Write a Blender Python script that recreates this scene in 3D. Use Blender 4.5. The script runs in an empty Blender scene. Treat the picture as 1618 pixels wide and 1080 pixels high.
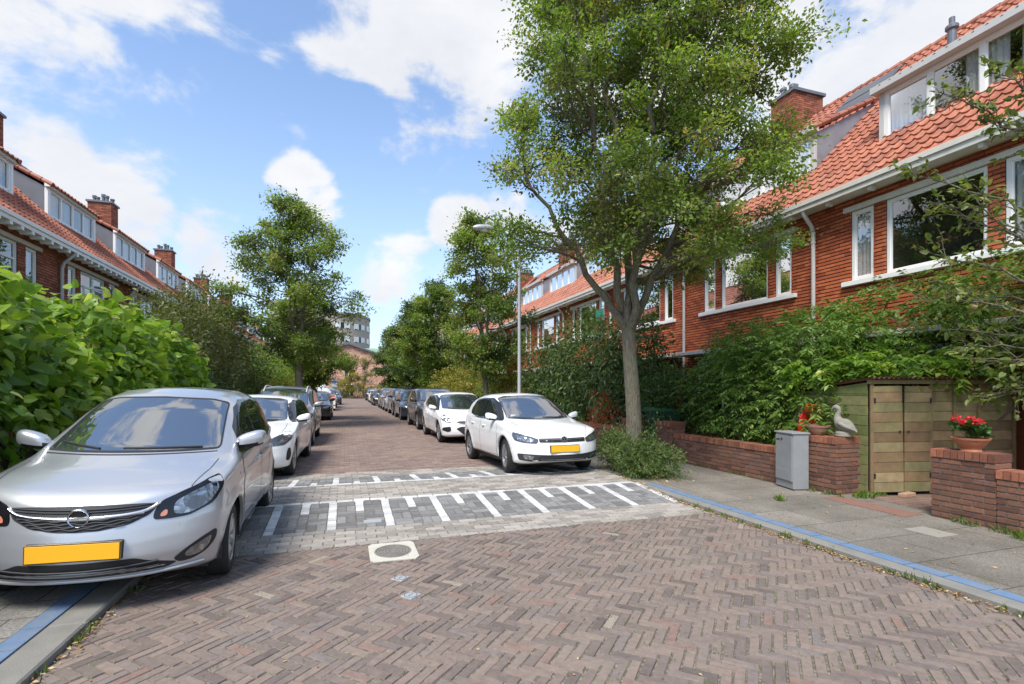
import bpy, bmesh, math, random
import numpy as np
from mathutils import Vector, Matrix
from mathutils.bvhtree import BVHTree
R = math.radians
scene = bpy.context.scene
COL = scene.collection
RNG = np.random.default_rng(7)
random.seed(7)

# ------------------------------------------------------------------ camera
YAW = 18.2
cam_d = bpy.data.cameras.new("Camera"); cam = bpy.data.objects.new("Camera", cam_d); COL.objects.link(cam)
cam.location = (0, 0, 1.57); cam.rotation_euler = (R(90), 0, R(-YAW))
cam_d.sensor_width = 36; cam_d.lens = 36 * 800 / 1618; cam_d.shift_y = 74 / 1618
cam_d.clip_start = 0.05; cam_d.clip_end = 2000
scene.camera = cam
scene.render.resolution_x, scene.render.resolution_y = 1024, 684

# ------------------------------------------------------------------ light
SUN_EL, SUN_AZ = 55, 222      # azimuth: compass bearing with +Y = north; sun behind and left of the camera
sd = bpy.data.lights.new("Sun", 'SUN'); sun = bpy.data.objects.new("Sun", sd); COL.objects.link(sun)
sd.energy = 2.5; sd.angle = R(22); sd.color = (1.0, 0.955, 0.89)
to_sun = Vector((math.sin(R(SUN_AZ)) * math.cos(R(SUN_EL)), math.cos(R(SUN_AZ)) * math.cos(R(SUN_EL)), math.sin(R(SUN_EL))))
sun.rotation_euler = to_sun.to_track_quat('Z', 'Y').to_euler()
scene.view_settings.view_transform = 'Standard'; scene.view_settings.look = 'None'
scene.view_settings.gamma = 1; scene.view_settings.exposure = 1.17
scene.cycles.max_bounces = 7; scene.cycles.diffuse_bounces = 3; scene.cycles.glossy_bounces = 4
scene.cycles.transmission_bounces = 5; scene.cycles.transparent_max_bounces = 12
scene.cycles.use_denoising = True
scene.cycles.sample_clamp_indirect = 6

# ------------------------------------------------------------------ node helpers
class NT:
    def __init__(s, tree): s.t = tree; s.n = tree.nodes; s.l = tree.links
    def node(s, typ, **kw):
        nd = s.n.new(typ)
        for k, v in kw.items():
            if k.startswith('i_'): nd.inputs[k[2:].replace('_', ' ')].default_value = v
            else: setattr(nd, k, v)
        return nd
    def link(s, a, b): s.l.new(a, b)
    def val(s, x, sock):
        if hasattr(x, 'is_output'): s.l.new(x, sock)
        else: sock.default_value = x
    def math(s, op, a, b=None, c=None, clamp=False):
        nd = s.n.new('ShaderNodeMath'); nd.operation = op; nd.use_clamp = clamp
        s.val(a, nd.inputs[0])
        if b is not None: s.val(b, nd.inputs[1])
        if c is not None: s.val(c, nd.inputs[2])
        return nd.outputs[0]
    def mix(s, f, a, b, typ='MIX'):
        nd = s.n.new('ShaderNodeMix'); nd.data_type = 'RGBA'; nd.blend_type = typ
        s.val(f, nd.inputs[0]); s.val(rgba(a), nd.inputs[6]); s.val(rgba(b), nd.inputs[7])
        return nd.outputs[2]
    def ramp(s, f, stops, interp='LINEAR'):
        nd = s.n.new('ShaderNodeValToRGB'); cr = nd.color_ramp; cr.interpolation = interp
        while len(cr.elements) < len(stops): cr.elements.new(0.5)
        for e, (p, c) in zip(cr.elements, stops): e.position = p; e.color = rgba(c)
        s.val(f, nd.inputs[0]); return nd.outputs[0]
    def noise(s, scale, detail=4, rough=0.55, vec=None, dist=0.0):
        nd = s.n.new('ShaderNodeTexNoise'); nd.inputs['Scale'].default_value = scale
        nd.inputs['Detail'].default_value = detail; nd.inputs['Roughness'].default_value = rough
        nd.inputs['Distortion'].default_value = dist
        if vec is not None: s.link(vec, nd.inputs['Vector'])
        return nd.outputs['Fac']
def rgba(c):
    if hasattr(c, 'is_output'): return c
    return tuple(c) + (1,) if len(c) == 3 else tuple(c)

# ------------------------------------------------------------------ sky with clouds
w = bpy.data.worlds.new("World"); scene.world = w; w.use_nodes = True
nt = NT(w.node_tree); nt.n.clear()
sky = nt.node('ShaderNodeTexSky', sky_type='NISHITA'); sky.sun_disc = False
sky.sun_elevation = R(SUN_EL); sky.sun_rotation = R(SUN_AZ); sky.air_density = 1.0; sky.dust_density = 0.6; sky.ozone_density = 1.6
tc = nt.node('ShaderNodeTexCoord'); dirv = tc.outputs['Generated']
def pixdir(px, py):
    th = R(YAW); xc = (px - 809) / 800; zc = 1.0; up = -(py - 614) / 800
    return Vector((math.cos(th) * xc + math.sin(th) * zc, math.cos(th) * zc - math.sin(th) * xc, up)).normalized()
def dot(v):
    nd = nt.node('ShaderNodeVectorMath', operation='DOT_PRODUCT'); nt.link(dirv, nd.inputs[0]); nd.inputs[1].default_value = v; return nd.outputs['Value']
blobs = None
for px, py, r, a in [(60, 40, 11, .9), (150, 70, 7, .8), (200, 165, 5, .6), (500, 100, 6.5, .62), (600, 60, 9, .8), (700, 100, 10, .95), (760, 40, 9, .8), (430, 40, 5, .4),
                     (150, 320, 4.4, .85), (215, 345, 3.6, .8), (480, 300, 3.6, .72), (465, 285, 2.2, .5), (640, 450, 6, .5), (350, 400, 5, .8), (730, 350, 3.5, .8), (1300, 140, 6, .9), (1260, 80, 6, .8), (980, 180, 18, .7),
                     (1560, 20, 7, .9), (560, 520, 8, .3), (1500, -200, 20, .8), (300, -300, 16, .7), (-500, 100, 22, .8)]:
    d = dot(pixdir(px, py))
    mr = nt.node('ShaderNodeMapRange', interpolation_type='SMOOTHSTEP'); nt.link(d, mr.inputs[0])
    mr.inputs[1].default_value = math.cos(R(r * 1.5)); mr.inputs[2].default_value = math.cos(R(r * 0.1)); mr.inputs[3].default_value = 0; mr.inputs[4].default_value = a
    blobs = mr.outputs[0] if blobs is None else nt.math('MAXIMUM', blobs, mr.outputs[0])
for v_, r, a in [((-.3, .36, .84), 16, .8), ((.1, .5, .75), 9, .7), ((-.6, .2, .7), 14, .8), ((.3, -.1, .9), 14, .7), ((-.1, .75, .62), 7, .7)]:
    d = dot(Vector(v_).normalized()); mr = nt.node('ShaderNodeMapRange', interpolation_type='SMOOTHSTEP'); nt.link(d, mr.inputs[0])
    mr.inputs[1].default_value = math.cos(R(r * 1.5)); mr.inputs[2].default_value = 1; mr.inputs[3].default_value = 0; mr.inputs[4].default_value = a
    blobs = nt.math('MAXIMUM', blobs, mr.outputs[0])
mp = nt.node('ShaderNodeMapping'); mp.inputs['Scale'].default_value = (1, 1, 1.7); nt.link(dirv, mp.inputs[0])
n1 = nt.noise(4.2, 9, 0.56, mp.outputs[0], 0.25); n2 = nt.noise(1.5, 4, 0.5, mp.outputs[0], 0.2)
dens = nt.math('ADD', nt.math('MULTIPLY', blobs, 0.84), nt.math('MULTIPLY', nt.math('SUBTRACT', n1, 0.53), 2.3))
dens = nt.math('ADD', dens, nt.math('MULTIPLY', nt.math('SUBTRACT', n2, 0.55), 0.3))
# the rest of the sky, behind the camera, is mostly cloudy
back = nt.math('MULTIPLY', nt.math('SUBTRACT', 0.1, dot(pixdir(700, 614))), 0.5, clamp=True)
dens = nt.math('ADD', dens, back)
mr = nt.node('ShaderNodeMapRange', interpolation_type='SMOOTHERSTEP'); nt.link(dens, mr.inputs[0])
mr.inputs[1].default_value = 0.34; mr.inputs[2].default_value = 0.66
cover = mr.outputs[0]
mc = nt.node('ShaderNodeMapRange'); nt.link(nt.noise(3.3, 6, 0.6, mp.outputs[0], 0.3), mc.inputs[0]); mc.inputs[1].default_value = .3; mc.inputs[2].default_value = .7
ccol = nt.mix(mc.outputs[0], (3.5, 3.62, 3.95), (4.5, 4.55, 4.62))
skyc = nt.mix(1.0, sky.outputs[0], (1.04, 1.14, 1.24), 'MULTIPLY')
# thin high veil lifts the blue near the horizon
sep = nt.node('ShaderNodeSeparateXYZ'); nt.link(dirv, sep.inputs[0])
veil = nt.node('ShaderNodeMapRange', interpolation_type='SMOOTHSTEP'); nt.link(sep.outputs[2], veil.inputs[0])
veil.inputs[1].default_value = 0.55; veil.inputs[2].default_value = -0.02; veil.inputs[3].default_value = .10; veil.inputs[4].default_value = 0.62
skyc = nt.mix(veil.outputs[0], skyc, (3.5, 4.2, 5.0))
fin = nt.mix(cover, skyc, ccol)
bg = nt.node('ShaderNodeBackground'); bg.inputs[1].default_value = 0.1; nt.link(fin, bg.inputs[0])
out = nt.node('ShaderNodeOutputWorld'); nt.link(bg.outputs[0], out.inputs[0])

# ------------------------------------------------------------------ mesh helpers
class MB:
    """collects faces, builds one mesh object"""
    def __init__(s): s.V = []; s.F = {}; s.n = 0
    def add(s, V, F, mi=0, rnd=None):
        V = np.asarray(V, float).reshape(-1, 3); s.V.append(V)
        if isinstance(F, np.ndarray): F = [F]
        else:
            g = {}
            for f in F: g.setdefault(len(f), []).append(f)
            F = [np.array(a) for a in g.values()]
        for a in F:
            if len(a) == 0: continue
            r = np.full(len(a), random.random() if rnd is None else rnd) if np.isscalar(rnd) or rnd is None else np.asarray(rnd)
            s.F.setdefault(a.shape[1], []).append((a + s.n, np.full(len(a), mi), r))
        s.n += len(V); return s
    def box(s, x0, x1, y0, y1, z0, z1, mi=0, rnd=None, M=None):
        V = np.array([(x, y, z) for x in (x0, x1) for y in (y0, y1) for z in (z0, z1)], float)
        if M is not None: V = xf(V, M)
        return s.add(V, [(0, 1, 3, 2), (4, 6, 7, 5), (0, 4, 5, 1), (2, 3, 7, 6), (0, 2, 6, 4), (1, 5, 7, 3)], mi, rnd)
    def tube(s, pts, rad, n=8, mi=0, cap=True, rnd=None, upv=None):
        P = np.asarray(pts, float); m = len(P)
        rad = np.full(m, rad) if np.isscalar(rad) else np.asarray(rad, float)
        T = np.gradient(P, axis=0); T /= np.linalg.norm(T, axis=1)[:, None] + 1e-9
        up = np.array([0, 0, 1.]) if abs(T[:, 2]).mean() < .8 else np.array([1., 0, 0])
        if upv is not None: up = np.array(upv, float)
        A = np.cross(T, up); A /= np.linalg.norm(A, axis=1)[:, None] + 1e-9; B = np.cross(T, A)
        a = np.linspace(0, 2 * np.pi, n, endpoint=False)
        V = P[:, None] + rad[:, None, None] * (np.cos(a)[None, :, None] * A[:, None] + np.sin(a)[None, :, None] * B[:, None])
        i = np.arange(m - 1)[:, None] * n; j = np.arange(n)[None]; k = (j + 1) % n
        F = np.stack([i + j, i + k, i + n + k, i + n + j], -1).reshape(-1, 4)
        Fs = [F]
        s.add(V.reshape(-1, 3), F, mi, rnd)
        if cap:
            s.add(V[0], [tuple(range(n))], mi, rnd); s.add(V[-1], [tuple(range(n - 1, -1, -1))], mi, rnd)
        return s
    def lathe(s, prof, n=24, M=None, mi=0, rnd=None, a0=0, a1=2 * math.pi):
        """prof: (r, z) list round the z axis"""
        prof = np.asarray(prof, float); closed = abs(a1 - a0 - 2 * math.pi) < 1e-6
        a = np.linspace(a0, a1, n, endpoint=not closed); m = len(prof)
        V = np.stack([prof[:, 0, None] * np.cos(a), prof[:, 0, None] * np.sin(a), np.repeat(prof[:, 1, None], n, 1)], -1).reshape(-1, 3)
        if M is not None: V = xf(V, M)
        i = np.arange(m - 1)[:, None] * n; j = np.arange(n if closed else n - 1)[None]; k = (j + 1) % n
        return s.add(V, np.stack([i + j, i + k, i + n + k, i + n + j], -1).reshape(-1, 4), mi, rnd)
    def quad(s, a, b, c, d, mi=0, rnd=None): return s.add([a, b, c, d], [(0, 1, 2, 3)], mi, rnd)
    def prism(s, poly, z0, z1, M=None, mi=0, rnd=None):
        n = len(poly); V = [(x, y, z0) for x, y in poly] + [(x, y, z1) for x, y in poly]
        V = np.array(V, float)
        if M is not None: V = xf(V, M)
        F = [tuple(range(n - 1, -1, -1)), tuple(range(n, 2 * n))] + [(i, (i + 1) % n, n + (i + 1) % n, n + i) for i in range(n)]
        return s.add(V, F, mi, rnd)
    def build(s, name, mats, parent=None, smooth=False, bevel=0, loc=None, seg=1, origin=None):
        if not s.V: return None
        V = np.concatenate(s.V)
        if origin is not None: V = V - np.array(origin)
        me = bpy.data.meshes.new(name)
        loops = []; starts = []; tot = []; mis = []; rn = []; pos = 0
        for k, lst in s.F.items():
            a = np.concatenate([q[0] for q in lst]); loops.append(a.reshape(-1)); m = len(a)
            starts.append(pos + np.arange(m) * k); tot.append(np.full(m, k)); pos += m * k
            mis.append(np.concatenate([q[1] for q in lst])); rn.append(np.concatenate([q[2] for q in lst]))
        loops = np.concatenate(loops).astype(np.int32); starts = np.concatenate(starts).astype(np.int32)
        me.vertices.add(len(V)); me.vertices.foreach_set('co', V.astype(np.float32).ravel())
        me.loops.add(len(loops)); me.loops.foreach_set('vertex_index', loops)
        me.polygons.add(len(starts)); me.polygons.foreach_set('loop_start', starts)
        me.polygons.foreach_set('material_index', np.concatenate(mis).astype(np.int32))
        me.polygons.foreach_set('use_smooth', np.full(len(starts), bool(smooth)))
        me.update(calc_edges=True)
        if not isinstance(mats, (list, tuple)): mats = [mats]
        for m in mats: me.materials.append(m)
        at = me.attributes.new('rnd', 'FLOAT', 'FACE'); at.data.foreach_set('value', np.concatenate(rn).astype(np.float32))
        if bevel:
            bm = bmesh.new(); bm.from_mesh(me)
            bmesh.ops.remove_doubles(bm, verts=bm.verts, dist=1e-5)
            es = [e for e in bm.edges if len(e.link_faces) == 2 and e.calc_face_angle(0) > 0.5]
            bmesh.ops.bevel(bm, geom=es, offset=bevel, segments=seg, affect='EDGES', profile=0.5, clamp_overlap=True)
            bm.to_mesh(me); bm.free()
        o = bpy.data.objects.new(name, me); COL.objects.link(o)
        if parent is not None: o.parent = parent
        if loc is not None: o.location = loc
        elif origin is not None: o.location = origin
        return o
def xf(V, M):
    M = np.array(M); return np.asarray(V) @ M[:3, :3].T + M[:3, 3]
def TR(x=0, y=0, z=0, rz=0, rx=0, ry=0): return Matrix.Translation((x, y, z)) @ Matrix.Rotation(rz, 4, 'Z') @ Matrix.Rotation(ry, 4, 'Y') @ Matrix.Rotation(rx, 4, 'X')
def empty(name, label, cat, loc=(0, 0, 0), rz=0, group=None):
    o = bpy.data.objects.new(name, None); COL.objects.link(o); o.location = loc; o.rotation_euler = (0, 0, rz)
    o.empty_display_size = .2; tag(o, label, cat, group); return o
def tag(o, label=None, cat=None, group=None, kind=None):
    if label: o['label'] = label
    if cat: o['category'] = cat
    if group: o['group'] = group
    if kind: o['kind'] = kind
    return o
def copy_tree(o, parent=None):
    c = o.copy(); COL.objects.link(c); c.parent = parent
    for ch in list(o.children): copy_tree(ch, c)
    return c
def lerp(a, b, t): return a + (b - a) * t

# ------------------------------------------------------------------ materials
MATS = {}
def newmat(name):
    m = bpy.data.materials.new(name); m.use_nodes = True; t = NT(m.node_tree)
    return m, t, t.n['Principled BSDF']
def simple(name, col, rough=.5, var=.15, scale=6, metal=0, bump=0, bscale=60, coat=0, spec=.5, rndvar=0, dirt=None, coord='Object'):
    if name in MATS: return MATS[name]
    m, t, b = newmat(name)
    tcn = t.node('ShaderNodeTexCoord').outputs[coord]
    n = t.noise(scale, 5, .6, tcn)
    c = t.mix(n, tuple(x * (1 - var) for x in col), tuple(min(1, x * (1 + var)) for x in col))
    if rndvar:
        a = t.node('ShaderNodeAttribute', attribute_name='rnd').outputs['Fac']
        c = t.mix(1.0, c, t.ramp(a, [(0, (1 - rndvar,) * 3), (1, (1 + rndvar,) * 3)]), 'MULTIPLY')
    if dirt:
        dn = t.math('MULTIPLY', t.math('SUBTRACT', t.noise(dirt[1], 6, .65, tcn), .45), dirt[2], clamp=True)
        c = t.mix(dn, c, dirt[0])
    t.link(c, b.inputs['Base Color']); b.inputs['Roughness'].default_value = rough; b.inputs['Metallic'].default_value = metal
    b.inputs['Specular IOR Level'].default_value = spec
    if coat: b.inputs['Coat Weight'].default_value = coat; b.inputs['Coat Roughness'].default_value = .03
    if bump:
        bp = t.node('ShaderNodeBump'); bp.inputs['Strength'].default_value = bump; bp.inputs['Distance'].default_value = .01
        t.link(t.noise(bscale, 6, .65, tcn), bp.inputs['Height']); t.link(bp.outputs[0], b.inputs['Normal'])
    MATS[name] = m; return m
def ramped(name, stops, rough=.8, nscale=25, nvar=.25, bump=.3, bscale=80, dirt=None, spec=.3, coat=0):
    """colour per face from the 'rnd' attribute, mottled by noise"""
    m, t, b = newmat(name)
    tcn = t.node('ShaderNodeTexCoord').outputs['Object']
    a = t.node('ShaderNodeAttribute', attribute_name='rnd').outputs['Fac']
    c = t.ramp(a, stops)
    n = t.noise(nscale, 5, .65, tcn)
    c = t.mix(1.0, c, t.ramp(n, [(.25, (1 - nvar,) * 3), (.75, (1 + nvar,) * 3)]), 'MULTIPLY')
    if dirt:
        dn = t.math('MULTIPLY', t.math('SUBTRACT', t.noise(dirt[1], 5, .6, tcn), dirt[3] if len(dirt) > 3 else .5), dirt[2], clamp=True)
        c = t.mix(dn, c, dirt[0])
    t.link(c, b.inputs['Base Color']); b.inputs['Roughness'].default_value = rough; b.inputs['Specular IOR Level'].default_value = spec
    if coat: b.inputs['Coat Weight'].default_value = coat
    if bump:
        bp = t.node('ShaderNodeBump'); bp.inputs['Strength'].default_value = bump; bp.inputs['Distance'].default_value = .01
        t.link(t.noise(bscale, 6, .65, tcn), bp.inputs['Height']); t.link(bp.outputs[0], b.inputs['Normal'])
    MATS[name] = m; return m
def leafmat(name, stops, trans=.35, rough=.45, spec=.4):
    m, t, b = newmat(name)
    a = t.node('ShaderNodeAttribute', attribute_name='rnd').outputs['Fac']
    c = t.ramp(a, stops)
    tcn = t.node('ShaderNodeTexCoord').outputs['Object']
    n = t.noise(1.3, 4, .6, tcn)
    c = t.mix(1.0, c, t.ramp(n, [(.3, (.82, .85, .8)), (.7, (1.2, 1.15, 1.1))]), 'MULTIPLY')
    t.link(c, b.inputs['Base Color']); b.inputs['Roughness'].default_value = rough; b.inputs['Specular IOR Level'].default_value = spec
    tr = t.node('ShaderNodeBsdfTranslucent'); t.link(t.mix(1.0, c, (1.25, 1.3, .55), 'MULTIPLY'), tr.inputs[0])
    mx = t.node('ShaderNodeMixShader'); mx.inputs[0].default_value = trans
    t.link(b.outputs[0], mx.inputs[1]); t.link(tr.outputs[0], mx.inputs[2])
    t.link(mx.outputs[0], t.n['Material Output'].inputs[0]); MATS[name] = m; return m
def glassmat(name, tint=(.85, .88, .88), base=.22):
    """window glass: reflective coat over a clear pane"""
    m, t, b = newmat(name); t.n.remove(b)
    fr = t.node('ShaderNodeFresnel'); fr.inputs[0].default_value = 1.5
    f = t.math('ADD', t.math('MULTIPLY', fr.outputs[0], .95), base, clamp=True)
    tp = t.node('ShaderNodeBsdfTransparent'); tp.inputs[0].default_value = rgba(tint)
    gl = t.node('ShaderNodeBsdfGlossy'); gl.inputs['Roughness'].default_value = .01
    tcn = t.node('ShaderNodeTexCoord').outputs['Object']
    bp = t.node('ShaderNodeBump'); bp.inputs['Strength'].default_value = .06; bp.inputs['Distance'].default_value = .02
    t.link(t.noise(1.7, 2, .5, tcn), bp.inputs['Height']); t.link(bp.outputs[0], gl.inputs['Normal'])
    mx = t.node('ShaderNodeMixShader'); t.link(f, mx.inputs[0]); t.link(tp.outputs[0], mx.inputs[1]); t.link(gl.outputs[0], mx.inputs[2])
    t.link(mx.outputs[0], t.n['Material Output'].inputs[0]); MATS[name] = m; return m

M_whiteframe = simple('white_frame', (.78, .78, .76), .35, .05, 3)
M_cream = simple('cream_trim', (.62, .60, .54), .55, .12, 4, dirt=((.25, .23, .18), 5, .8))
M_greytrim = simple('grey_trim', (.50, .50, .48), .5, .1, 4)
M_zinc = simple('zinc_sheet', (.30, .32, .36), .45, .25, 2.5, metal=.3, dirt=((.12, .13, .15), 3, 1.2))
M_darkzinc = simple('dark_zinc', (.12, .13, .15), .5, .2, 3)
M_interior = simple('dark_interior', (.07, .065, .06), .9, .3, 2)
M_curtain = simple('curtain', (.72, .72, .71), .9, .12, 9)
M_black = simple('black_plastic', (.018, .018, .02), .55, .2, 20)
M_blackgloss = simple('black_gloss', (.01, .01, .012), .12, .2, 9)
M_rubber = simple('tyre_rubber', (.018, .018, .018), .75, .25, 30, bump=.2)
M_winglass = glassmat('window_glass')
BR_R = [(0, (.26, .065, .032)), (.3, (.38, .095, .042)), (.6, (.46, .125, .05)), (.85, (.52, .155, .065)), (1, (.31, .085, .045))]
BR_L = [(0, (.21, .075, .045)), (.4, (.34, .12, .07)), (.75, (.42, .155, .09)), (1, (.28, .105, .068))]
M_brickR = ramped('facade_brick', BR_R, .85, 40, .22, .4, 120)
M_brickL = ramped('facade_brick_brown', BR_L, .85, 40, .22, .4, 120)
M_mortar = simple('dark_mortar', (.045, .03, .024), .95, .3, 30)
M_mortarlight = simple('grey_mortar', (.16, .14, .12), .95, .3, 30)
M_brickgarden = ramped('garden_brick', [(0, (.10, .048, .034)), (.4, (.165, .078, .05)), (.75, (.22, .105, .065)), (1, (.14, .075, .06))], .9, 30, .3, .5, 90, dirt=((.075, .07, .05), 2.2, 1.6, .52))
M_tile = ramped('roof_tile', [(0, (.21, .07, .042)), (.4, (.32, .108, .06)), (.8, (.41, .155, .09)), (1, (.27, .105, .072))], .6, 9, .22, .2, 60, dirt=((.17, .10, .07), 1.4, 1.4, .55), spec=.4)
M_chim = ramped('chimney_brick', [(0, (.13, .05, .035)), (.5, (.25, .085, .05)), (1, (.36, .13, .075))], .9, 30, .25, .4)
M_bark = simple('bark', (.15, .13, .092), .95, .5, 14, bump=1.0, bscale=34, dirt=((.13, .15, .08), 4, 1.3))
def barkmat():
    m, t, b = newmat('bark_rough'); tcn = t.node('ShaderNodeTexCoord').outputs['Object']
    mpn = t.node('ShaderNodeMapping'); mpn.inputs['Scale'].default_value = (1, 1, .28); t.link(tcn, mpn.inputs[0]); v = mpn.outputs[0]
    n = t.noise(34, 6, .7, v, .6); c = t.ramp(n, [(.3, (.045, .038, .028)), (.5, (.14, .12, .085)), (.7, (.24, .21, .155))])
    c = t.mix(t.math('MULTIPLY', t.math('SUBTRACT', t.noise(3, 5, .6, tcn), .5), 3.0, clamp=True), c, (.13, .15, .075))
    t.link(c, b.inputs['Base Color']); b.inputs['Roughness'].default_value = .95
    bp = t.node('ShaderNodeBump'); bp.inputs['Strength'].default_value = 1; bp.inputs['Distance'].default_value = .03
    t.link(n, bp.inputs['Height']); t.link(bp.outputs[0], b.inputs['Normal']); return m
M_bark = barkmat()
M_barkdark = simple('bark_dark', (.10, .085, .065), .95, .35, 9, bump=.8, bscale=28)

# ------------------------------------------------------------------ street
XL, XR = -1.6, 4.43           # kerb faces
KH = 0.05                     # kerb height
def hump(y):                  # height of the road surface along the street
    y = np.asarray(y, float)
    return np.interp(y, [5.9, 7.0, 8.35, 9.5], [0, .085, .085, 0])
def smoothstep(a, b, x):
    t = np.clip((x - a) / (b - a), 0, 1); return t * t * (3 - 2 * t)

def paver_material(name, stops, mort=False, **k): return ramped(name, stops, .82, 22, .22, .35, 130, **k)
CLAY = [(0, (.108, .087, .077)), (.2, (.146, .117, .101)), (.45, (.194, .151, .127)), (.65, (.222, .170, .139)), (.82, (.172, .144, .130)), (.92, (.225, .142, .112)), (1, (.27, .23, .18))]
M_clay = paver_material('clay_paver', CLAY, dirt=((.27, .225, .18), 1.1, 1.5, .52))
M_claybrown = paver_material('clay_paver_brown', [(0, (.13, .095, .082)), (.5, (.21, .15, .125)), (1, (.28, .205, .165))], dirt=((.33, .24, .15), .45, 2.2, .53))
M_beige = paver_material('beige_paver', [(0, (.21, .19, .165)), (.5, (.30, .27, .235)), (1, (.38, .34, .30))])
M_dgrey = paver_material('dark_paver', [(0, (.135, .13, .125)), (.5, (.18, .175, .17)), (1, (.24, .235, .225))])
M_white = ramped('white_paver', [(0, (.44, .44, .43)), (1, (.64, .64, .63))], .75, 14, .14, .4, 120, dirt=((.27, .26, .24), 6, 3.0, .54))
def groundmat():
    m, t, b = newmat('joint_sand')
    tcn = t.node('ShaderNodeTexCoord').outputs['Object']
    n = t.noise(2.3, 5, .6, tcn); n2 = t.noise(38, 6, .7, tcn)
    c = t.ramp(n2, [(.2, (.045, .038, .030)), (.48, (.115, .10, .078)), (.72, (.34, .29, .21))])
    moss = t.math('MULTIPLY', t.math('SUBTRACT', t.noise(5, 6, .7, tcn), .57), 9, clamp=True)
    c = t.mix(moss, c, (.10, .14, .035))
    t.link(c, b.inputs['Base Color']); b.inputs['Roughness'].default_value = .95; return m
M_sand = groundmat()
M_soil = simple('soil', (.09, .07, .05), .95, .4, 8, bump=.6, dirt=((.09, .13, .04), 2, 2.5))

# one ground sheet to the horizon
g = MB(); g.quad((-600, -300, -.06), (600, -300, -.06), (600, 900, -.06), (-600, 900, -.06))
tag(g.build('ground', M_soil), kind='structure')
# bed under the road
b = MB(); ys = np.unique(np.concatenate([np.linspace(-30, 5.9, 20), np.linspace(5.9, 9.5, 19), np.linspace(9.5, 42, 30)]))
V = np.array([(x, y, float(hump(y)) - .007) for y in ys for x in (XL - .02, XR + .02)]); n = len(ys)
b.add(V, np.array([(2 * i, 2 * i + 1, 2 * i + 3, 2 * i + 2) for i in range(n - 1)]))
tag(b.build('road_bed', M_sand), kind='structure')

def paver_mesh(C, L, W, A, rn, gap=.0035, ch=.004, jit=.0015, clipx=None, clipy=None, name='road', mat=None, base=None, dz=0):
    """C (n,2) centres, L,W sizes, A angle: chamfered pavers as one mesh following the hump"""
    n = len(C); L = np.broadcast_to(L, n) * .5; W = np.broadcast_to(W, n) * .5; A = np.broadcast_to(A, n) + RNG.normal(0, .012, n)
    C = C + RNG.normal(0, .0015, (n, 2))
    sx = np.array([-1, 1, 1, -1]); sy = np.array([-1, -1, 1, 1])
    def ring(dl):
        lx = sx[None] * (L[:, None] - dl); ly = sy[None] * (W[:, None] - dl)
        lx = lx + RNG.normal(0, .0012, lx.shape); ly = ly + RNG.normal(0, .0012, ly.shape)
        return np.stack([C[:, 0, None] + lx * np.cos(A)[:, None] - ly * np.sin(A)[:, None], C[:, 1, None] + lx * np.sin(A)[:, None] + ly * np.cos(A)[:, None]], -1)
    lo, hi = ring(gap), ring(gap + ch)
    for r in (lo, hi):
        if clipx: r[..., 0] = np.clip(r[..., 0], *clipx)
        if clipy: r[..., 1] = np.clip(r[..., 1], *clipy)
    h = RNG.normal(0, jit, n)[:, None]
    tilt = RNG.normal(0, .006, (n, 2))
    zhi = hump(hi[..., 1]) + h + dz + (hi[..., 0] - C[:, 0, None]) * tilt[:, :1] + (hi[..., 1] - C[:, 1, None]) * tilt[:, 1:]
    zlo = hump(lo[..., 1]) - .012 + dz
    V = np.concatenate([np.concatenate([lo, zlo[..., None]], -1), np.concatenate([hi, zhi[..., None]], -1)], 1).reshape(-1, 3)
    o = np.arange(n)[:, None] * 8
    F = np.concatenate([o + np.array([[4, 5, 6, 7]])] + [o + np.array([[i, (i + 1) % 4, 4 + (i + 1) % 4, 4 + i]]) for i in range(4)])
    m = MB(); m.add(V, F, 0, np.tile(rn, 5))
    return tag(m.build(name, mat), kind='structure')

# herringbone clay pavers in the foreground
pw, pl, nn = .0667, .20, 3
cells = []
for iy in range(-160, 160):
    for ix in range(-160, 160):
        if (ix - iy) % 6 == 0: cells.append(((ix + 1.5) * pw, (iy + .5) * pw, 0.0))
        if (iy - ix - 1) % 6 == 0: cells.append(((ix + .5) * pw, (iy + 1.5) * pw, math.pi / 2))
cells = np.array(cells); ca, sa = math.cos(-math.pi / 4), math.sin(-math.pi / 4)
P = np.stack([cells[:, 0] * ca - cells[:, 1] * sa, cells[:, 0] * sa + cells[:, 1] * ca], -1) + np.array([1.4, 3.2])
keep = (P[:, 0] > XL - .06) & (P[:, 0] < XR + .06) & (P[:, 1] > -1.0) & (P[:, 1] < 5.34)
# leave the manhole covers free
MH = (.21, .66, 4.72, 5.28); RB = [(.43, 4.27), (.47, 3.89)]
keep &= ~((P[:, 0] > MH[0] + .02) & (P[:, 0] < MH[1] - .02) & (P[:, 1] > MH[2] + .02) & (P[:, 1] < MH[3] - .02))
P2, A2 = P[keep], cells[keep, 2] - math.pi / 4
# slow undulation of the old surface in plan
P2 = P2 + np.stack([.02 * np.sin(P2[:, 1] * 1.3 + .5), .05 * np.sin(P2[:, 0] * .9 + .4) + .015 * np.sin(P2[:, 0] * 3.1)], -1)
rn = np.clip(RNG.beta(2.2, 2.2, len(P2)), 0, .9); rn[RNG.random(len(P2)) < .004] = 1.0
paver_mesh(P2, pl, pw, A2, rn, ch=.005, clipx=(XL, XR), clipy=(-2, 5.32), name='road', mat=M_clay, jit=.002, gap=.0026)
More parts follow.
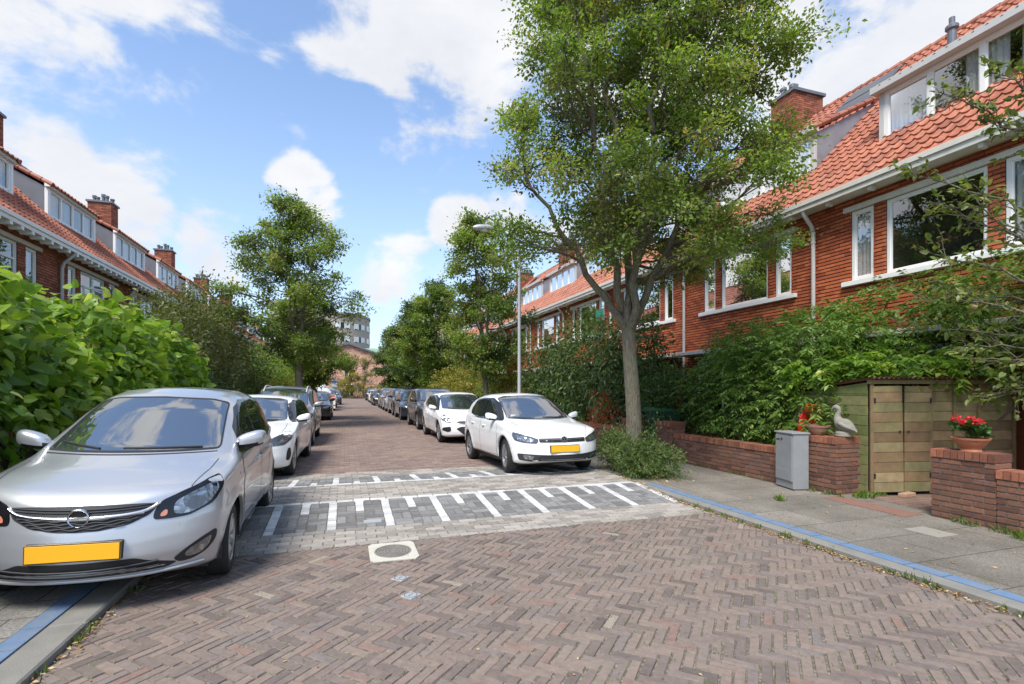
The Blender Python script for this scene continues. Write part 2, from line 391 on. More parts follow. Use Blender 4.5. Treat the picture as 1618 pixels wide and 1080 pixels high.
# rows along X: helper
def rows(y0, y1, dy, dx, x0=XL, x1=XR, off=.5):
    out = []; k = 0; y = y0
    while y < y1 - 1e-4:
        x = x0 - dx * (off * (k % 2)) + dx / 2
        while x < x1 + dx: out.append((x, y + dy / 2)); x += dx
        y += dy; k += 1
    return np.array(out)
C = rows(5.32, 5.96, .107, .213); paver_mesh(C, .213, .107, 0, RNG.random(len(C)), clipx=(XL, XR), name='road_apron', mat=M_beige)
C = rows(7.12, 8.28, .1055, .213); paver_mesh(C, .213, .1055, 0, RNG.random(len(C)), clipx=(XL, XR), name='speed_hump', mat=M_beige)
def slope(y0, y1, name, teeth):
    """dark pavers of a hump slope; columns of white pavers every third module"""
    m = .1075; nx = int((XR - XL) / m) + 1; cd, cw = [], []
    ny = int(round((y1 - y0) / m)); dy = (y1 - y0) / ny
    for i in range(nx):
        x = XL + (i + .5) * m; ph = i % 6
        for j in range(ny):
            y = y0 + (j + .5) * dy
            frac = (j + .5) / ny if not teeth else 1 - (j + .5) / ny   # 0 at the line side
            white = (ph == 1) or (ph == 4 and frac < .36)
            if white: cw.append((x, y, m, dy, 0))
            elif ph in (2, 5):
                k = (j // 2)
                w2 = 2 * m
                nxt = True
                if (k + ph) % 2 == 0:
                    cd.append((x + m / 2, y, w2, dy, 0))
                elif j % 2 == 0: cd.append((x, y + dy / 2, m, 2 * dy, 0)); cd.append((x + m, y + dy / 2, m, 2 * dy, 0))
            elif ph == 4: cd.append((x, y, m, dy, 0))
    cd = np.array(cd); cw = np.array(cw)
    paver_mesh(cd[:, :2], cd[:, 2], cd[:, 3], 0, RNG.random(len(cd)), clipx=(XL, XR), clipy=(y0, y1), name=name, mat=M_dgrey)
    paver_mesh(cw[:, :2], cw[:, 2], cw[:, 3], 0, RNG.random(len(cw)), clipx=(XL, XR), clipy=(y0, y1), name='road_marking', mat=M_white)
slope(5.96, 7.02, 'hump_slope', True); slope(8.37, 9.35, 'hump_slope', False)
for y in (7.07, 8.325):
    C = np.array([(x, y) for x in np.arange(XL + .1, XR, .213)]); paver_mesh(C, .213, .098, 0, RNG.random(len(C)), clipx=(XL, XR), name='road_marking', mat=M_white)
C = rows(9.35, 9.9, .107, .213); paver_mesh(C, .213, .107, 0, RNG.random(len(C)), clipx=(XL, XR), name='road_apron', mat=M_beige)
C = rows(9.9, 42, .075, .21); paver_mesh(C, .21, .0755, 0, np.clip(RNG.beta(2, 2, len(C)), 0, 1), clipx=(XL, XR), name='road_far', mat=M_claybrown, jit=.001, ch=.003)
def farroad():
    m, t, b = newmat('far_pavers'); tcn = t.node('ShaderNodeTexCoord').outputs['Object']
    bt = t.node('ShaderNodeTexBrick', i_Scale=1.0, i_Mortar_Size=.006); bt.inputs['Brick Width'].default_value = .21; bt.inputs['Row Height'].default_value = .075
    bt.inputs['Color1'].default_value = (.17, .12, .10, 1); bt.inputs['Color2'].default_value = (.25, .185, .15, 1); bt.inputs['Mortar'].default_value = (.10, .085, .07, 1)
    t.link(tcn, bt.inputs[0]); d = t.math('MULTIPLY', t.math('SUBTRACT', t.noise(.45, 5, .6, tcn), .53), 2.2, clamp=True)
    t.link(t.mix(d, bt.outputs[0], (.33, .24, .15)), b.inputs['Base Color']); b.inputs['Roughness'].default_value = .85; return m
M_far = farroad()
b = MB(); b.quad((XL, 42, 0), (XR, 42, 0), (XR, 87, 0), (XL, 87, 0)); b.quad((-60, 87, .002), (60, 87, .002), (60, 93, .002), (-60, 93, .002))
tag(b.build('road_end', M_far), kind='structure')

# pavements
def slabmat(name, c1, c2, mort, bw, rh, ms=.006, rot=0, off=0.5):
    m, t, b = newmat(name); tcn = t.node('ShaderNodeTexCoord').outputs['Object']
    mpn = t.node('ShaderNodeMapping'); mpn.inputs['Rotation'].default_value = (0, 0, rot); t.link(tcn, mpn.inputs[0])
    bt = t.node('ShaderNodeTexBrick', i_Scale=1.0, i_Mortar_Size=ms); bt.offset = off
    bt.inputs['Brick Width'].default_value = bw; bt.inputs['Row Height'].default_value = rh; bt.inputs['Mortar Smooth'].default_value = .3
    bt.inputs['Color1'].default_value = rgba(c1); bt.inputs['Color2'].default_value = rgba(c2); bt.inputs['Mortar'].default_value = rgba(mort)
    t.link(mpn.outputs[0], bt.inputs[0])
    c = t.mix(1.0, bt.outputs[0], t.ramp(t.noise(220, 3, .8, tcn), [(.35, (.6, .6, .6)), (.65, (1.4, 1.38, 1.35))]), 'MULTIPLY')
    c = t.mix(1.0, c, t.ramp(t.noise(55, 5, .8, tcn), [(.38, (.66, .65, .63)), (.62, (1.3, 1.3, 1.3))]), 'MULTIPLY')
    c = t.mix(1.0, c, t.ramp(t.noise(1.1, 6, .6, tcn), [(.3, (.66, .65, .63)), (.7, (1.2, 1.2, 1.2))]), 'MULTIPLY')
    ms_ = t.math('MULTIPLY', t.math('SUBTRACT', t.noise(2.4, 6, .7, tcn), .62), 5, clamp=True)
    c = t.mix(ms_, c, (.085, .085, .045))
    t.link(c, b.inputs['Base Color']); b.inputs['Roughness'].default_value = .92
    bp = t.node('ShaderNodeBump'); bp.inputs['Strength'].default_value = .5; bp.inputs['Distance'].default_value = .006
    hgt = t.math('SUBTRACT', t.math('MULTIPLY', t.noise(160, 4, .7, tcn), .6), bt.outputs['Fac'])
    t.link(hgt, bp.inputs['Height']); t.link(bp.outputs[0], b.inputs['Normal']); return m
M_slab = slabmat('pavement_slab', (.17, .154, .13), (.20, .182, .155), (.085, .075, .055), 1.05, .62, .007, 0.0, .37)
M_tile30 = slabmat('pavement_tile', (.21, .20, .18), (.28, .27, .245), (.07, .065, .05), .30, .30)
M_kerb = simple('kerb_stone', (.22, .21, .185), .9, .22, 5, bump=.6, bscale=150, dirt=((.13, .12, .095), 3, 1.4))
M_blue = simple('blue_paint', (.115, .19, .305), .7, .2, 9, bump=.3, bscale=120, dirt=((.22, .22, .21), 7, 2.6))
def strip(name, x0, x1, y0, y1, z0, z1, mat, seg=1.0, gap=.004, bev=.0):
    m = MB(); y = y0
    while y < y1 - .01:
        e = min(y + seg, y1); m.box(x0, x1, y + gap / 2, e - gap / 2, z0, z1); y = e
    return tag(m.build(name, mat, bevel=bev), kind='structure')
def pav_top(x0, x1, y0, y1, z, mat, name):
    m = MB(); m.box(x0, x1, y0, y1, -.05, z); return tag(m.build(name, mat), kind='structure')
pav_top(4.72, 6.9, -20, 87, KH, M_slab, 'pavement_right')
strip('kerb_right', XR + .004, 4.575, -2, 45, -.05, KH + .001, M_kerb, 1.0, .006, bev=.012)
strip('blue_line_right', 4.577, 4.71, -2, 7.0, -.03, KH + .002, M_blue, .30, .012)
strip('gutter_right', 4.577, 4.718, 7.0, 45, -.03, KH, M_kerb, 1.0, .006)
pav_top(-3.3, -1.955, -20, 87, KH, M_tile30, 'pavement_left')
strip('kerb_left', -1.82, XL - .004, -2, 45, -.05, KH + .001, M_kerb, 1.0, .006, bev=.012)
strip('blue_line_left', -1.95, -1.825, -2, 45, -.03, KH + .002, M_blue, .30, .006)
# driveway strip between the garden walls, odd repaired slabs on the right pavement
m = MB(); m.box(6.9, 9.5, 3.0, 6.2, -.05, KH + .004); tag(m.build('garden_path', slabmat('path_tile', (.17, .11, .085), (.24, .15, .11), (.07, .06, .05), .21, .105)), kind='structure')
m = MB()
for x, y, l, w_ in ((5.75, 3.55, .34, .30),): m.box(x, x + w_, y, y + l, KH - .01, KH + .004)
tag(m.build('repair_slab', simple('pale_slab', (.27, .25, .21), .9, .12, 6, bump=.4, bscale=150)), kind='structure')
m = MB(); m.box(6.3, 6.62, 4.25, 5.35, KH - .01, KH + .005); tag(m.build('red_paver_strip', simple('red_strip', (.21, .11, .08), .9, .3, 12, bump=.4)), kind='structure')

# inspection covers
M_conc = simple('cover_concrete', (.50, .475, .40), .85, .12, 9, bump=.4, bscale=120, dirt=((.25, .23, .18), 6, .9))
M_iron = simple('cast_iron', (.26, .235, .20), .6, .3, 25, metal=.4, bump=.4)
t_ = empty('manhole_cover', 'large round cast iron manhole cover set in a square cream concrete frame', 'manhole cover', (.435, 5.0, 0), 0)
fr = MB(); cx0, cx1, cy0, cy1 = -.225, .225, -.28, .28
ang = [i * math.pi / 16 for i in range(32)]
for i in range(32):
    a0, a1 = ang[i], ang[(i + 1) % 32]
    def sq(a):
        c_, s_ = math.cos(a), math.sin(a); k = min(abs(.222 / c_) if abs(c_) > 1e-6 else 9, abs(.277 / s_) if abs(s_) > 1e-6 else 9); return (c_ * k, s_ * k)
    r_ = .175; p0, p1 = (r_ * math.cos(a0), r_ * math.sin(a0) * 1.15), (r_ * math.cos(a1), r_ * math.sin(a1) * 1.15); q0, q1 = sq(a0), sq(a1)
    fr.quad((*p0, .007), (*q0, .007), (*q1, .007), (*p1, .007))
    fr.quad((*q0, .007), (*q0, -.02), (*q1, -.02), (*q1, .007))
fr.build('frame', M_conc, t_)
cv = MB()
for k, (ra, rb) in enumerate([(0.0, .03), (.045, .062), (.074, .09), (.102, .118), (.13, .146), (.157, .174)]):
    cv.lathe([(ra, .002), (ra, .009), (rb, .009), (rb, .002)], 40, Matrix.Scale(1.15, 4, (0, 1, 0)))
cv.lathe([(0.0, .003), (.175, .003)], 40, Matrix.Scale(1.15, 4, (0, 1, 0)))
for k in range(6):
    a = k * math.pi / 3 + .2; cv.box(.03, .17, -.006, .006, .004, .0085, M=Matrix.Rotation(a, 4, 'Z'))
cv.build('lid', M_iron, t_)
M_covergrey = simple('cover_grey', (.36, .37, .37), .55, .12, 12, metal=.2, bump=.3)
for i, (x, y, a, l) in enumerate([(.43, 4.27, .85, 'small grey square access cover nearest the large manhole'), (.47, 3.89, .7, 'small grey square access cover lowest in the picture, with two lifting slots')]):
    c_ = empty('access_cover', l, 'access cover', (x, y, 0), a, 'small access covers in the road')
    m = MB(); m.box(-.055, .055, -.055, .055, -.01, .008); m.build('plate', M_covergrey, c_, bevel=.002)
    m = MB(); m.lathe([(.046, .0085), (.0485, .0095), (.051, .0085)], 28); m.box(-.022, -.006, -.004, .004, .006, .0092); m.box(.006, .022, -.004, .004, .006, .0092); m.build('lid_ring', M_black, c_)
c_ = empty('access_cover', 'small grey rectangular access cover among the white hump stripes', 'access cover', (.3, 6.12, .018), 0, 'small access covers in the road')
m = MB(); m.box(-.1, .1, -.05, .05, -.01, .012, M=Matrix.Rotation(.077, 4, 'X')); m.build('plate', M_covergrey, c_)
# ------------------------------------------------------------------ houses
def brick_field(m, sgn, u0, u1, z0, z1, holes, bl=.215, bh=.073, dep=.02, mi=0, joint_h=.014, joint_v=.008, rough=.0025):
    """real bricks standing proud of the mortar; holes: (ua, ub, za, zb)"""
    out = []
    nz = int(round((z1 - z0) / bh)); bh = (z1 - z0) / nz
    for j in range(nz):
        za, zb = z0 + j * bh, z0 + (j + 1) * bh; zm = (za + zb) / 2
        segs = [(u0, u1)]
        for (ha, hb, hz0, hz1) in holes:
            if hz0 < zm < hz1:
                ns = []
                for a, b_ in segs:
                    if hb <= a or ha >= b_: ns.append((a, b_)); continue
                    if ha > a: ns.append((a, ha))
                    if hb < b_: ns.append((hb, b_))
                segs = ns
        for a, b_ in segs:
            k = math.floor((a - (j % 2) * bl / 2) / bl); x = k * bl + (j % 2) * bl / 2
            while x < b_:
                p, q = max(x, a), min(x + bl, b_)
                if q - p > .03: out.append((p + joint_v / 2, q - joint_v / 2, za + joint_h / 2, zb - joint_h / 2))
                x += bl
    A = np.array(out); n = len(A)
    f = RNG.normal(0, rough, n)
    def c(u, z, d): return np.stack([sgn * d, u, z], -1)
    zero = np.zeros(n)
    V = np.stack([c(A[:, 0], A[:, 2], zero + dep), c(A[:, 1], A[:, 2], zero + dep), c(A[:, 1], A[:, 3], zero + dep), c(A[:, 0], A[:, 3], zero + dep),
                  c(A[:, 0] + .003, A[:, 2] + .003, f), c(A[:, 1] - .003, A[:, 2] + .003, f), c(A[:, 1] - .003, A[:, 3] - .003, f), c(A[:, 0] + .003, A[:, 3] - .003, f)], 1).reshape(-1, 3)
    o = np.arange(n)[:, None] * 8
    F = np.concatenate([o + np.array([[4, 5, 6, 7]])] + [o + np.array([[i, (i + 1) % 4, 4 + (i + 1) % 4, 4 + i]]) for i in range(4)])
    m.add(V, F, mi, np.tile(RNG.random(n), 5))
def grid_minus(u0, u1, z0, z1, holes):
    us = sorted({u0, u1, *[h[0] for h in holes], *[h[1] for h in holes]}); zs = sorted({z0, z1, *[h[2] for h in holes], *[h[3] for h in holes]})
    for a, b_ in zip(us, us[1:]):
        for c_, d_ in zip(zs, zs[1:]):
            um, zm = (a + b_) / 2, (c_ + d_) / 2
            if not any(h[0] < um < h[1] and h[2] < zm < h[3] for h in holes) and u0 <= a and b_ <= u1: yield a, b_, c_, d_
class HB(MB):
    def __init__(s, sgn): super().__init__(); s.g = sgn
    def hb(s, u0, u1, d0, d1, z0, z1, mi=0, rnd=None): return s.box(*sorted((s.g * d0, s.g * d1)), u0, u1, z0, z1, mi, rnd)

def window(root, sgn, u0, u1, z0, z1, d=.03, fw=.055, mull=(), hor=(), curtain=None, openp=None, name='window', frame=None, room=True):
    """window part: frame, with pane and curtain as sub-parts"""
    frame = frame or M_whiteframe
    m = HB(sgn)
    m.hb(u0, u0 + fw, d, d + .07, z0, z1); m.hb(u1 - fw, u1, d, d + .07, z0, z1)
    m.hb(u0 + fw, u1 - fw, d, d + .07, z0, z0 + fw); m.hb(u0 + fw, u1 - fw, d, d + .07, z1 - fw, z1)
    for x in mull: m.hb(x - fw * .6, x + fw * .6, d + .004, d + .066, z0 + fw, z1 - fw)
    for z in hor: m.hb(u0 + fw, u1 - fw, d + .006, d + .064, z - fw * .45, z + fw * .45)
    # inner casement rebate
    e = [u0 + fw] + list(mull) + [u1 - fw]
    for i in range(len(e) - 1):
        a = e[i] + (fw * .6 if i else 0); b_ = e[i + 1] - (fw * .6 if i < len(e) - 2 else 0); k = .022
        m.hb(a, a + k, d + .02, d + .05, z0 + fw, z1 - fw); m.hb(b_ - k, b_, d + .02, d + .05, z0 + fw, z1 - fw)
        m.hb(a + k, b_ - k, d + .02, d + .05, z0 + fw, z0 + fw + k); m.hb(a + k, b_ - k, d + .02, d + .05, z1 - fw - k, z1 - fw)
    w_ = m.build(name, frame, root)
    g = HB(sgn); x = sgn * (d + .038)
    g.quad((x, u0 + .02, z0 + .02), (x, u1 - .02, z0 + .02), (x, u1 - .02, z1 - .02), (x, u0 + .02, z1 - .02)); g.build('pane', M_winglass, w_)
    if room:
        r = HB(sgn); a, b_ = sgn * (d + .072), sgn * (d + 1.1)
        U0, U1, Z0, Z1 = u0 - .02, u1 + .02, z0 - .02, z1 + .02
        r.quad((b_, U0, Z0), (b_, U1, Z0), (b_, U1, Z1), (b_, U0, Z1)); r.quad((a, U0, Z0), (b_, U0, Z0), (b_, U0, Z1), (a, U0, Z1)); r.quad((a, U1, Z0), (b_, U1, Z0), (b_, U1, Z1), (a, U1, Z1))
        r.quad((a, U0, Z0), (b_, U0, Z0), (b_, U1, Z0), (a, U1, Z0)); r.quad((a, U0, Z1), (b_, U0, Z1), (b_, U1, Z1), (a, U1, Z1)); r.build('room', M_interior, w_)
    if curtain:
        for (ca, cb, cz) in curtain:
            c_ = MB(); n = 40; uu = np.linspace(u0 + ca * (u1 - u0), u0 + cb * (u1 - u0), n); dd = d + .13 + .018 * np.sin(uu * 70) + .01 * np.sin(uu * 31)
            V = np.concatenate([np.stack([sgn * dd, uu, np.full(n, z0 + cz * (z1 - z0))], -1), np.stack([sgn * dd, uu, np.full(n, z1 - .03)], -1)])
            c_.add(V, np.array([(i, i + 1, n + i + 1, n + i) for i in range(n - 1)])); c_.build('curtain', M_curtain, w_, smooth=True)
    return w_

def tiled_roof(sgn, u0, u1, dlo, zlo, dhi, zhi, tw=.20, tl=.29):
    """pantile courses as real relief"""
    m = MB(); nt_ = int(round((u1 - u0) / tw)); tw = (u1 - u0) / nt_; S = math.hypot(dhi - dlo, zhi - zlo); nc = int(round(S / tl)); tl = S / nc
    k = 7; ph = np.arange(nt_ * k + 1) / k
    fr = ph % 1.0
    prof = .034 * np.where(fr < .35, np.sin(fr / .35 * np.pi), 0) - .012 * np.where(fr >= .35, np.sin((fr - .35) / .65 * np.pi), 0)
    u = u0 + ph * tw; ex, ez = (dhi - dlo) / S, (zhi - zlo) / S; nx, nz = -ez, ex
    for j in range(nc):
        t0, t1 = j * tl - .02, (j + 1) * tl
        rows_ = []
        for t, off in ((t0, -.01), (t0, .036), (t1, .002)):
            jit = RNG.normal(0, .0015, nt_ + 1).repeat(k)[:len(u)]
            o = prof + off + jit
            rows_.append(np.stack([sgn * (dlo + ex * t + nx * o), u, zlo + ez * t + nz * o], -1))
        n = len(u); V = np.concatenate(rows_)
        i = np.arange(n - 1); F = np.concatenate([np.stack([i + r * n, i + 1 + r * n, i + 1 + (r + 1) * n, i + (r + 1) * n], -1) for r in (0, 1)])
        rr = RNG.beta(2, 2, nt_)[(i // k)]
        m.add(V, F, 0, np.concatenate([rr, rr]))
    return m

def chimney(sgn, roof, uc, d0, d1, w_, z0, z1, pots=5):
    m = HB(sgn)
    m.hb(uc - w_ / 2 + .012, uc + w_ / 2 - .012, d0 + .012, d1 - .012, z0, z1, 1)
    # brick courses on all four sides
    bh = .066; nz = int((z1 - z0) / bh)
    for j in range(nz):
        a = z0 + j * bh; s_ = (j % 2) * .105
        for face in range(4):
            L = w_ if face < 2 else (d1 - d0); x = -s_
            while x < L:
                p, q = max(0, x), min(L, x + .21)
                if q - p > .04:
                    if face == 0: m.hb(uc - w_ / 2 + p + .005, uc - w_ / 2 + q - .005, d0 - .001, d0 + .02, a + .005, a + bh - .005)
                    elif face == 1: m.hb(uc - w_ / 2 + p + .005, uc - w_ / 2 + q - .005, d1 - .02, d1 + .001, a + .005, a + bh - .005)
                    elif face == 2: m.hb(uc - w_ / 2 - .001, uc - w_ / 2 + .02, d0 + .003 + p + .002, d0 + q - .008, a + .005, a + bh - .005)
                    else: m.hb(uc + w_ / 2 - .02, uc + w_ / 2 + .001, d0 + .003 + p + .002, d0 + q - .008, a + .005, a + bh - .005)
                x += .21
    m.hb(uc - w_ / 2 - .06, uc + w_ / 2 + .06, d0 - .06, d1 + .06, z1, z1 + .09, 2)
    n = pots
    for i in range(n):
        dd = lerp(d0 + .12, d1 - .12, i / max(1, n - 1)); hh = .26 + .10 * ((i * 7) % 3)
        m.lathe([(.0, 0), (.085, 0), (.075, hh * .7), (.10, hh * .72), (.10, hh), (.05, hh), (.05, hh * .9), (0, hh * .9)], 12, TR(sgn * dd, uc + .06 * (-1) ** i, z1 + .09), 3)
    return m.build('chimney', [M_chim, M_mortarlight, M_darkzinc, M_darkzinc], roof)

SL = .966
def brickshader(name, c1, c2, mort, bw=.22, rh=.075, rotate=True, var=.5):
    m, t, b = newmat(name); tcn = t.node('ShaderNodeTexCoord').outputs['Object']
    sp = t.node('ShaderNodeSeparateXYZ'); t.link(tcn, sp.inputs[0]); cb = t.node('ShaderNodeCombineXYZ')
    t.link(t.math('ADD', sp.outputs[0], sp.outputs[1]), cb.inputs[0]); t.link(sp.outputs[2], cb.inputs[1])
    bt = t.node('ShaderNodeTexBrick', i_Scale=1.0, i_Mortar_Size=.012); bt.inputs['Brick Width'].default_value = bw; bt.inputs['Row Height'].default_value = rh
    bt.inputs['Color1'].default_value = rgba(c1); bt.inputs['Color2'].default_value = rgba(c2); bt.inputs['Mortar'].default_value = rgba(mort)
    t.link(cb.outputs[0], bt.inputs[0])
    c = t.mix(1.0, bt.outputs[0], t.ramp(t.noise(1.4, 6, .75, cb.outputs[0]), [(.3, (1 - var,) * 3), (.7, (1 + var,) * 3)]), 'MULTIPLY')
    t.link(c, b.inputs['Base Color']); b.inputs['Roughness'].default_value = .9; MATS[name] = m; return m
M_party = brickshader('party_wall_brick', (.24, .085, .05), (.33, .12, .07), (.10, .08, .07), .215, .073, var=.2)
M_slate = simple('slate_grey_cheek', (.13, .14, .165), .6, .25, 3)
def house(sgn, W, right, label, loc, trio, dorm, chim=None, extra=()):
    root = empty('row_house', label, 'house', loc, 0, 'brick row houses on the right' if right else 'brick row houses on the left')
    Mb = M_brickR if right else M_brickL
    zt, zb = 5.10, 3.72
    holes = [(a, b_, zb, zt) for a, b_ in trio]
    door = (.45, 1.4, .1, 2.35); gwin = (1.9, W - .45, .75, 2.35)
    holes += [door, gwin]
    m = HB(sgn)
    brick_field(m, sgn, 0, W, .1, 5.48, holes)
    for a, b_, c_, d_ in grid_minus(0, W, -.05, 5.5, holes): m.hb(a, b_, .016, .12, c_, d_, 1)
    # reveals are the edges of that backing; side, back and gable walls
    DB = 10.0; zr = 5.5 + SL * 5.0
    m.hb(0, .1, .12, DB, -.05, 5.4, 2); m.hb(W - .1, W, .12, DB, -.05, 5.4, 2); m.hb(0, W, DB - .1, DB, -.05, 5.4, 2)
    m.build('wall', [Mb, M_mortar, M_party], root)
    # sills and lintel
    s_ = HB(sgn); s_.hb(trio[0][0] - .16, trio[-1][1] + .16, -.07, .05, 3.62, 3.715); s_.build('sill', M_cream if not right else M_whiteframe, root, bevel=.006)
    s_ = HB(sgn); s_.hb(trio[0][0] - .14, trio[-1][1] + .14, -.045, .05, 5.105, 5.205); s_.build('lintel', M_cream, root, bevel=.006)
    for i, (a, b_) in enumerate(trio):
        big = b_ - a > 1
        if big: window(root, sgn, a, b_, zb, zt, fw=.05, mull=() if right else (a + (b_ - a) * .52,), hor=() if right else (zt - .42,), curtain=None if right else [(.03, .3, .02)])
        else: window(root, sgn, a, b_, zb, zt, fw=.06, curtain=[(.1, .92, .02)])
    window(root, sgn, gwin[0], gwin[1], gwin[2], gwin[3], fw=.06, mull=((gwin[0] + gwin[1]) / 2,), curtain=[(.02, .3, .02)])
    d_ = HB(sgn); d_.hb(door[0], door[1], .06, .1, door[2], 2.05); d_.hb(door[0], door[1], .05, .11, 2.05, 2.11)
    for i in range(3): d_.hb(door[0] + .12, door[1] - .12, .045, .062, .3 + i * .56, .75 + i * .56)
    dd = d_.build('door', simple('door_paint', (.20, .055, .025), .4, .2, 5), root, bevel=.006)
    hd = HB(sgn); hd.hb(door[1] - .1, door[1] - .075, .0, .06, 1.0, 1.12); hd.build('handle', M_greytrim, dd)
    d_ = HB(sgn); d_.quad((sgn * .08, door[0], 2.11), (sgn * .08, door[1], 2.11), (sgn * .08, door[1], 2.35), (sgn * .08, door[0], 2.35)); d_.build('fanlight', M_winglass, root)
    # canopy slab above the ground floor
    c_ = HB(sgn); c_.hb(.1, W - .1, -.62, .03, 2.5, 2.6); c_.build('canopy', M_cream, root, bevel=.01)
    # roof
    r = tiled_roof(sgn, 0, W, -.3, 5.52, 4.7, 5.52 + SL * 5.0)
    ro = r.build('roof', M_tile, root, smooth=False)
    q = HB(sgn); zr = 5.52 + SL * 5.0
    q.add([(sgn * -.3, 0, 5.46), (sgn * -.3, W, 5.46), (sgn * 4.7, W, zr - .06), (sgn * 4.7, 0, zr - .06)], [(0, 1, 2, 3)])
    q.add([(sgn * DB, 0, 5.4), (sgn * DB, W, 5.4), (sgn * 4.7, W, zr - .02), (sgn * 4.7, 0, zr - .02)], [(0, 1, 2, 3)])
    for uu in (0.01, W - .01): q.add([(sgn * -.2, uu, 5.4), (sgn * DB, uu, 5.4), (sgn * 4.7, uu, zr - .08)], [(0, 1, 2)])
    q.build('roof_boarding', M_party, ro)
    k = HB(sgn); n = int(W / .36)
    for i in range(n):
        k.lathe([(.115, 0), (.125, .03), (.105, .36 * W / (n * .36))], 10, Matrix.Translation((sgn * 4.7, i * W / n, zr - .03)) @ Matrix.Rotation(-math.pi / 2, 4, 'X'), rnd=random.random())
    k.build('ridge_caps', M_tile, ro)
    # eaves: soffit, fascia, gutter, brackets
    f = HB(sgn); f.hb(0, W, -.36, 0, 5.36, 5.40); f.hb(0, W, -.40, -.36, 5.34, 5.52); f.hb(0, W, -.43, -.40, 5.44, 5.535)
    if right:
        u = .35
        while u < W: f.hb(u, u + .07, -.35, -.22, 5.27, 5.36); u += .87
    else:
        u = .1
        while u < W: f.hb(u, u + .10, -.395, -.14, 5.255, 5.358); u += .42
    f.build('gutter', M_whiteframe if not right else M_cream, root, bevel=.004)
    # downpipe
    p = MB(); p.tube([(sgn * -.36, .05, 5.38), (sgn * -.34, .05, 5.28), (sgn * -.12, .05, 5.05), (sgn * -.07, .05, 4.9), (sgn * -.07, .05, 0.1)], .042, 10)
    for z in (4.7, 3.3, 1.9, .6): p.lathe([(.05, -.02), (.05, .02)], 10, Matrix.Translation((sgn * -.07, .05, z)))
    p.build('downpipe', M_greytrim, root, smooth=True)
    # dormer
    a, b_, df, z0, z1 = dorm
    dm = HB(sgn)
    zf = z1 + .12; dm_ = (zf - .52 * df - 5.62 - SL * .3) / (SL - .52); zm_ = zf + .52 * (dm_ - df)
    for u0, u1 in ((a, a + .05), (b_ - .05, b_)):
        q_ = [(df, z0 - .12), (df, z1), (dm_, zm_ - .06), (df + .02, z0 - .14)]
        dm.add([(sgn * d, u0, z) for d, z in q_[:3]] + [(sgn * d, u1, z) for d, z in q_[:3]], [(0, 1, 2), (3, 5, 4), (0, 1, 4, 3), (1, 2, 5, 4)])
    dm.hb(a, b_, df - .02, df + .1, z0 - .16, z0, 0)
    dmo = dm.build('dormer', [M_zinc if right else M_slate], root)
    th_ = .14 if right else .10
    tr = HB(sgn); tr.hb(a - .08, b_ + .08, df - (.2 if right else .12), df + .02, z1 + .003, z1 + th_)
    tr.hb(a - .005, a + .1, df - .035, df + .05, z0, z1); tr.hb(b_ - .1, b_ + .005, df - .035, df + .05, z0, z1)
    tr.build('dormer_fascia', M_whiteframe if not right else M_greytrim, dmo, bevel=.004)
    rr_ = tiled_roof(sgn, a - .04, b_ + .04, df - .16, zf - .52 * .16 + .03, dm_, zm_ + .03); rr_.build('dormer_roof', M_tile, dmo)
    for uu in (a - .03, b_ + .03):
        n_ = 8; vg = MB()
        for i in range(n_):
            p_, q_ = i / n_, (i + 1.12) / n_; vg.tube([(sgn * lerp(df - .16, dm_, p_), uu, lerp(zf - .05, zm_ + .03, p_)), (sgn * lerp(df - .16, dm_, q_), uu, lerp(zf - .05, zm_ + .03, q_))], [.075, .06], 8)
        vg.build('verge_tiles', M_tile, dmo)
    # dormer apron
    ap = HB(sgn); ap.add([(sgn * (df - .03), a, z0 - .02), (sgn * (df - .03), b_, z0 - .02), (sgn * (df - .30), b_, z0 - .30), (sgn * (df - .30), a, z0 - .30)], [(0, 1, 2, 3)]); ap.build('lead_apron', M_zinc, dmo)
    wd = b_ - .1 - (a + .1); n = 4
    wn = window(dmo, sgn, a + .1, b_ - .1, z0, z1, d=df - .02, fw=.07, mull=[a + .1 + wd * i / n for i in range(1, n)], curtain=[(.02, .36, .02), (.40, .60, .02), (.74, .98, .02)] , name='dormer_window')
    if chim: chimney(sgn, ro, *chim)
    for e in extra: e(root, ro, sgn)
    return root

trioR = [(.68, 1.13), (1.36, 2.93), (3.17, 3.62)]
def vent(root, ro, sgn):
    m = MB(); x, y, z = 13.55 - 9.6, 8.7 - 3.88 - .0, 9.55
    m.tube([(x, 4.2, z - .1), (x, 4.2, z + .45)], .09, 12); m.lathe([(.09, 0), (.13, .03), (.13, .1), (.06, .16), (.06, .3), (.0, .32)], 12, TR(x, 4.2, z + .45)); m.build('roof_vent', M_darkzinc, ro)
    m = MB(); m.tube([(10.5 - 9.6, 3.84, 6.62), (9.95 - 9.6, 3.84, 6.05 + .1)], .035, 8); m.build('drain_pipe', M_greytrim, ro)
def skylight(root, ro, sgn):
    m = MB()
    for dd in (.45, 1.0): m.add([(sgn * (2.9 + dd), 1.2, 5.62 + SL * (3.2 + dd)), (sgn * (2.9 + dd), 2.6, 5.62 + SL * (3.2 + dd)), (sgn * (3.4 + dd), 2.6, 5.62 + SL * (3.7 + dd)), (sgn * (3.4 + dd), 1.2, 5.62 + SL * (3.7 + dd))], [(0, 1, 2, 3)])
    m.build('skylight', M_blackgloss, ro)
WR, WLf = 4.37, 4.65
dormA = (.15, 3.72, .95, 6.66, 7.66); dormB = (.88, 4.1, .95, 6.72, 7.62)
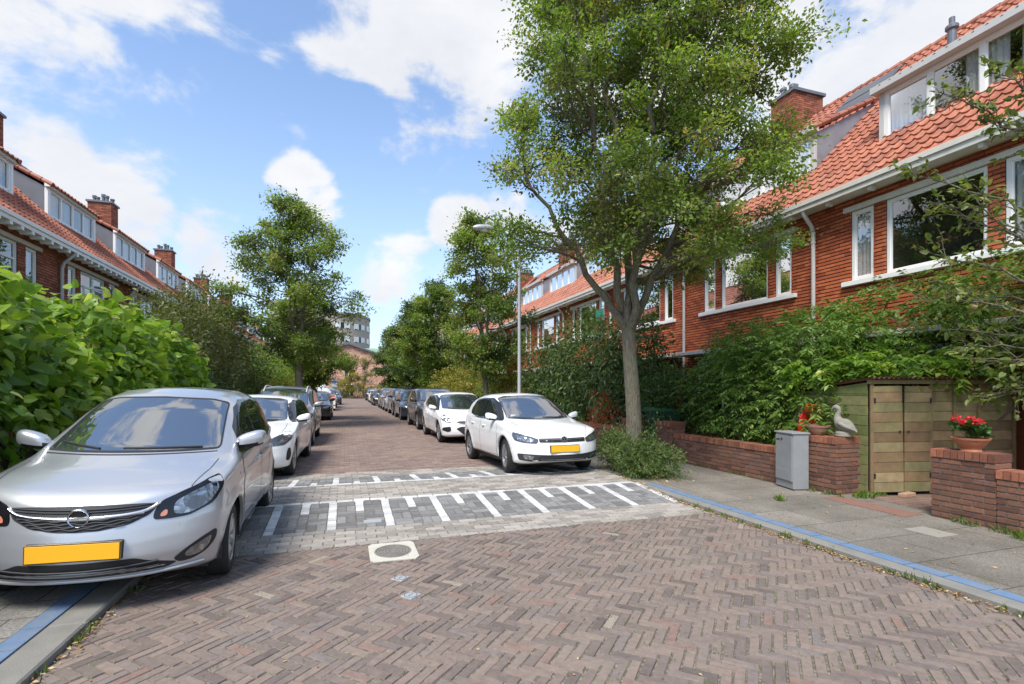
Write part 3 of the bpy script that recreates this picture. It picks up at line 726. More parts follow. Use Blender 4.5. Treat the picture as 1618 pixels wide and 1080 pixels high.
labR = ['brick house nearest on the right, its big upstairs window and white dormer above the shed',
        'second brick house on the right, behind the big tree, downpipe at its near edge',
        'third brick house on the right, chimney stack at its near edge, behind the big tree',
        'fourth brick house on the right, its windows just left of the big tree trunk',
        'fifth brick house on the right, above the dark laurel shrub',
        'sixth brick house on the right, seen behind the street lamp',
        'seventh brick house on the right, just past the street lamp',
        'eighth brick house on the right, behind the slim street tree']
hA = house(1, WR, True, labR[0], (9.6, 3.88, 0), trioR, dormA, None, [vent])
hB = house(1, WR, True, labR[1], (9.6, 3.88 + WR, 0), trioR, dormB, (WR + .1, 3.7, 4.9, .9, 9.3, 10.9), [skylight])
hC = house(1, WR, True, labR[2], (9.6, 3.88 + 2 * WR, 0), trioR, dormB)
for k in range(3, 15):
    src = hB if k % 2 else hC
    c_ = copy_tree(src); c_.location = (9.6, 3.88 + k * WR, 0)
    c_['label'] = labR[k] if k < 8 else ['far brick house of the right hand row, number %s from the camera, mostly behind trees' % w_ for w_ in ('nine', 'ten', 'eleven', 'twelve', 'thirteen', 'fourteen', 'fifteen')][k - 8]
trioL = [(.54, 1.01), (1.27, 2.86), (3.19, 3.68)]
dormL = (1.47, 4.47, .92, 6.72, 7.55)
h1 = house(-1, WLf, False, 'brown brick house nearest on the left, cut by the picture edge', (-7.5, 17.1 - WLf, 0), trioL, dormL)
h2 = house(-1, WLf, False, 'second brown brick house on the left, an upstairs window tilted open above the bright hedge', (-7.5, 17.1, 0), trioL, dormL, (WLf * 1.0, 3.75, 4.75, .8, 9.4, 10.95))
m = HB(-1); a0 = 1.55
for pts in ([(-.0, 0), ]):
    M_ = Matrix.Translation((7.5 - 7.5 - .03 * 0, a0, 3.8)) 
sash = MB(); Ms = Matrix.Translation((0.02, 1.34, 3.8)) @ Matrix.Rotation(R(-28), 4, 'Z')
for bx in ((-.02, .02, 0, .05, 0, .85), (-.02, .02, .6, .65, 0, .85), (-.02, .02, .05, .6, 0, .05), (-.02, .02, .05, .6, .8, .85)): sash.box(*bx, M=Ms)
sash.build('open_casement', M_whiteframe, h2)
h3 = house(-1, WLf, False, 'third brown brick house on the left, beyond the nearest chimney, above the hedge end', (-7.5, 17.1 + WLf, 0), trioL, dormL)
labL = ['fourth brown brick house on the left, carrying the second visible chimney', 'fifth brown brick house on the left, above the olive shrub', 'sixth brown brick house on the left, above the olive shrub end',
        'seventh brown brick house on the left, beside the tall left tree crown', 'eighth brown brick house on the left, behind the tall left tree crown']
for k in range(3, 15):
    c_ = copy_tree(h2 if k % 2 == 1 else h3)
    if k % 2 == 1:
        for ch in list(c_.children):
            if ch.name.startswith('open_casement'): bpy.data.objects.remove(ch)
    c_.location = (-7.5, 17.1 + (k - 1) * WLf, 0)
    c_['label'] = labL[k - 3] if k < 8 else 'far brown brick house of the left hand row, number %s from the camera, behind trees' % ('nine', 'ten', 'eleven', 'twelve', 'thirteen', 'fourteen', 'fifteen')[k - 8]

# ------------------------------------------------------------------ end of the street
M_pink = brickshader('pink_brick', (.42, .20, .13), (.58, .36, .26), (.38, .30, .24), 1.0, .28)
hall = empty('brick_hall', 'large pink brick hall with a low gable closing the end of the street', 'building', (0, 97, 0))
m = MB()
prof = [(-24, 0), (24, 0), (24, 2.8), (9.8, 6.3), (.6, 9.6), (-9, 7.2), (-24, 4)]
V = [(x, 0, z) for x, z in prof] + [(x, 22, z) for x, z in prof]; n = len(prof)
m.add(V, [tuple(range(n)), tuple(range(2 * n - 1, n - 1, -1))] + [(i, (i + 1) % n, n + (i + 1) % n, n + i) for i in (0, 1, n - 1)]); m.build('wall', M_pink, hall)
m = MB()
for i in (2, 3, 4, 5):
    (xa, za), (xb, zb_) = prof[i], prof[i + 1]
    m.add([(xa, -.5, za + .05), (xb, -.5, zb_ + .05), (xb, 22, zb_ + .05), (xa, 22, za + .05), (xa, -.5, za + .4), (xb, -.5, zb_ + .4), (xb, 22, zb_ + .4), (xa, 22, za + .4)], [(0, 1, 2, 3), (4, 5, 6, 7), (0, 1, 5, 4), (2, 3, 7, 6), (0, 3, 7, 4), (1, 2, 6, 5)])
simple('green_roof', (.20, .30, .20), .6, .2, 1); m.build('roof', M_darkzinc, hall)
for x0, x1, z0, z1 in ((-.3, 1.3, 3.2, 6.6), (-.1, 1.5, .3, 2.4)):
    m = MB(); m.box(x0, x1, -.02, .1, z0, z1); wf = m.build('window', M_blackgloss, hall)
    m = MB()
    for x in (x0, (x0 + x1) / 2 - .05, x1 - .1): m.box(x, x + .1, -.08, -.021, z0, z1)
    m.box(x0, x1, -.07, -.022, z1 - .1, z1); m.build('frame', M_whiteframe, wf)
m = MB(); m.box(6, 24, -.02, 18, 0, .0); 
# green pitched roof showing behind, on the right
tw = empty('green_roof_hall', 'long low building with a pale green roof behind the pink brick hall', 'building', (10, 121, 0))
m = MB(); m.box(-9, 16, 0, 10, 0, 8.0); m.build('wall', M_pink, tw); m = MB(); m.add([(-9.4, -.4, 8.0), (16, -.4, 8.0), (16, 5, 11.3), (-9.4, 5, 11.3), (16, 10, 8.0), (-9.4, 10, 8)], [(0, 1, 2, 3), (3, 2, 4, 5), (0, 3, 5), (1, 4, 2)]); m.build('roof', MATS['green_roof'], tw)
# rounded apartment tower
M_tower = simple('tower_render', (.40, .345, .28), .9, .12, .8)
tower = empty('apartment_tower', 'rounded beige apartment tower rising behind the pink hall', 'building', (-7.5, 172, 0))
rad = 15.0; m = MB(); m.lathe([(rad, 0), (rad, 23.6), (0, 23.6)], 64); m.build('wall', M_tower, tower, smooth=False)
m = MB(); m.lathe([(rad + .25, 23.6), (rad + .25, 24.3), (rad - .4, 24.3), (rad - .4, 23.6)], 64); m.build('parapet', M_tower, tower)
for fl in range(3):
    z0 = 20.2 - fl * 3.9 - .6
    for aa in range(-176, 0, 25):
        w_ = MB(); a0, a1 = R(aa + 3), R(aa + 21)
        w_.lathe([(rad + .02, z0), (rad + .05, z0), (rad + .05, z0 + 1.75), (rad + .02, z0 + 1.75)], 8, a0=a0, a1=a1)
        wo = w_.build('window', M_blackgloss, tower)
        f = MB()
        for t_ in (0, .3, .36, .66, .72, 1.0):
            am = lerp(a0, a1, t_); f.box(rad + .04, rad + .12, -.1, .1, z0, z0 + 1.75, M=Matrix.Rotation(am, 4, 'Z'))
        for (ta, tb) in ((0, .3), (.72, 1)): f.lathe([(rad + .06, z0 + .2), (rad + .09, z0 + .2), (rad + .09, z0 + 1.7), (rad + .06, z0 + 1.7)], 5, a0=lerp(a0, a1, ta), a1=lerp(a0, a1, tb))
        f.build('frame', M_whiteframe, wo)
# steep roofed house at the far right corner
far = empty('corner_house', 'tall brown roofed house with a dark chimney above the far right trees', 'house', (12.5, 74, 0))
m = MB(); m.box(0, 12, 0, 10, 0, 8.5); m.build('wall', M_brickL, far)
m = MB(); m.add([(-.4, -.4, 8.5), (12.4, -.4, 8.5), (12.4, 10.4, 8.5), (-.4, 10.4, 8.5), (1.0, 5, 13.4), (11, 5, 13.4)], [(0, 1, 5, 4), (1, 2, 5), (2, 3, 4, 5), (3, 0, 4)]); rf = m.build('roof', simple('brown_roof', (.22, .13, .09), .8, .2, 3), far)
m = MB(); m.box(1.3, 2.7, 4, 5.6, 11, 14.4); m.box(1.2, 2.8, 3.9, 5.7, 14.4, 14.6); m.box(1.6, 2.0, 4.4, 4.9, 14.6, 15.0); m.build('chimney', M_darkzinc, rf)
# ------------------------------------------------------------------ vegetation
def norm(a): return a / (np.linalg.norm(a, axis=-1, keepdims=True) + 1e-9)
def leaf_mesh(m, P, out, L, asp=.5, droop=.25, flat=.5, kind='simple', mi=0, rn=None, spread=.8, lvar=.3):
    """P (n,3) leaf bases, out (n,3) growth direction; leaves lie mostly level, tipped toward 'out'"""
    n = len(P)
    if n == 0: return
    a = norm(out + RNG.normal(0, spread, (n, 3)) + np.array([0, 0, -droop]))
    up = norm(np.array([0, 0, 1.]) * flat + out * (1 - flat) * .8 + RNG.normal(0, .35, (n, 3)))
    b = norm(np.cross(up, a)); c = np.cross(a, b)
    l = L * np.clip(1 + RNG.normal(0, lvar, n), .45, 1.7)
    rn = np.clip(RNG.beta(2, 2, n), 0, 1) if rn is None else rn
    def pt(x, y, z): return P + a * (l * x)[:, None] + b * (l * y * asp)[:, None] + c * (l * z)[:, None]
    o = np.arange(n)[:, None]
    if kind == 'simple':
        V = np.stack([pt(0, 0, 0), pt(.45, .5, .06), pt(1, 0, -.08), pt(.45, -.5, .06)], 1).reshape(-1, 3)
        F = np.concatenate([o * 4 + np.array([[0, 2, 1]]), o * 4 + np.array([[0, 3, 2]])]); m.add(V, F, mi, np.tile(rn, 2))
    else:
        V = np.stack([pt(0, 0, 0), pt(.5, 0, -.05), pt(1.0, 0, -.22), pt(.05, .42, .06), pt(.42, .52, .05), pt(.78, .30, -.06), pt(.05, -.42, .06), pt(.42, -.52, .05), pt(.78, -.30, -.06)], 1).reshape(-1, 3)
        q = np.array([[0, 1, 4, 3], [1, 2, 5, 4], [0, 6, 7, 1], [1, 7, 8, 2]])
        F = np.concatenate([o * 9 + q[i:i + 1] for i in range(4)]); m.add(V, F, mi, np.tile(rn, 4))
def rand_dir(n): return norm(RNG.normal(0, 1, (n, 3)))
G_MID = leafmat('leaf_mid', [(0, (.08, .135, .028)), (.35, (.14, .215, .042)), (.7, (.21, .30, .062)), (.93, (.31, .39, .10)), (1, (.34, .29, .11))], trans=.52)
G_DARK = leafmat('leaf_dark', [(0, (.035, .068, .02)), (.5, (.07, .12, .032)), (.9, (.12, .17, .05)), (1, (.18, .21, .07))], trans=.38, rough=.35)
G_BRIGHT = leafmat('leaf_bright', [(0, (.075, .16, .02)), (.4, (.15, .27, .03)), (.75, (.26, .38, .05)), (1, (.46, .50, .12))], trans=.45, rough=.4)
G_OLIVE = leafmat('leaf_olive', [(0, (.065, .09, .028)), (.5, (.125, .15, .045)), (1, (.21, .21, .08))], trans=.4)
G_YEL = leafmat('leaf_yellow', [(0, (.14, .15, .02)), (.5, (.26, .24, .04)), (1, (.40, .33, .07))], trans=.4)
G_WEED = leafmat('leaf_weed', [(0, (.06, .11, .025)), (.6, (.12, .18, .045)), (.9, (.19, .22, .08)), (1, (.28, .22, .12))], trans=.3)
G_RED = leafmat('leaf_red', [(0, (.30, .07, .03)), (.6, (.48, .15, .06)), (1, (.55, .30, .12))], trans=.3)
G_RUST = leafmat('leaf_rust', [(0, (.10, .05, .02)), (.5, (.19, .12, .04)), (1, (.16, .17, .05))], trans=.3)

def limb(m, a, b_, r0, r1, sag=0, n=7, wob=.05, k=7):
    a, b_ = np.array(a, float), np.array(b_, float); t = np.linspace(0, 1, n)[:, None]; L = np.linalg.norm(b_ - a)
    p = a + (b_ - a) * t + np.array([0, 0, 1.]) * (sag * np.sin(t * np.pi)); w_ = RNG.normal(0, wob * L / n ** .5, (n, 3)); w_[0] = w_[-1] = 0
    m.tube(p + w_, np.linspace(r0, r1, n), k, cap=False); return p + w_

def tree(name, label, loc, height, trunk_r, fork, env, nclump, per, leaf, mats, bark, clump=(.5, .9), lean=(0, 0), asp=.55, big=(), group=None, kindl='simple', cz=.62, holes=None, seed=0, droop=.3, limbs=None, zmin=None):
    """env(z) -> (cx, cy, rx, ry) crown section at height z; clumps of leaves fill it, each on its own bough"""
    global RNG
    RNG = np.random.default_rng(100 + seed)
    root = empty(name, label, 'tree', loc, 0, group)
    tb = MB(); zs = np.linspace(0, fork, 9)
    tr = np.stack([lean[0] * (zs / fork) ** 1.2 + .03 * np.sin(zs * 2.1), lean[1] * zs / fork + .03 * np.cos(zs * 1.7) - .03, zs], -1)
    rr = trunk_r * (1 - .22 * zs / fork) * (1 + .45 * np.exp(-zs / .22)); tb.tube(tr, rr, 16, cap=False)
    top = tr[-1]; leaders = []
    zt = height
    nl = 3 if limbs is None else len(limbs)
    for i in range(nl):
        if limbs is None:
            a = 2 * math.pi * i / nl + seed; e = env(zt * .8); end = np.array([e[0] + .45 * e[2] * math.cos(a), e[1] + .45 * e[3] * math.sin(a), zt * (.86 + .05 * i)])
        else: end = np.array(limbs[i])
        leaders.append((limb(tb, top - np.array([0, 0, .25]), end, rr[-1] * .68, .022, .0, 14, .045, 9), rr[-1] * .68))
    C = []
    tries = 0
    z0 = zmin or fork * .82
    while len(C) < nclump and tries < nclump * 60:
        tries += 1; z = RNG.uniform(z0, height); cx, cy, rx, ry = env(z)
        if rx <= 0: continue
        a = RNG.uniform(0, 2 * np.pi); q = RNG.uniform(0, 1) ** cz
        p = np.array([cx + rx * q * math.cos(a), cy + ry * q * math.sin(a), z + RNG.normal(0, .1)])
        if holes and any(np.linalg.norm((p - h[:3]) * (1, .6, 1)) < h[3] for h in holes): continue
        if C and min(np.linalg.norm(p - c[:3]) for c in C) < clump[0] * .62: continue
        C.append(np.array([*p, RNG.uniform(*clump)]))
    lv = MB()
    for c in C:
        p, r = c[:3], c[3]
        # bough from the nearest leader point that lies lower
        best = None
        for L_, r0 in leaders + [(tr, trunk_r)]:
            for i in range(2, len(L_)):
                q = L_[i]; hd = math.hypot(*(p - q)[:2]); dz = p[2] - q[2]
                s_ = np.linalg.norm(p - q) + (2.0 if dz < hd * .25 - .3 else 0) + (5 if dz < -.6 else 0)
                if best is None or s_ < best[0]: best = (s_, q, r0 * (1 - i / len(L_)) + .02)
        br = limb(tb, best[1], p, min(best[2] * .6, .014 * np.linalg.norm(p - best[1]) + .012), .008, -.05 * RNG.random(), 7, .06, 5)
        nt_ = 9; tips = p + rand_dir(nt_) * r * np.array([1, 1, .62]) * RNG.uniform(.55, 1.0, (nt_, 1))
        for q in tips: limb(tb, p if RNG.random() < .6 else br[-3], q, .009, .003, .02, 4, .08, 4)
        k = int(per * (r / clump[1]) ** 2 * RNG.uniform(.7, 1.3))
        # leaves hang along the twigs in small tufts
        ti = RNG.integers(0, nt_, k); t = RNG.uniform(.25, 1.12, k)[:, None]
        P = p + (tips[ti] - p) * t + RNG.normal(0, r * .2, (k, 3)) * np.array([1, 1, .7])
        tone = np.clip(RNG.normal(RNG.uniform(.25, .9), .2, k), 0, 1)
        leaf_mesh(lv, P, norm(P - p + np.array([0, 0, .1])), leaf, asp, droop, .55, kindl, int(RNG.random() < .16) if len(mats) > 1 else 0, tone)
    tb.build('trunk', bark, root, smooth=True)
    lv.build('crown', mats, root)
    return root

def shrub(name, label, blobs, n, leaf, mat, asp=.55, group=None, kindl='simple', cat='shrub', stems=14, base=None, droop=.3, inner=.5, flat=.5, rough=.16, spray=0, seed=0, barkm=None, flower=None):
    """a bush: blobs (x, y, z, rx, ry, rz) filled mainly near their skin, on real stems"""
    global RNG
    RNG = np.random.default_rng(500 + seed)
    B = np.array(blobs, float); base = base or (B[:, 0].mean(), B[:, 1].mean(), 0.0)
    root = empty(name, label, cat, base, 0, group); o = np.array(base)
    lv = MB(); st = MB(); vol = (B[:, 3] * B[:, 4] + B[:, 3] * B[:, 5] + B[:, 4] * B[:, 5]); pr = vol / vol.sum()
    for i in range(stems):
        c = B[i % len(B)]; e = c[:3] + rand_dir(1)[0] * c[3:] * .7; s0 = np.array([lerp(o[0], e[0], .25), lerp(o[1], e[1], .35), 0.0])
        limb(st, s0 - o, e - o, .022, .005, .0, 8, .06, 5)
    st.build('stems', barkm or M_barkdark, root, smooth=True)
    for bi, c in enumerate(B):
        k = int(n * pr[bi])
        if k < 5: continue
        d = rand_dir(k); q = np.where(RNG.random(k) < inner, RNG.uniform(.45, .9, k), RNG.uniform(.85, 1.06, k))
        # lumpy outline
        lump = np.zeros(k); F_ = RNG.normal(0, 1, (7, 3)); A_ = RNG.uniform(0, 6.28, 7)
        for f, a in zip(F_, A_): lump += np.sin((d * 5) @ f + a)
        q = q * (1 + rough * lump / 2.6)
        P = c[:3] + d * c[3:] * q[:, None]
        if spray:
            # leaflets in arching sprays
            ns = max(1, k // spray); S = RNG.integers(0, k, ns); Ps = []; Os = []
            ax = norm(d[S] * np.array([1, 1, .35]) + RNG.normal(0, .35, (ns, 3)) + np.array([0, 0, -.12]))
            for j in range(spray):
                t = (j // 2 + 1) / (spray / 2 + 1); side = 1 if j % 2 else -1
                lat = norm(np.cross(ax, np.array([0, 0, 1.])))
                p = P[S] + ax * (t * leaf * 3.4) + np.array([0, 0, -1.]) * (t * t * leaf * 1.1)
                Ps.append(p); Os.append(ax * .5 + lat * side)
            P = np.concatenate(Ps); d = np.concatenate(Os); k = len(P)
            keep = P[:, 2] > .03; tone = np.tile(np.clip(RNG.normal(.45, .24, ns), 0, 1), spray)
            leaf_mesh(lv, P[keep] - o, d[keep], leaf, asp, droop + .25, .75, kindl, 0, tone[keep], spread=.18)
        else:
            keep = P[:, 2] > .03
            tone = np.clip(.42 + .2 * lump / 2.6 + RNG.normal(0, .2, k), 0, 1)
            leaf_mesh(lv, P[keep] - o, d[keep], leaf, asp, droop, flat, kindl, 0, tone[keep], spread=.6, lvar=.42)
    lv.build('foliage', mat, root)
    return root

def env_from(tab):
    z = [t[0] for t in tab]
    def f(q): return tuple(np.interp(q, z, [t[i] for t in tab]) for i in range(1, 5))
    return f
# big street tree, right (local coordinates around its base); camera-right ~ (+.95, -.31)
def oval(tab):   # (z, offset to the right in the picture, half width, depth)
    return env_from([(z, o * .95, -o * .31, hw, dp) for z, o, hw, dp in tab])
E1 = oval([(2.9, .0, .6, .6), (3.4, -.1, 2.0, 1.6), (4.2, .2, 2.75, 2.2), (5.2, .15, 2.75, 2.3), (6.4, .05, 2.6, 2.3), (7.6, .2, 2.45, 2.1), (8.6, .3, 2.4, 2.0), (9.8, .4, 1.7, 1.6), (11.0, .4, .9, .9)])
tree('street_tree', 'large street tree on the right pavement, its crown leaving the top of the picture', (4.93, 8.0, .05), 10.9, .148, 2.75, E1, 285, 1000, .064, [G_MID, G_OLIVE], M_bark, (.36, .70), lean=(-.08, .03), seed=1, zmin=3.75,
     limbs=[(-.5, .3, 9.6), (.9, .2, 10.2), (1.9, -.5, 6.8), (-1.9, .5, 5.4), (1.7, 1.4, 8.4), (-1.3, -.4, 7.6), (.1, -1.2, 8.6)])
E2 = oval([(2.6, .2, .5, .5), (3.2, .2, 1.2, 1.1), (3.9, -.5, 2.0, 1.8), (4.6, -.6, 2.7, 2.2), (5.2, -.3, 2.8, 2.3), (5.9, -.2, 2.5, 2.0), (6.6, -.2, 2.0, 1.8), (7.6, -.2, 1.6, 1.4), (8.4, -.2, 1.0, .9), (9.0, -.3, .3, .3)])
tree('street_tree', 'tall street tree on the left, its wide crown against the sky', (-1.72, 21.6, .05), 8.9, .17, 2.9, E2, 115, 520, .10, [G_MID, G_DARK], M_bark, (.42, .78), seed=2, holes=[(.3, 0, 6.1, .55), (-1.2, -.3, 4.3, .5), (1.9, 0, 4.9, .4)])
E3 = oval([(2.2, 0, .6, .6), (2.8, .5, 1.5, 1.4), (3.4, .3, 1.5, 1.4), (4.2, -.4, 1.3, 1.3), (5.2, -.6, 1.0, 1.0), (6.0, -.6, .5, .5)])
tree('street_tree', 'smaller street tree just behind the tall one on the left', (-1.5, 27.2, .05), 6.1, .12, 2.3, E3, 60, 700, .11, [G_MID, G_OLIVE], M_bark, (.45, .8), seed=3)
E4 = oval([(2.3, 0, .5, .5), (3.0, .2, 1.4, 1.2), (4.0, .1, 1.75, 1.5), (5.2, -.1, 1.7, 1.5), (6.4, -.2, 1.35, 1.2), (7.4, -.3, .9, .8), (8.2, -.3, .35, .4)])
tree('street_tree', 'slim street tree beyond the white hatchbacks on the right', (5.15, 18.9, .05), 8.1, .12, 2.5, E4, 90, 560, .10, [G_MID, G_DARK], M_bark, (.4, .7), lean=(-.05, 0), seed=4)
E5 = oval([(2.2, 0, .8, .8), (3.0, -.2, 1.7, 1.5), (4.2, -.3, 2.0, 1.8), (5.4, -.1, 1.6, 1.4), (6.6, .1, 1.3, 1.1), (7.8, .3, .5, .5)])
tree('street_tree', 'third street tree along the right hand row, full round crown over the parked cars', (5.0, 29.6, .05), 7.7, .13, 2.2, E5, 85, 700, .12, [G_MID, G_DARK], M_bark, (.5, .85), seed=5)
E6 = oval([(1.9, 0, .6, .6), (2.8, 0, 1.6, 1.5), (4.4, 0, 2.0, 1.8), (6.0, 0, 1.6, 1.4), (7.4, 0, .8, .8), (8.3, .1, .5, .5)])
tree('street_tree', 'dark street tree far along the right, fourth of the row', (5.0, 40.0, .05), 8.0, .15, 2.0, E6, 75, 600, .15, [G_DARK, G_MID], M_bark, (.6, .95), seed=6)
tree('street_tree', 'last dark street tree on the right, near the end of the street', (4.7, 54.0, .05), 7.6, .13, 2.0, E6, 70, 520, .17, [G_DARK, G_MID], M_bark, (.6, .95), seed=7)
E7 = oval([(2.0, 0, .6, .6), (3.0, 0, 1.7, 1.5), (4.2, .2, 2.2, 1.8), (5.4, 0, 1.5, 1.3), (6.0, 0, .6, .6)])
tree('street_tree', 'sparse brownish street tree on the far left in front of the pink hall', (-1.6, 41.5, .05), 6.0, .14, 2.0, E7, 34, 150, .10, [G_RUST], M_barkdark, (.5, .8), seed=8)
tree('street_tree', 'far green street tree on the left beyond the sparse one', (-4.5, 52, 0), 7.5, .15, 1.8, E6, 45, 300, .17, [G_MID], M_bark, (.6, .95), seed=9)
E8 = oval([(1.0, 0, .6, .6), (2.0, 0, 1.6, 1.6), (3.4, .2, 1.7, 1.6), (5.4, .3, 1.1, 1.0), (6.6, .3, .3, .3)])
tree('young_tree', 'pale feathery young tree in front of the pink hall at the street end', (2.7, 84, 0), 6.6, .09, 1.2, E8, 36, 170, .16, [G_OLIVE, G_YEL], M_bark, (.5, .8), seed=10)
tree('young_tree', 'yellow green young tree left of the feathery one at the street end', (.8, 85, 0), 4.6, .09, .9, oval([(.8, 0, .6, .6), (2, 0, 1.7, 1.5), (3.6, 0, 1.5, 1.3), (4.6, 0, .4, .4)]), 26, 220, .17, [G_YEL, G_BRIGHT], M_bark, (.5, .8), seed=11)

# left gardens
M_fencewood = simple('dark_fence', (.035, .028, .024), .8, .3, 8, bump=.4)
def garden_wall(name, label, x0, x1, y0, y1, h, mats, step=None, z0=0):
    root = empty(name, label, 'garden wall', ((x0 + x1) / 2, (y0 + y1) / 2, 0)); return root
hg = 'broad leaved hedge masses on the left'
shrub('hedge', 'bright green broad leaved hedge at the left picture edge', [(-4.15, 5.0, 1.5, .95, 2.0, 1.35), (-4.3, 7.0, 1.8, 1.15, 1.5, 1.15), (-3.85, 6.2, 1.1, .8, 1.8, 1.1), (-4.6, 3.4, 1.7, 1.2, 1.4, 1.5), (-3.6, 7.6, 1.2, .6, 1.0, .95), (-4.2, 6.4, 2.35, .8, 1.2, .75), (-4.3, 7.8, 1.6, .8, .8, .8)], 13500, .135, G_BRIGHT, .78, hg, 'broad', 'hedge', droop=.75, inner=.35, flat=.35, rough=.13, seed=1)
shrub('hedge', 'second bright green broad leaved hedge, lower, just above the silver car roof', [(-4.1, 9.6, 1.8, 1.0, 1.5, 1.15), (-4.2, 11.6, 1.75, 1.0, 1.7, 1.1), (-3.7, 10.4, 1.1, .75, 2.0, 1.0), (-3.8, 13.0, 1.4, .9, 1.2, 1.1), (-3.9, 12.2, 2.15, .8, 1.5, .85), (-4.05, 10.4, 2.15, .9, 1.1, .85), (-4.0, 8.8, 1.2, .8, .9, 1.0)], 13500, .13, G_BRIGHT, .78, hg, 'broad', 'hedge', droop=.7, inner=.35, flat=.35, rough=.13, seed=2)
shrub('shrub', 'tall olive green fine leaved shrub behind the bright hedges', [(-5.0, 15.6, 2.1, 1.1, 1.8, 1.7), (-4.8, 17.8, 2.7, 1.2, 1.6, 2.1), (-4.6, 20.2, 3.1, 1.3, 1.6, 2.2), (-4.9, 22.6, 2.9, 1.3, 1.6, 2.2), (-4.8, 19, 1.4, 1.4, 3, 1.4)], 42000, .095, G_OLIVE, .5, seed=3, rough=.2, stems=24)
shrub('conifer', 'blue green feathery conifer low in front of the olive shrub', [(-3.9, 16.6, .9, .7, 1.3, 1.0), (-3.8, 18.4, 1.2, .7, 1.2, 1.2)], 9000, .08, leafmat('leaf_bluegreen', [(0, (.02, .05, .025)), (1, (.07, .12, .06))]), .25, cat='conifer', seed=4, droop=.5)
shrub('shrub', 'dark green shrub left of the tall left tree trunk', [(-3.8, 22.2, 1.1, .9, 1.5, 1.2), (-4.2, 25.0, 1.7, 1.2, 1.9, 1.6)], 12000, .09, G_DARK, seed=5)
shrub('shrub', 'mid green garden tree mass behind the grey people carrier', [(-4.2, 28.5, 2.0, 1.5, 2.2, 1.9), (-3.6, 32.0, 1.6, 1.3, 2.2, 1.6), (-4.4, 35.5, 2.2, 1.5, 2.2, 2.1)], 16000, .11, G_MID, seed=6)
shrub('shrub', 'yellow green shrub between the left parked cars and the houses', [(-3.2, 24.0, 1.0, .7, 1.3, 1.0), (-3.0, 30.0, 1.1, .8, 1.5, 1.1)], 6000, .10, G_YEL, seed=7)
shrub('shrub', 'far dark shrub mass on the left beyond the second street tree', [(-4.0, 41, 1.9, 1.8, 3.5, 1.9), (-4.4, 48, 2.1, 2.0, 4.0, 2.1), (-4.6, 58, 2.2, 2.2, 6, 2.2), (-5, 72, 2.3, 2.2, 8, 2.3)], 18000, .15, G_MID, seed=8)
# right gardens
shrub('shrub', 'large green shrub with arching compound leaves behind the low brick wall', [(7.75, 7.0, 1.55, .85, 1.3, 1.15), (8.0, 8.4, 1.75, 1.0, 1.2, 1.2), (7.45, 6.4, 1.1, .55, .8, .75), (7.4, 7.7, 1.0, .6, 1.2, .7), (8.1, 6.2, 1.9, .6, .8, .75), (8.0, 9.4, 1.5, .9, .7, 1.0), (7.9, 7.6, 2.3, .8, 1.5, .7), (6.98, 6.35, 1.0, .2, .32, .35)], 25000, .085, leafmat('leaf_compound', [(0, (.06, .12, .023)), (.5, (.125, .22, .038)), (.85, (.20, .31, .065)), (1, (.29, .38, .10))], trans=.42), .42, spray=10, seed=9, flat=.6, rough=.14, stems=20)
shrub('shrub', 'fresh green leafy sprays reaching over the timber shed roof', [(8.0, 5.9, 1.9, .6, .5, .2), (8.8, 5.3, 1.88, .6, .4, .18), (7.5, 6.3, 1.85, .45, .4, .25), (8.3, 5.5, 1.95, .8, .4, .2)], 5200, .10, G_BRIGHT, .5, spray=12, seed=10, rough=.3, stems=8, inner=.1)
shrub('climber', 'dark wisteria climbing along the balcony above the shed', [(9.0, 4.6, 2.95, .6, 1.1, .55), (9.0, 6.2, 2.9, .6, 1.2, .55), (9.05, 7.8, 2.75, .55, 1.1, .5), (9.1, 9.2, 2.6, .5, 1.0, .42), (9.05, 3.2, 2.8, .7, 1.0, .7), (9.2, 10.3, 2.45, .4, .7, .35), (8.9, 5.0, 2.0, .4, 2.0, .4)], 24000, .085, MATS['leaf_compound'], .42, spray=10, cat='climbing plant', seed=11, flat=.6, stems=10, rough=.2)
shrub('shrub', 'rounded green shrub behind the green bin and right of the big tree trunk', [(7.3, 10.4, 1.0, .8, 1.0, .95), (7.6, 11.3, 1.3, .9, 1.0, 1.0), (7.6, 10.6, 1.1, .7, .8, .9)], 13000, .055, leafmat('leaf_round', [(0, (.035, .075, .015)), (.6, (.07, .13, .025)), (1, (.13, .19, .04))]), .6, seed=12)
shrub('shrub', 'tall dark laurel like shrub left of the big tree trunk', [(7.2, 13.2, 1.9, 1.0, 1.4, 1.7), (7.3, 15.2, 2.2, 1.2, 1.5, 1.9), (7.2, 17.4, 2.0, 1.2, 1.4, 1.7), (7.8, 12.3, 2.4, .9, .9, 1.4), (7.0, 16, 1.0, 1.0, 2.4, 1.0)], 26000, .115, G_DARK, .42, seed=13, droop=.9, flat=.25, rough=.22, stems=26)
shrub('shrub', 'yellow leaved small tree behind the white hatchbacks', [(6.4, 20.8, 2.2, .9, 1.0, .8), (6.6, 20.2, 3.0, .7, .8, .6)], 5200, .085, G_YEL, cat='small tree', seed=14, rough=.3)
shrub('shrub', 'yellow green domed small tree further along the right hand row', [(5.9, 26.4, 1.9, 1.5, 1.5, .9), (6.0, 26.0, 1.3, 1.6, 1.4, .7)], 8500, .09, G_YEL, cat='small tree', seed=15, rough=.22)
shrub('shrub', 'dark green garden shrubs between the two yellow small trees', [(7.2, 23.5, 1.3, 1.2, 1.6, 1.2), (7.2, 29.5, 1.6, 1.3, 2.0, 1.5)], 10000, .11, G_MID, seed=16)
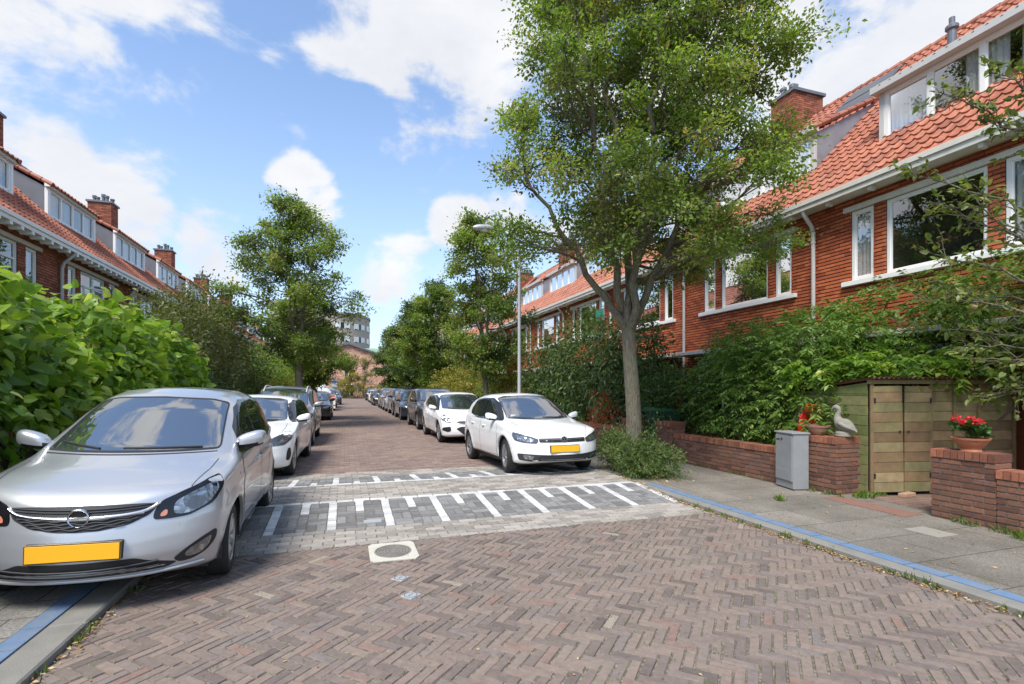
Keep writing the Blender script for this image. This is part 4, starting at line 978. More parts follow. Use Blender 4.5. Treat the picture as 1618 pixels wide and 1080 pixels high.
shrub('shrub', 'far green shrub mass behind the right hand street trees', [(7.2, 36, 1.8, 1.7, 4, 1.8), (7.2, 46, 1.9, 1.8, 5, 1.9), (7.2, 58, 2, 1.8, 6, 2.0), (7.2, 72, 2, 1.8, 7, 2.0)], 16000, .16, G_MID, seed=17)
shrub('shrub', 'small orange red shrub by the brick pillar beyond the big tree', [(6.95, 12.5, .72, .42, .38, .48)], 2200, .06, G_RED, .3, seed=18, rough=.3, stems=10)
shrub('shrub', 'silvery low plant beside the orange red shrub', [(7.0, 11.9, .5, .3, .3, .25)], 900, .05, leafmat('leaf_silver', [(0, (.16, .2, .15)), (1, (.36, .42, .33))]), .3, seed=19, rough=.3, stems=6)
shrub('hedge', 'clipped dark hedge across the end of the street', [(-6, 88.5, .7, 5, .9, .9), (2, 88.5, .7, 5, .9, .9), (9, 88.5, .7, 5, .9, .9)], 9000, .16, G_DARK, cat='hedge', seed=20, rough=.06)
shrub('shrub', 'bright yellow green bushes above the clipped hedge at the street end', [(-.5, 90, 1.6, 1.8, .9, 1.3), (5.5, 90, 1.4, 2.2, .9, .8)], 4000, .18, G_YEL, seed=21)
# weeds round the big tree
shrub('weeds', 'tangle of tall weeds around the base of the big street tree', [(4.95, 8.0, .42, .42, .5, .42), (4.75, 7.6, .32, .34, .45, .36), (5.2, 7.5, .30, .35, .38, .33), (4.7, 8.4, .48, .25, .35, .36)], 15000, .048, G_WEED, .3, cat='weeds', seed=22, rough=.42, stems=60, barkm=simple('weed_stem', (.13, .15, .06), .8, .3, 9), flat=.3)
# tree outside the frame on the right whose branches reach in
def overhang():
    global RNG
    RNG = np.random.default_rng(77)
    root = empty('garden_tree', 'branches of a garden tree reaching in from the right picture edge over the shed', 'tree', (8.0, 3.05, 0))
    o = np.array([8.0, 3.05, 0]); tb = MB(); lv = MB()
    limb(tb, (0, 0, 0), (-.1, .1, 2.0), .09, .07, 0, 6, .02, 10); limb(tb, (-.1, .1, 1.9), (.1, .2, 5.2), .07, .02, 0, 9, .04, 8)
    ends = [((6.95, 4.55, 4.30), 2.9), ((6.9, 4.2, 5.15), 3.6), ((7.1, 4.1, 3.75), 2.5), ((6.85, 4.45, 2.75), 2.0), ((7.2, 4.75, 2.35), 1.9), ((7.3, 4.2, 2.1), 1.7), ((7.3, 3.9, 4.7), 3.2), ((7.1, 4.3, 3.2), 2.2), ((7.5, 4.4, 2.8), 2.2), ((7.5, 4.0, 1.5), 1.4), ((7.35, 3.9, 1.9), 1.6), ((7.4, 4.0, 5.4), 3.8), ((7.6, 4.6, 3.9), 2.6)]
    for e, z0 in ends:
        e = np.array(e); s_ = np.array([8.0, 3.15, z0]); p = limb(tb, s_ - o, e - o, .022, .005, .12, 12, .05, 6)
        for i in range(3, 12):
            for _ in range(2 + (i % 2)):
                d = norm(e - s_ + RNG.normal(0, .9, 3)); q = p[i] + d * RNG.uniform(.14, .42); limb(tb, p[i], q, .006, .002, .0, 4, .05, 4)
                k = RNG.integers(5, 11); t = RNG.uniform(.3, 1.05, k)[:, None]; P = p[i] + (q - p[i]) * t + RNG.normal(0, .025, (k, 3))
                leaf_mesh(lv, P, np.tile(d, (k, 1)), .068, .6, .35, .6, 'broad', int(RNG.random() < .2), np.clip(RNG.normal(.5, .25, k), 0, 1), spread=.9)
    tb.build('trunk', M_bark, root, smooth=True); lv.build('crown', [leafmat('leaf_hazel', [(0, (.08, .125, .028)), (.5, (.15, .20, .05)), (.9, (.25, .29, .10)), (1, (.32, .22, .11))], trans=.45), G_OLIVE], root)
overhang()
# ------------------------------------------------------------------ cars
def carpaint(name, col, metal=0, rough=.35, flake=True):
    m, t, b = newmat(name)
    tcn = t.node('ShaderNodeTexCoord').outputs['Object']
    c = t.mix(t.noise(900, 2, .5, tcn), tuple(x * .9 for x in col), tuple(min(1, x * 1.08) for x in col))
    # a little road dust low on the sides
    sp = t.node('ShaderNodeSeparateXYZ'); t.link(tcn, sp.inputs[0])
    d = t.math('MULTIPLY', t.math('SUBTRACT', .55, sp.outputs[2]), t.math('MULTIPLY', t.noise(6, 5, .6, tcn), 1.0), clamp=True)
    c = t.mix(d, c, (.30, .27, .23))
    t.link(c, b.inputs['Base Color']); b.inputs['Metallic'].default_value = metal; b.inputs['Roughness'].default_value = rough
    b.inputs['Coat Weight'].default_value = 1; b.inputs['Coat Roughness'].default_value = .025; return m
P_silver = carpaint('silver_paint', (.50, .51, .53), .6, .33)
P_white = carpaint('white_paint', (.80, .80, .79), 0, .35)
P_grey = carpaint('grey_metallic_paint', (.36, .37, .39), .6, .35)
P_black = carpaint('black_paint', (.022, .022, .026), .2, .3)
P_dkbrown = carpaint('dark_brown_paint', (.05, .042, .042), .4, .3)
P_blue = carpaint('blue_black_paint', (.04, .05, .07), .4, .3)
def carglass(name, ior, col):
    m, t, b = newmat(name); tcn = t.node('ShaderNodeTexCoord').outputs['Object']
    c = t.mix(t.noise(2.2, 4, .6, tcn), tuple(x * .6 for x in col), tuple(x * 1.5 for x in col))
    t.link(c, b.inputs['Base Color']); b.inputs['Roughness'].default_value = .015; b.inputs['IOR'].default_value = ior; return m
M_carglass = carglass('car_glass', 4.6, (.022, .027, .033))
M_sideglass = carglass('car_side_glass', 1.9, (.018, .022, .022))
M_chrome = simple('chrome', (.72, .72, .74), .2, .03, 5, metal=1)
M_rim = simple('alloy_rim', (.42, .42, .43), .3, .1, 9, metal=.85)
M_plate = simple('yellow_plate', (.83, .42, .012), .45, .05, 4)
def lampmat():
    m, t, b = newmat('lamp_reflector'); tcn = t.node('ShaderNodeTexCoord').outputs['Object']
    v = t.node('ShaderNodeTexVoronoi'); v.inputs['Scale'].default_value = 26; t.link(tcn, v.inputs['Vector'])
    t.link(t.ramp(v.outputs['Color'], [(.1, (.16, .17, .18)), (.5, (.30, .31, .33)), (.9, (.50, .51, .53))]), b.inputs['Base Color'])
    b.inputs['Metallic'].default_value = .8; b.inputs['Roughness'].default_value = .15; b.inputs['Coat Weight'].default_value = 1; b.inputs['Coat Roughness'].default_value = .02
    bp = t.node('ShaderNodeBump'); bp.inputs['Strength'].default_value = .8; bp.inputs['Distance'].default_value = .01; t.link(v.outputs['Distance'], bp.inputs['Height']); t.link(bp.outputs[0], b.inputs['Normal']); return m
M_lampglass = lampmat()
M_lampdark = simple('lamp_dark', (.10, .105, .115), .15, .5, 30, metal=.5, coat=1)
M_amber = simple('amber_lamp', (.55, .2, .12), .2, .3, 40, coat=1)
M_red = simple('red_lamp', (.35, .01, .01), .2, .2, 30, coat=1)
M_grille = simple('grille_black', (.012, .012, .013), .5, .3, 60)
M_seam = simple('panel_gap', (.015, .015, .015), .8, .1, 9)
M_trimgrey = simple('dark_grey_trim', (.035, .036, .038), .6, .2, 40)

def smooth_interp(xs, ys, n=800, sig=.035, lo=None, hi=None):
    lo = xs[0] if lo is None else lo; hi = xs[-1] if hi is None else hi
    g = np.linspace(lo - .3, hi + .3, n); y = np.interp(g, xs, ys); h = (g[1] - g[0]); k = max(1, int(3 * sig / h))
    ker = np.exp(-.5 * (np.arange(-k, k + 1) * h / sig) ** 2); ker /= ker.sum()
    y = np.convolve(np.pad(y, k, 'edge'), ker, 'valid')
    return lambda q: np.interp(q, g, y)
def rounded_poly(poly, r=.03, k=4):
    out = []; n = len(poly)
    for i in range(n):
        p, a, b_ = np.array(poly[i], float), np.array(poly[i - 1], float), np.array(poly[(i + 1) % n], float)
        da, db = a - p, b_ - p; la, lb = np.linalg.norm(da), np.linalg.norm(db); q = min(r, la * .45, lb * .45)
        s_, e_ = p + da / la * q, p + db / lb * q
        for t in np.linspace(0, 1, k): out.append(tuple((1 - t) ** 2 * s_ + 2 * t * (1 - t) * p + t * t * e_))
    return out

class Car:
    def __init__(s, spec, root):
        s.sp = sp = spec; s.root = root; L, W, H = sp['L'], sp['W'], sp['H']; s.L = L
        s.top = smooth_interp(*zip(*sp['top']), sig=sp.get('sig', .045))
        s.belt = smooth_interp(*zip(*sp['belt']), sig=.15)
        s.plan = smooth_interp([0, .12, .35, .8, L - .9, L - .35, L - .1, L], sp.get('plan', [.84, .91, .965, 1, 1, .965, .92, .86]), sig=.10)
        s.zb = smooth_interp([0, .35, .8, L - .8, L - .2, L], sp.get('bot', [.24, .19, .20, .21, .24, .33]), sig=.08)
        s.body()
    def shape(s, P):
        sp = s.sp; L, W, H = sp['L'], sp['W'], sp['H']; r = np.array(sp.get('round', (.22, .045, .14)))
        inner = np.clip(P, -(1 - r), 1 - r); d = (P - inner) / r; n = np.maximum(np.linalg.norm(d, axis=1), 1e-9)[:, None]
        Q = inner + r * d / np.maximum(n, 1)
        A, B, C = Q[:, 0], (Q[:, 1] + 1) / 2, (Q[:, 2] + 1) / 2
        fy = np.interp(C, sp['fc'], sp['fy']) + sp.get('bowF', .22) * np.abs(A) ** 2.4
        ry = L - np.interp(C, sp['rc'], sp['ry']) - sp.get('bowR', .13) * np.abs(A) ** 2.4
        y = fy + B * (ry - fy)
        ztop = s.top(y - sp.get('wsbow', .16) * A ** 2 * smoothstep(.3, .9, y) * (1 - smoothstep(L - 1.4, L - .9, y)) + .08 * A ** 2 * smoothstep(L - 1.2, L - .5, y)) - sp.get('crown', .045) * A ** 2
        zb = s.zb(y); z = zb + (ztop - zb) * C
        belt = s.belt(y)
        zr = z
        S = np.interp(zr, sp.get('Sz', [.15, .25, .42, .62, .80, .95]), sp.get('Sw', [.90, .945, .985, 1.0, .985, .955]))
        if sp.get('crease'):
            cz = s.creasef(y) if hasattr(s, 'creasef') else sp['crease'][0] + (y / L) * (sp['crease'][1] - sp['crease'][0])
            S = S + .012 * np.exp(-((z - cz) / .035) ** 2) * smoothstep(.6, 1.2, y)
        w = W / 2 * s.plan(y) * S
        over = z - belt
        soft = .02
        ov = np.where(over > soft, over, np.where(over > -soft, (over + soft) ** 2 / (4 * soft), 0))
        hoodf = smoothstep(.55, 1.0, y)
        w = w - ov * sp.get('tumble', .34) - .022 * smoothstep(-.01, .05, over) * hoodf
        # wheel-arch flares
        for cy in (sp['fo'], sp['fo'] + sp['wb']):
            dd = np.hypot(y - cy, z - sp['wr']); w = w + .016 * np.exp(-((dd - sp['wr'] - .07) / .06) ** 2) * (z < belt - .08)
        x = A * w
        return np.stack([x, y - L / 2, z], -1)
    def body(s):
        sp = s.sp; hi = sp.get('res', 1.0)
        def lin(r, k1, k2): return np.unique(np.round(np.concatenate([np.linspace(-1, -1 + r, k1), np.linspace(-1 + r, 1 - r, k2), np.linspace(1 - r, 1, k1)]), 6))
        ra, rb, rc = sp.get('round', (.22, .045, .14))
        a, b_, c = lin(ra, 7, int(14 * hi)), lin(rb, 6, int(100 * hi)), lin(rc, 6, int(26 * hi))
        V, F, off = [], [], 0
        for ax, (g1, g2) in enumerate(((b_, c), (a, c), (a, b_))):
            for sg in (-1, 1):
                G1, G2 = np.meshgrid(g1, g2, indexing='ij'); fx = np.full(G1.size, float(sg)); cols = [G1.ravel(), G2.ravel()]; cols.insert(ax, fx)
                V.append(np.stack(cols, -1)); n1, n2 = len(g1), len(g2)
                i = np.arange(n1 - 1)[:, None] * n2; j = np.arange(n2 - 1)[None]
                q = np.stack([i + j, i + j + n2, i + j + n2 + 1, i + j + 1], -1).reshape(-1, 4)
                if (sg > 0) ^ (ax == 1): pass
                else: q = q[:, ::-1]
                F.append(q + off); off += G1.size
        V = np.concatenate(V); F = np.concatenate(F)
        U, inv = np.unique(np.round(V, 5), axis=0, return_inverse=True); F = inv.ravel()[F]
        X = s.shape(U); L = sp['L']
        s.bvh = BVHTree.FromPolygons([tuple(v) for v in X], [tuple(f) for f in F])
        # wheel openings
        R_ = sp['wr'] + .055; keep = np.ones(len(F), bool); Y = X[:, 1] + L / 2; cen = X[F].mean(1)
        for cy in (sp['fo'], sp['fo'] + sp['wb']):
            cz = sp['wr'] - .0; d = np.hypot(Y - cy, X[:, 2] - cz); side = np.abs(X[:, 0]) > sp['W'] * .30
            band = side & (np.abs(d - R_) < .022)
            sc = R_ / np.maximum(d, 1e-6)
            X[band, 1] = (cy + (Y[band] - cy) * sc[band]) - L / 2; X[band, 2] = cz + (X[band, 2] - cz) * sc[band]
            dc = np.hypot(cen[:, 1] + L / 2 - cy, cen[:, 2] - cz)
            keep &= ~((dc < R_ - .004) & (np.abs(cen[:, 0]) > sp['W'] * .28))
        m = MB(); m.add(X, F[keep]); s.bodyo = m.build('body', s.sp['paint'], s.root, smooth=True)
        # arch lips and liners
        L2 = L / 2
        for cy in (sp['fo'], sp['fo'] + sp['wb']):
            for sg in (-1, 1):
                lip = MB(); n = 40; an = np.linspace(R(-18), R(198), n); pts = []
                for a_ in an:
                    row = []
                    for rr in (R_ + .028, R_ + .004):
                        yy, zz = cy + rr * math.cos(a_) - L2, sp['wr'] + rr * math.sin(a_)
                        h = s.ray((sg * 3, yy, zz), (-sg, 0, 0)); row.append(h)
                    pts.append(row)
                prev = None
                for k in range(n):
                    if pts[k][0] is None or pts[k][1] is None: pts[k] = pts[k - 1] if k and pts[k - 1] and pts[k-1][0] is not None else None
                V = []; ok = [p for p in pts if p is not None and p[0] is not None]
                if len(ok) > 4:
                    for p in ok:
                        o, i_ = np.array(p[0]), np.array(p[1])
                        V += [o + (sg * .0005, 0, 0), i_ + (sg * .007, 0, 0), i_ + (-sg * .03, 0, 0)]
                    q = len(ok); F2 = [(3 * k + r_, 3 * k + 3 + r_, 3 * k + 4 + r_, 3 * k + 1 + r_) for k in range(q - 1) for r_ in (0, 1)]
                    lip.add(V, F2); lip.build('wheel_arch', sp.get('archmat') or sp['paint'], s.bodyo, smooth=True)
                ln = MB(); a2 = np.linspace(R(-12), R(192), 18); x0, x1 = sorted((sg * sp['W'] * .24, sg * (sp['W'] * .5 - .03)))
                for k in range(17):
                    p = [(cy + R_ * math.cos(q_) - L2, sp['wr'] + R_ * math.sin(q_)) for q_ in (a2[k], a2[k + 1])]
                    ln.quad((x0, *p[0]), (x1, *p[0]), (x1, *p[1]), (x0, *p[1]))
                xi = sg * sp['W'] * .24; ln.add([(xi, cy + R_ * math.cos(q_) - L2, sp['wr'] + R_ * math.sin(q_)) for q_ in a2], [tuple(range(18))])
                ln.build('wheel_well', M_black, s.bodyo)
    def ray(s, o, d):
        h = s.bvh.ray_cast(Vector(o), Vector(d).normalized()); return None if h[0] is None else tuple(h[0])
    def project(s, pts2, origin, u, v, d, off):
        """points (a,b) of a plane origin+a*u+b*v thrown along d at the body"""
        out = []; d = Vector(d).normalized(); u, v = Vector(u), Vector(v)
        last = None
        for a, b_ in pts2:
            o = Vector(origin) + u * a + v * b_ - d * 4
            h = s.bvh.ray_cast(o, d)
            p = h[0] if h[0] is not None else None
            out.append(None if p is None else p - d * off)
        good = [(q, p) for q, p in zip(pts2, out) if p is not None]
        res = []
        for q, p in zip(pts2, out):
            if p is None:
                if not good: return None
                g_ = min(good, key=lambda t: (t[0][0] - q[0]) ** 2 + (t[0][1] - q[1]) ** 2); p = g_[1]
            res.append(p)
        return res
    def basis(s, view, sg=1):
        L2 = s.L / 2
        if view == 'front': return (0, -L2, 0), (1, 0, 0), (0, 0, 1), (0, 1, 0)
        if view == 'rear': return (0, L2, 0), (1, 0, 0), (0, 0, 1), (0, -1, 0)
        if view == 'side': return (0, -L2, 0), (0, 1, 0), (0, 0, 1), (-sg, 0, 0)   # a = distance from the nose
        if view == 'diag':   # looking at a front corner, a measured across
            return (0, -L2, 0), Vector((sg * .8, .6, 0)), (0, 0, 1), (-sg * .6, .8, 0)
        if view == 'top': return (0, -L2, 0), (1, 0, 0), (0, 1, 0), (0, 0, -1)
    def patch(s, name, poly, mat, view='side', sg=1, off=.003, r=.02, parent=None, step=.05, skirt=.02, pm=None, smooth=True, mirrorx=False, seam=None, seamw=.005):
        org, u, v, d = s.basis(view, sg)
        if r: poly = rounded_poly(poly, r)
        bm = bmesh.new(); vs = [bm.verts.new((a, b_, 0)) for a, b_ in poly]; f = bm.faces.new(vs)
        A = np.array(poly)
        for ax in (0, 1):
            lo, hi = A[:, ax].min(), A[:, ax].max(); k = max(1, int((hi - lo) / step))
            for i in range(1, k):
                t = lo + (hi - lo) * i / k; co = [0, 0, 0]; co[ax] = t; no = [0, 0, 0]; no[ax] = 1
                bmesh.ops.bisect_plane(bm, geom=bm.verts[:] + bm.edges[:] + bm.faces[:], plane_co=co, plane_no=no, dist=1e-5)
        bm.verts.ensure_lookup_table(); bm.verts.index_update()
        pts = [(v_.co.x, v_.co.y) for v_ in bm.verts]; pr = s.project(pts, org, u, v, d, off)
        if pr is None: bm.free(); return None
        faces = [tuple(v_.index for v_ in f.verts) for f in bm.faces]
        bedges = [(e.verts[0].index, e.verts[1].index) for e in bm.edges if len(e.link_faces) == 1]
        bm.free(); m = MB(); V = [tuple(p) for p in pr]; m.add(V, faces, 0)
        dv = Vector(d).normalized()
        if skirt:
            V2 = [tuple(p + dv * (off + skirt)) for p in pr]; n = len(V); m.add(V + V2, [(a, b_, b_ + n, a + n) for a, b_ in bedges], 0)
        mats = [mat]
        if seam:
            mats.append(seam); n = len(poly); P = np.array(poly); c = P.mean(0)
            nxt = np.roll(P, -1, 0); prv = np.roll(P, 1, 0); tng = nxt - prv; tng /= np.linalg.norm(tng, axis=1)[:, None] + 1e-9
            nor = np.stack([tng[:, 1], -tng[:, 0]], -1); area = .5 * np.sum(P[:, 0] * nxt[:, 1] - nxt[:, 0] * P[:, 1])
            if area < 0: nor = -nor
            # resample the outline so that the gap follows the body
            def resamp(Q):
                o = []
                for i in range(len(Q)):
                    a, b_ = Q[i], Q[(i + 1) % len(Q)]; k = max(1, int(np.linalg.norm(b_ - a) / .06))
                    for j in range(k): o.append(a + (b_ - a) * j / k)
                return o
            k_in, k_out = [], []
            for i in range(n):
                a, b_ = P[i], P[(i + 1) % n]; na, nb = nor[i], nor[(i + 1) % n]; k = max(1, int(np.linalg.norm(b_ - a) / .06))
                for j in range(k): t = j / k; q = a + (b_ - a) * t; nn_ = na + (nb - na) * t; k_in.append(tuple(q - nn_ * .001)); k_out.append(tuple(q + nn_ * seamw))
            pi_, po = s.project(k_in, org, u, v, d, .0012), s.project(k_out, org, u, v, d, .0012)
            n = len(pi_); m.add([tuple(p) for p in pi_] + [tuple(p) for p in po], [(i, (i + 1) % n, n + (i + 1) % n, n + i) for i in range(n)], 1)
        return m.build(name, mats, parent or s.root, smooth=smooth)
    def line(s, name, pts, wdt, mat, view='side', sg=1, off=.002, parent=None, tube=False, nseg=.04):
        """a strip or tube following the body along a 2D polyline"""
        org, u, v, d = s.basis(view, sg); P = [np.array(p, float) for p in pts]; q = []
        for a, b_ in zip(P, P[1:]):
            k = max(1, int(np.linalg.norm(b_ - a) / nseg))
            for j in range(k): q.append(a + (b_ - a) * j / k)
        q.append(P[-1]); q = np.array(q)
        if len(q) > 6:
            for _ in range(2): q[1:-1] = (q[:-2] + 2 * q[1:-1] + q[2:]) / 4
        m = MB()
        if tube:
            pr = s.project([tuple(x) for x in q], org, u, v, d, off); m.tube([tuple(p) for p in pr], wdt, 6)
        else:
            t = np.gradient(q, axis=0); t /= np.linalg.norm(t, axis=1)[:, None] + 1e-9; n_ = np.stack([-t[:, 1], t[:, 0]], -1) * wdt / 2
            a, b_ = s.project([tuple(x) for x in q + n_], org, u, v, d, off), s.project([tuple(x) for x in q - n_], org, u, v, d, off)
            k = len(a); m.add([tuple(p) for p in a + b_], [(i, i + 1, k + i + 1, k + i) for i in range(k - 1)])
        return m.build(name, mat, parent or s.root, smooth=True)
    def pt(s, view, a, b_, sg=1, off=0):
        org, u, v, d = s.basis(view, sg); p = s.project([(a, b_)], org, u, v, d, off); return p[0]

def wheel(root, x, y, rw, wd, sg, spokes=5, rimr=None, cover=False, double=False, turn=0, rimmat=None, darkgap=True):
    rimr = rimr or rw * .66; hw = wd / 2; rimmat = rimmat or M_rim
    M_ = Matrix.Translation((x, y, rw)) @ Matrix.Rotation(turn, 4, 'Z') @ Matrix.Rotation(math.pi / 2 * sg, 4, 'Y')   # local z = outward
    b = MB(); b.lathe([(0, -hw * .3), (rimr * .9, -hw * .3), (rimr * .97, -hw), (rimr * 1.0, -hw)], 32, M_); b.lathe([(rimr * .72, hw * .10), (rimr * .72, hw * .15), (.03, hw * .15)], 28, M_, 1)
    wo = b.build('wheel', [M_black, M_greytrim], root)
    t = MB(); prof = [(rimr, -hw * .9), (rw * .90, -hw), (rw * .985, -hw * .82), (rw, -hw * .5), (rw, hw * .5), (rw * .985, hw * .82), (rw * .93, hw * .985), (rw * .86, hw * 1.0), (rimr * 1.04, hw * .93), (rimr, hw * .86)]
    t.lathe(prof, 44, M_)
    for k in range(3):
        rr = rw * (.5 * k - .5) * 0
    for zz in (-.45, -.15, .15, .45): t.lathe([(rw + .0015, hw * (zz - .03)), (rw - .004, hw * zz), (rw + .0015, hw * (zz + .03))], 44, M_)
    t.build('tyre', M_rubber, wo, smooth=True)
    r = MB(); r.lathe([(rimr * 1.0, hw * .80), (rimr * 1.035, hw * .93), (rimr * .985, hw * .95), (rimr * .93, hw * .80), (rimr * .91, hw * .2)], 40, M_)
    r.lathe([(0, hw * .72), (.028, hw * .72), (.06, hw * .62), (.065, hw * .3)], 20, M_)
    n = spokes * (2 if double else 1)
    for k in range(spokes):
        for dl in ((-.13, .13) if double else (0,)):
            a = 2 * math.pi * k / spokes + .3; a0 = a + dl * .6; a1 = a + dl * 1.5
            wi, wo_ = (.05, .085) if not double else (.026, .03)
            if cover: wi, wo_ = .062, .125 * rimr / .19
            c0, s0, c1, s1 = math.cos(a0), math.sin(a0), math.cos(a1), math.sin(a1)
            p0 = np.array([c0, s0]) * .045; p1 = np.array([c1, s1]) * rimr * .95; n0 = np.array([-s0, c0]) * wi / 2; n1 = np.array([-s1, c1]) * wo_ / 2
            zi, zo = hw * .66, hw * .84
            pm = (p0 + p1) / 2; nm = (n0 + n1) / 2 * .82; zm = hw * .80
            V = [(*(p0 + n0), zi), (*(p0 - n0), zi), (*(pm - nm), zm), (*(pm + nm), zm), (*(p1 - n1), zo), (*(p1 + n1), zo)]
            V += [(a_, b_, z_ - hw * .35) for a_, b_, z_ in V]
            # raised ridge down the middle of each spoke
            V += [(*p0, zi + .006), (*pm, zm + .010), (*p1, zo + .004)]
            r.add(xf(np.array(V), M_), [(1, 2, 13, 12), (12, 13, 3, 0), (2, 4, 14, 13), (13, 14, 5, 3), (0, 3, 9, 6), (3, 5, 11, 9), (1, 7, 8, 2), (2, 8, 10, 4), (0, 6, 7, 1)])
    for k in range(5):
        a = 2 * math.pi * k / 5; r.lathe([(0, .012), (.009, .012), (.01, 0)], 8, M_ @ Matrix.Translation((.043 * math.cos(a), .043 * math.sin(a), hw * .68)))
    r.build('rim', rimmat, wo, smooth=False)
    return wo

def mirror(root, x, y, z, sg, paint, s=1.0):
    """door mirror: rounded housing leaning outward"""
    n1, n2 = 14, 18; m = MB(); V = []
    for i in range(n1 + 1):
        ph = math.pi * i / n1
        for j in range(n2):
            a = 2 * math.pi * j / n2
            cx_, cy_, cz_ = -math.cos(ph), math.sin(ph) * math.cos(a), math.sin(ph) * math.sin(a)
            e = lambda q, p: math.copysign(abs(q) ** p, q)
            px = e(cx_, .75) * .115 * s; py = e(cy_, .8) * (.075 if cy_ < 0 else .035) * s; pz = e(cz_, .7) * .068 * s * (1 - .25 * px / (.115 * s) * -1 * .6)
            V.append((x + sg * (px + .115 * s), y + py + .15 * (px + .115) * s, z + pz + .02 * px / .1))
    V = np.array(V); F = np.array([(i * n2 + j, i * n2 + (j + 1) % n2, (i + 1) * n2 + (j + 1) % n2, (i + 1) * n2 + j) for i in range(n1) for j in range(n2)])
    low = V[F].mean(1)[:, 2] < z - .028 * s
    m.add(V, F[~low], 0); m.add(V, F[low], 1)
    o = m.build('mirror', [paint, M_black], root, smooth=True)
    a = MB(); a.tube([(x - sg * .03, y + .01, z - .05 * s), (x + sg * .05, y + .01, z - .035 * s)], [.03 * s, .024 * s], 8); a.build('mirror_arm', M_black, o, smooth=True)
    g = MB(); g.box(*sorted((x + sg * .05, x + sg * .18 * s)), y + .044, y + .048, z - .04 * s, z + .04 * s); g.build('mirror_glass', M_chrome, o)
    return o

def windows_and_doors(c, sp, detail=True):
    """glazing from the side profile"""
    rt = c.root
    for sg in (-1, 1):
        if not detail and sg > 0 and sp.get('hidefar'): continue
        sr = c.patch('window_surround', sp['dlo'], M_blackgloss, 'side', sg, .0035, .03, skirt=0, step=.02)
        for poly in sp['swin']: c.patch('side_window', poly, M_sideglass, 'side', sg, .0065, .02, parent=sr, step=.03)
        for i, poly in enumerate(sp['doors']):
            d_ = c.patch('door', poly, sp['paint'], 'side', sg, .003, .04, step=.03, skirt=0, seam=M_seam, seamw=.006)
            if d_ and detail:
                hy, hz = sp['handles'][i]; p = c.pt('side', hy, hz, sg)
                h = MB(); x = p.x; h.tube([(x - sg * .004, hy - .085 - c.L / 2, hz), (x + sg * .022, hy - .06 - c.L / 2, hz + .002), (x + sg * .024, hy + .05 - c.L / 2, hz + .004), (x - sg * .004, hy + .085 - c.L / 2, hz + .004)], [.012, .014, .014, .012], 8)
                h.build('door_handle', sp['paint'], d_, smooth=True)
        if sp.get('sill'): c.line('side_skirt', sp['sill'], .05, sp.get('sillmat', M_black), 'side', sg, .004)
        if detail:
            c.line('rubbing_crease', sp['side_line'], .012, sp['paint'], 'side', sg, .006) if sp.get('side_line') else None
        f = MB()
        mx, my, mz = sp['mirror']; p = c.pt('side', my, mz - .04, sg); mirror(rt, p.x - sg * .02, my - c.L / 2, mz, sg, sp.get('mirrorpaint', sp['paint']), sp.get('msize', 1))
    ws = c.patch('windscreen', sp['wind'], M_carglass, 'front', 1, .008, .05, step=.022, skirt=.02)
    c.line('windscreen_seal', sp['wind'] + [sp['wind'][0]], .012, M_black, 'front', 1, .0105, parent=ws, nseg=.02)
    c.patch('rear_window', sp['rwin'], M_sideglass, 'rear', 1, .003, .05, skirt=0)
    # bonnet shut line
    if sp.get('bonnet'): c.line('bonnet_gap', sp['bonnet'], .006, M_seam, 'top', 1, .0015); c.line('bonnet_gap', [(-a, b_) for a, b_ in sp['bonnet']], .006, M_seam, 'top', 1, .0015)
    # wipers
    wz = sp['wiper']
    for (p, q) in wz:
        n_ = 7; pts = [(lerp(p[0], q[0], t), lerp(p[1], q[1], t)) for t in np.linspace(0, 1, n_)]
        c.line('wiper', pts, .009, M_black, 'front', 1, .02, tube=True, nseg=.08)
    c.line('cowl', sp['cowl'], .007, M_black, 'front', 1, .004)
    fl = MB(); fl.box(-sp['W'] * .42, sp['W'] * .42, -c.L / 2 + .45, c.L / 2 - .35, .16, .24); fl.build('underbody', M_black, rt)
def put_wheels(c, sp, turn=0, detail=True, **k):
    for yy, tn in ((sp['fo'], turn), (sp['fo'] + sp['wb'], 0)):
        for sg in (-1, 1): wheel(c.root, sg * (sp['W'] / 2 - sp['tw'] / 2 - .022), yy - c.L / 2, sp['wr'], sp['tw'], sg, turn=tn, **k)
def plate(c, z, w_=.52, h=.11, x=0, dy=.0, yaw=0, mat=None, tilt=0):
    p = c.pt('front', x, z); m = MB(); y = p.y - .014 + dy; M_ = Matrix.Translation((x, y, z)) @ Matrix.Rotation(R(tilt), 4, 'X')
    m.box(-w_ / 2 - .008, w_ / 2 + .008, -.003, .05, -h / 2 - .008, h / 2 + .008, 1, M=M_); m.box(-w_ / 2, w_ / 2, -.007, -.003, -h / 2, h / 2, 0, M=M_)
    return m.build('number_plate', [mat or M_plate, M_black], c.root, bevel=.001)
def mir(poly): return [(-a, b_) for a, b_ in poly]

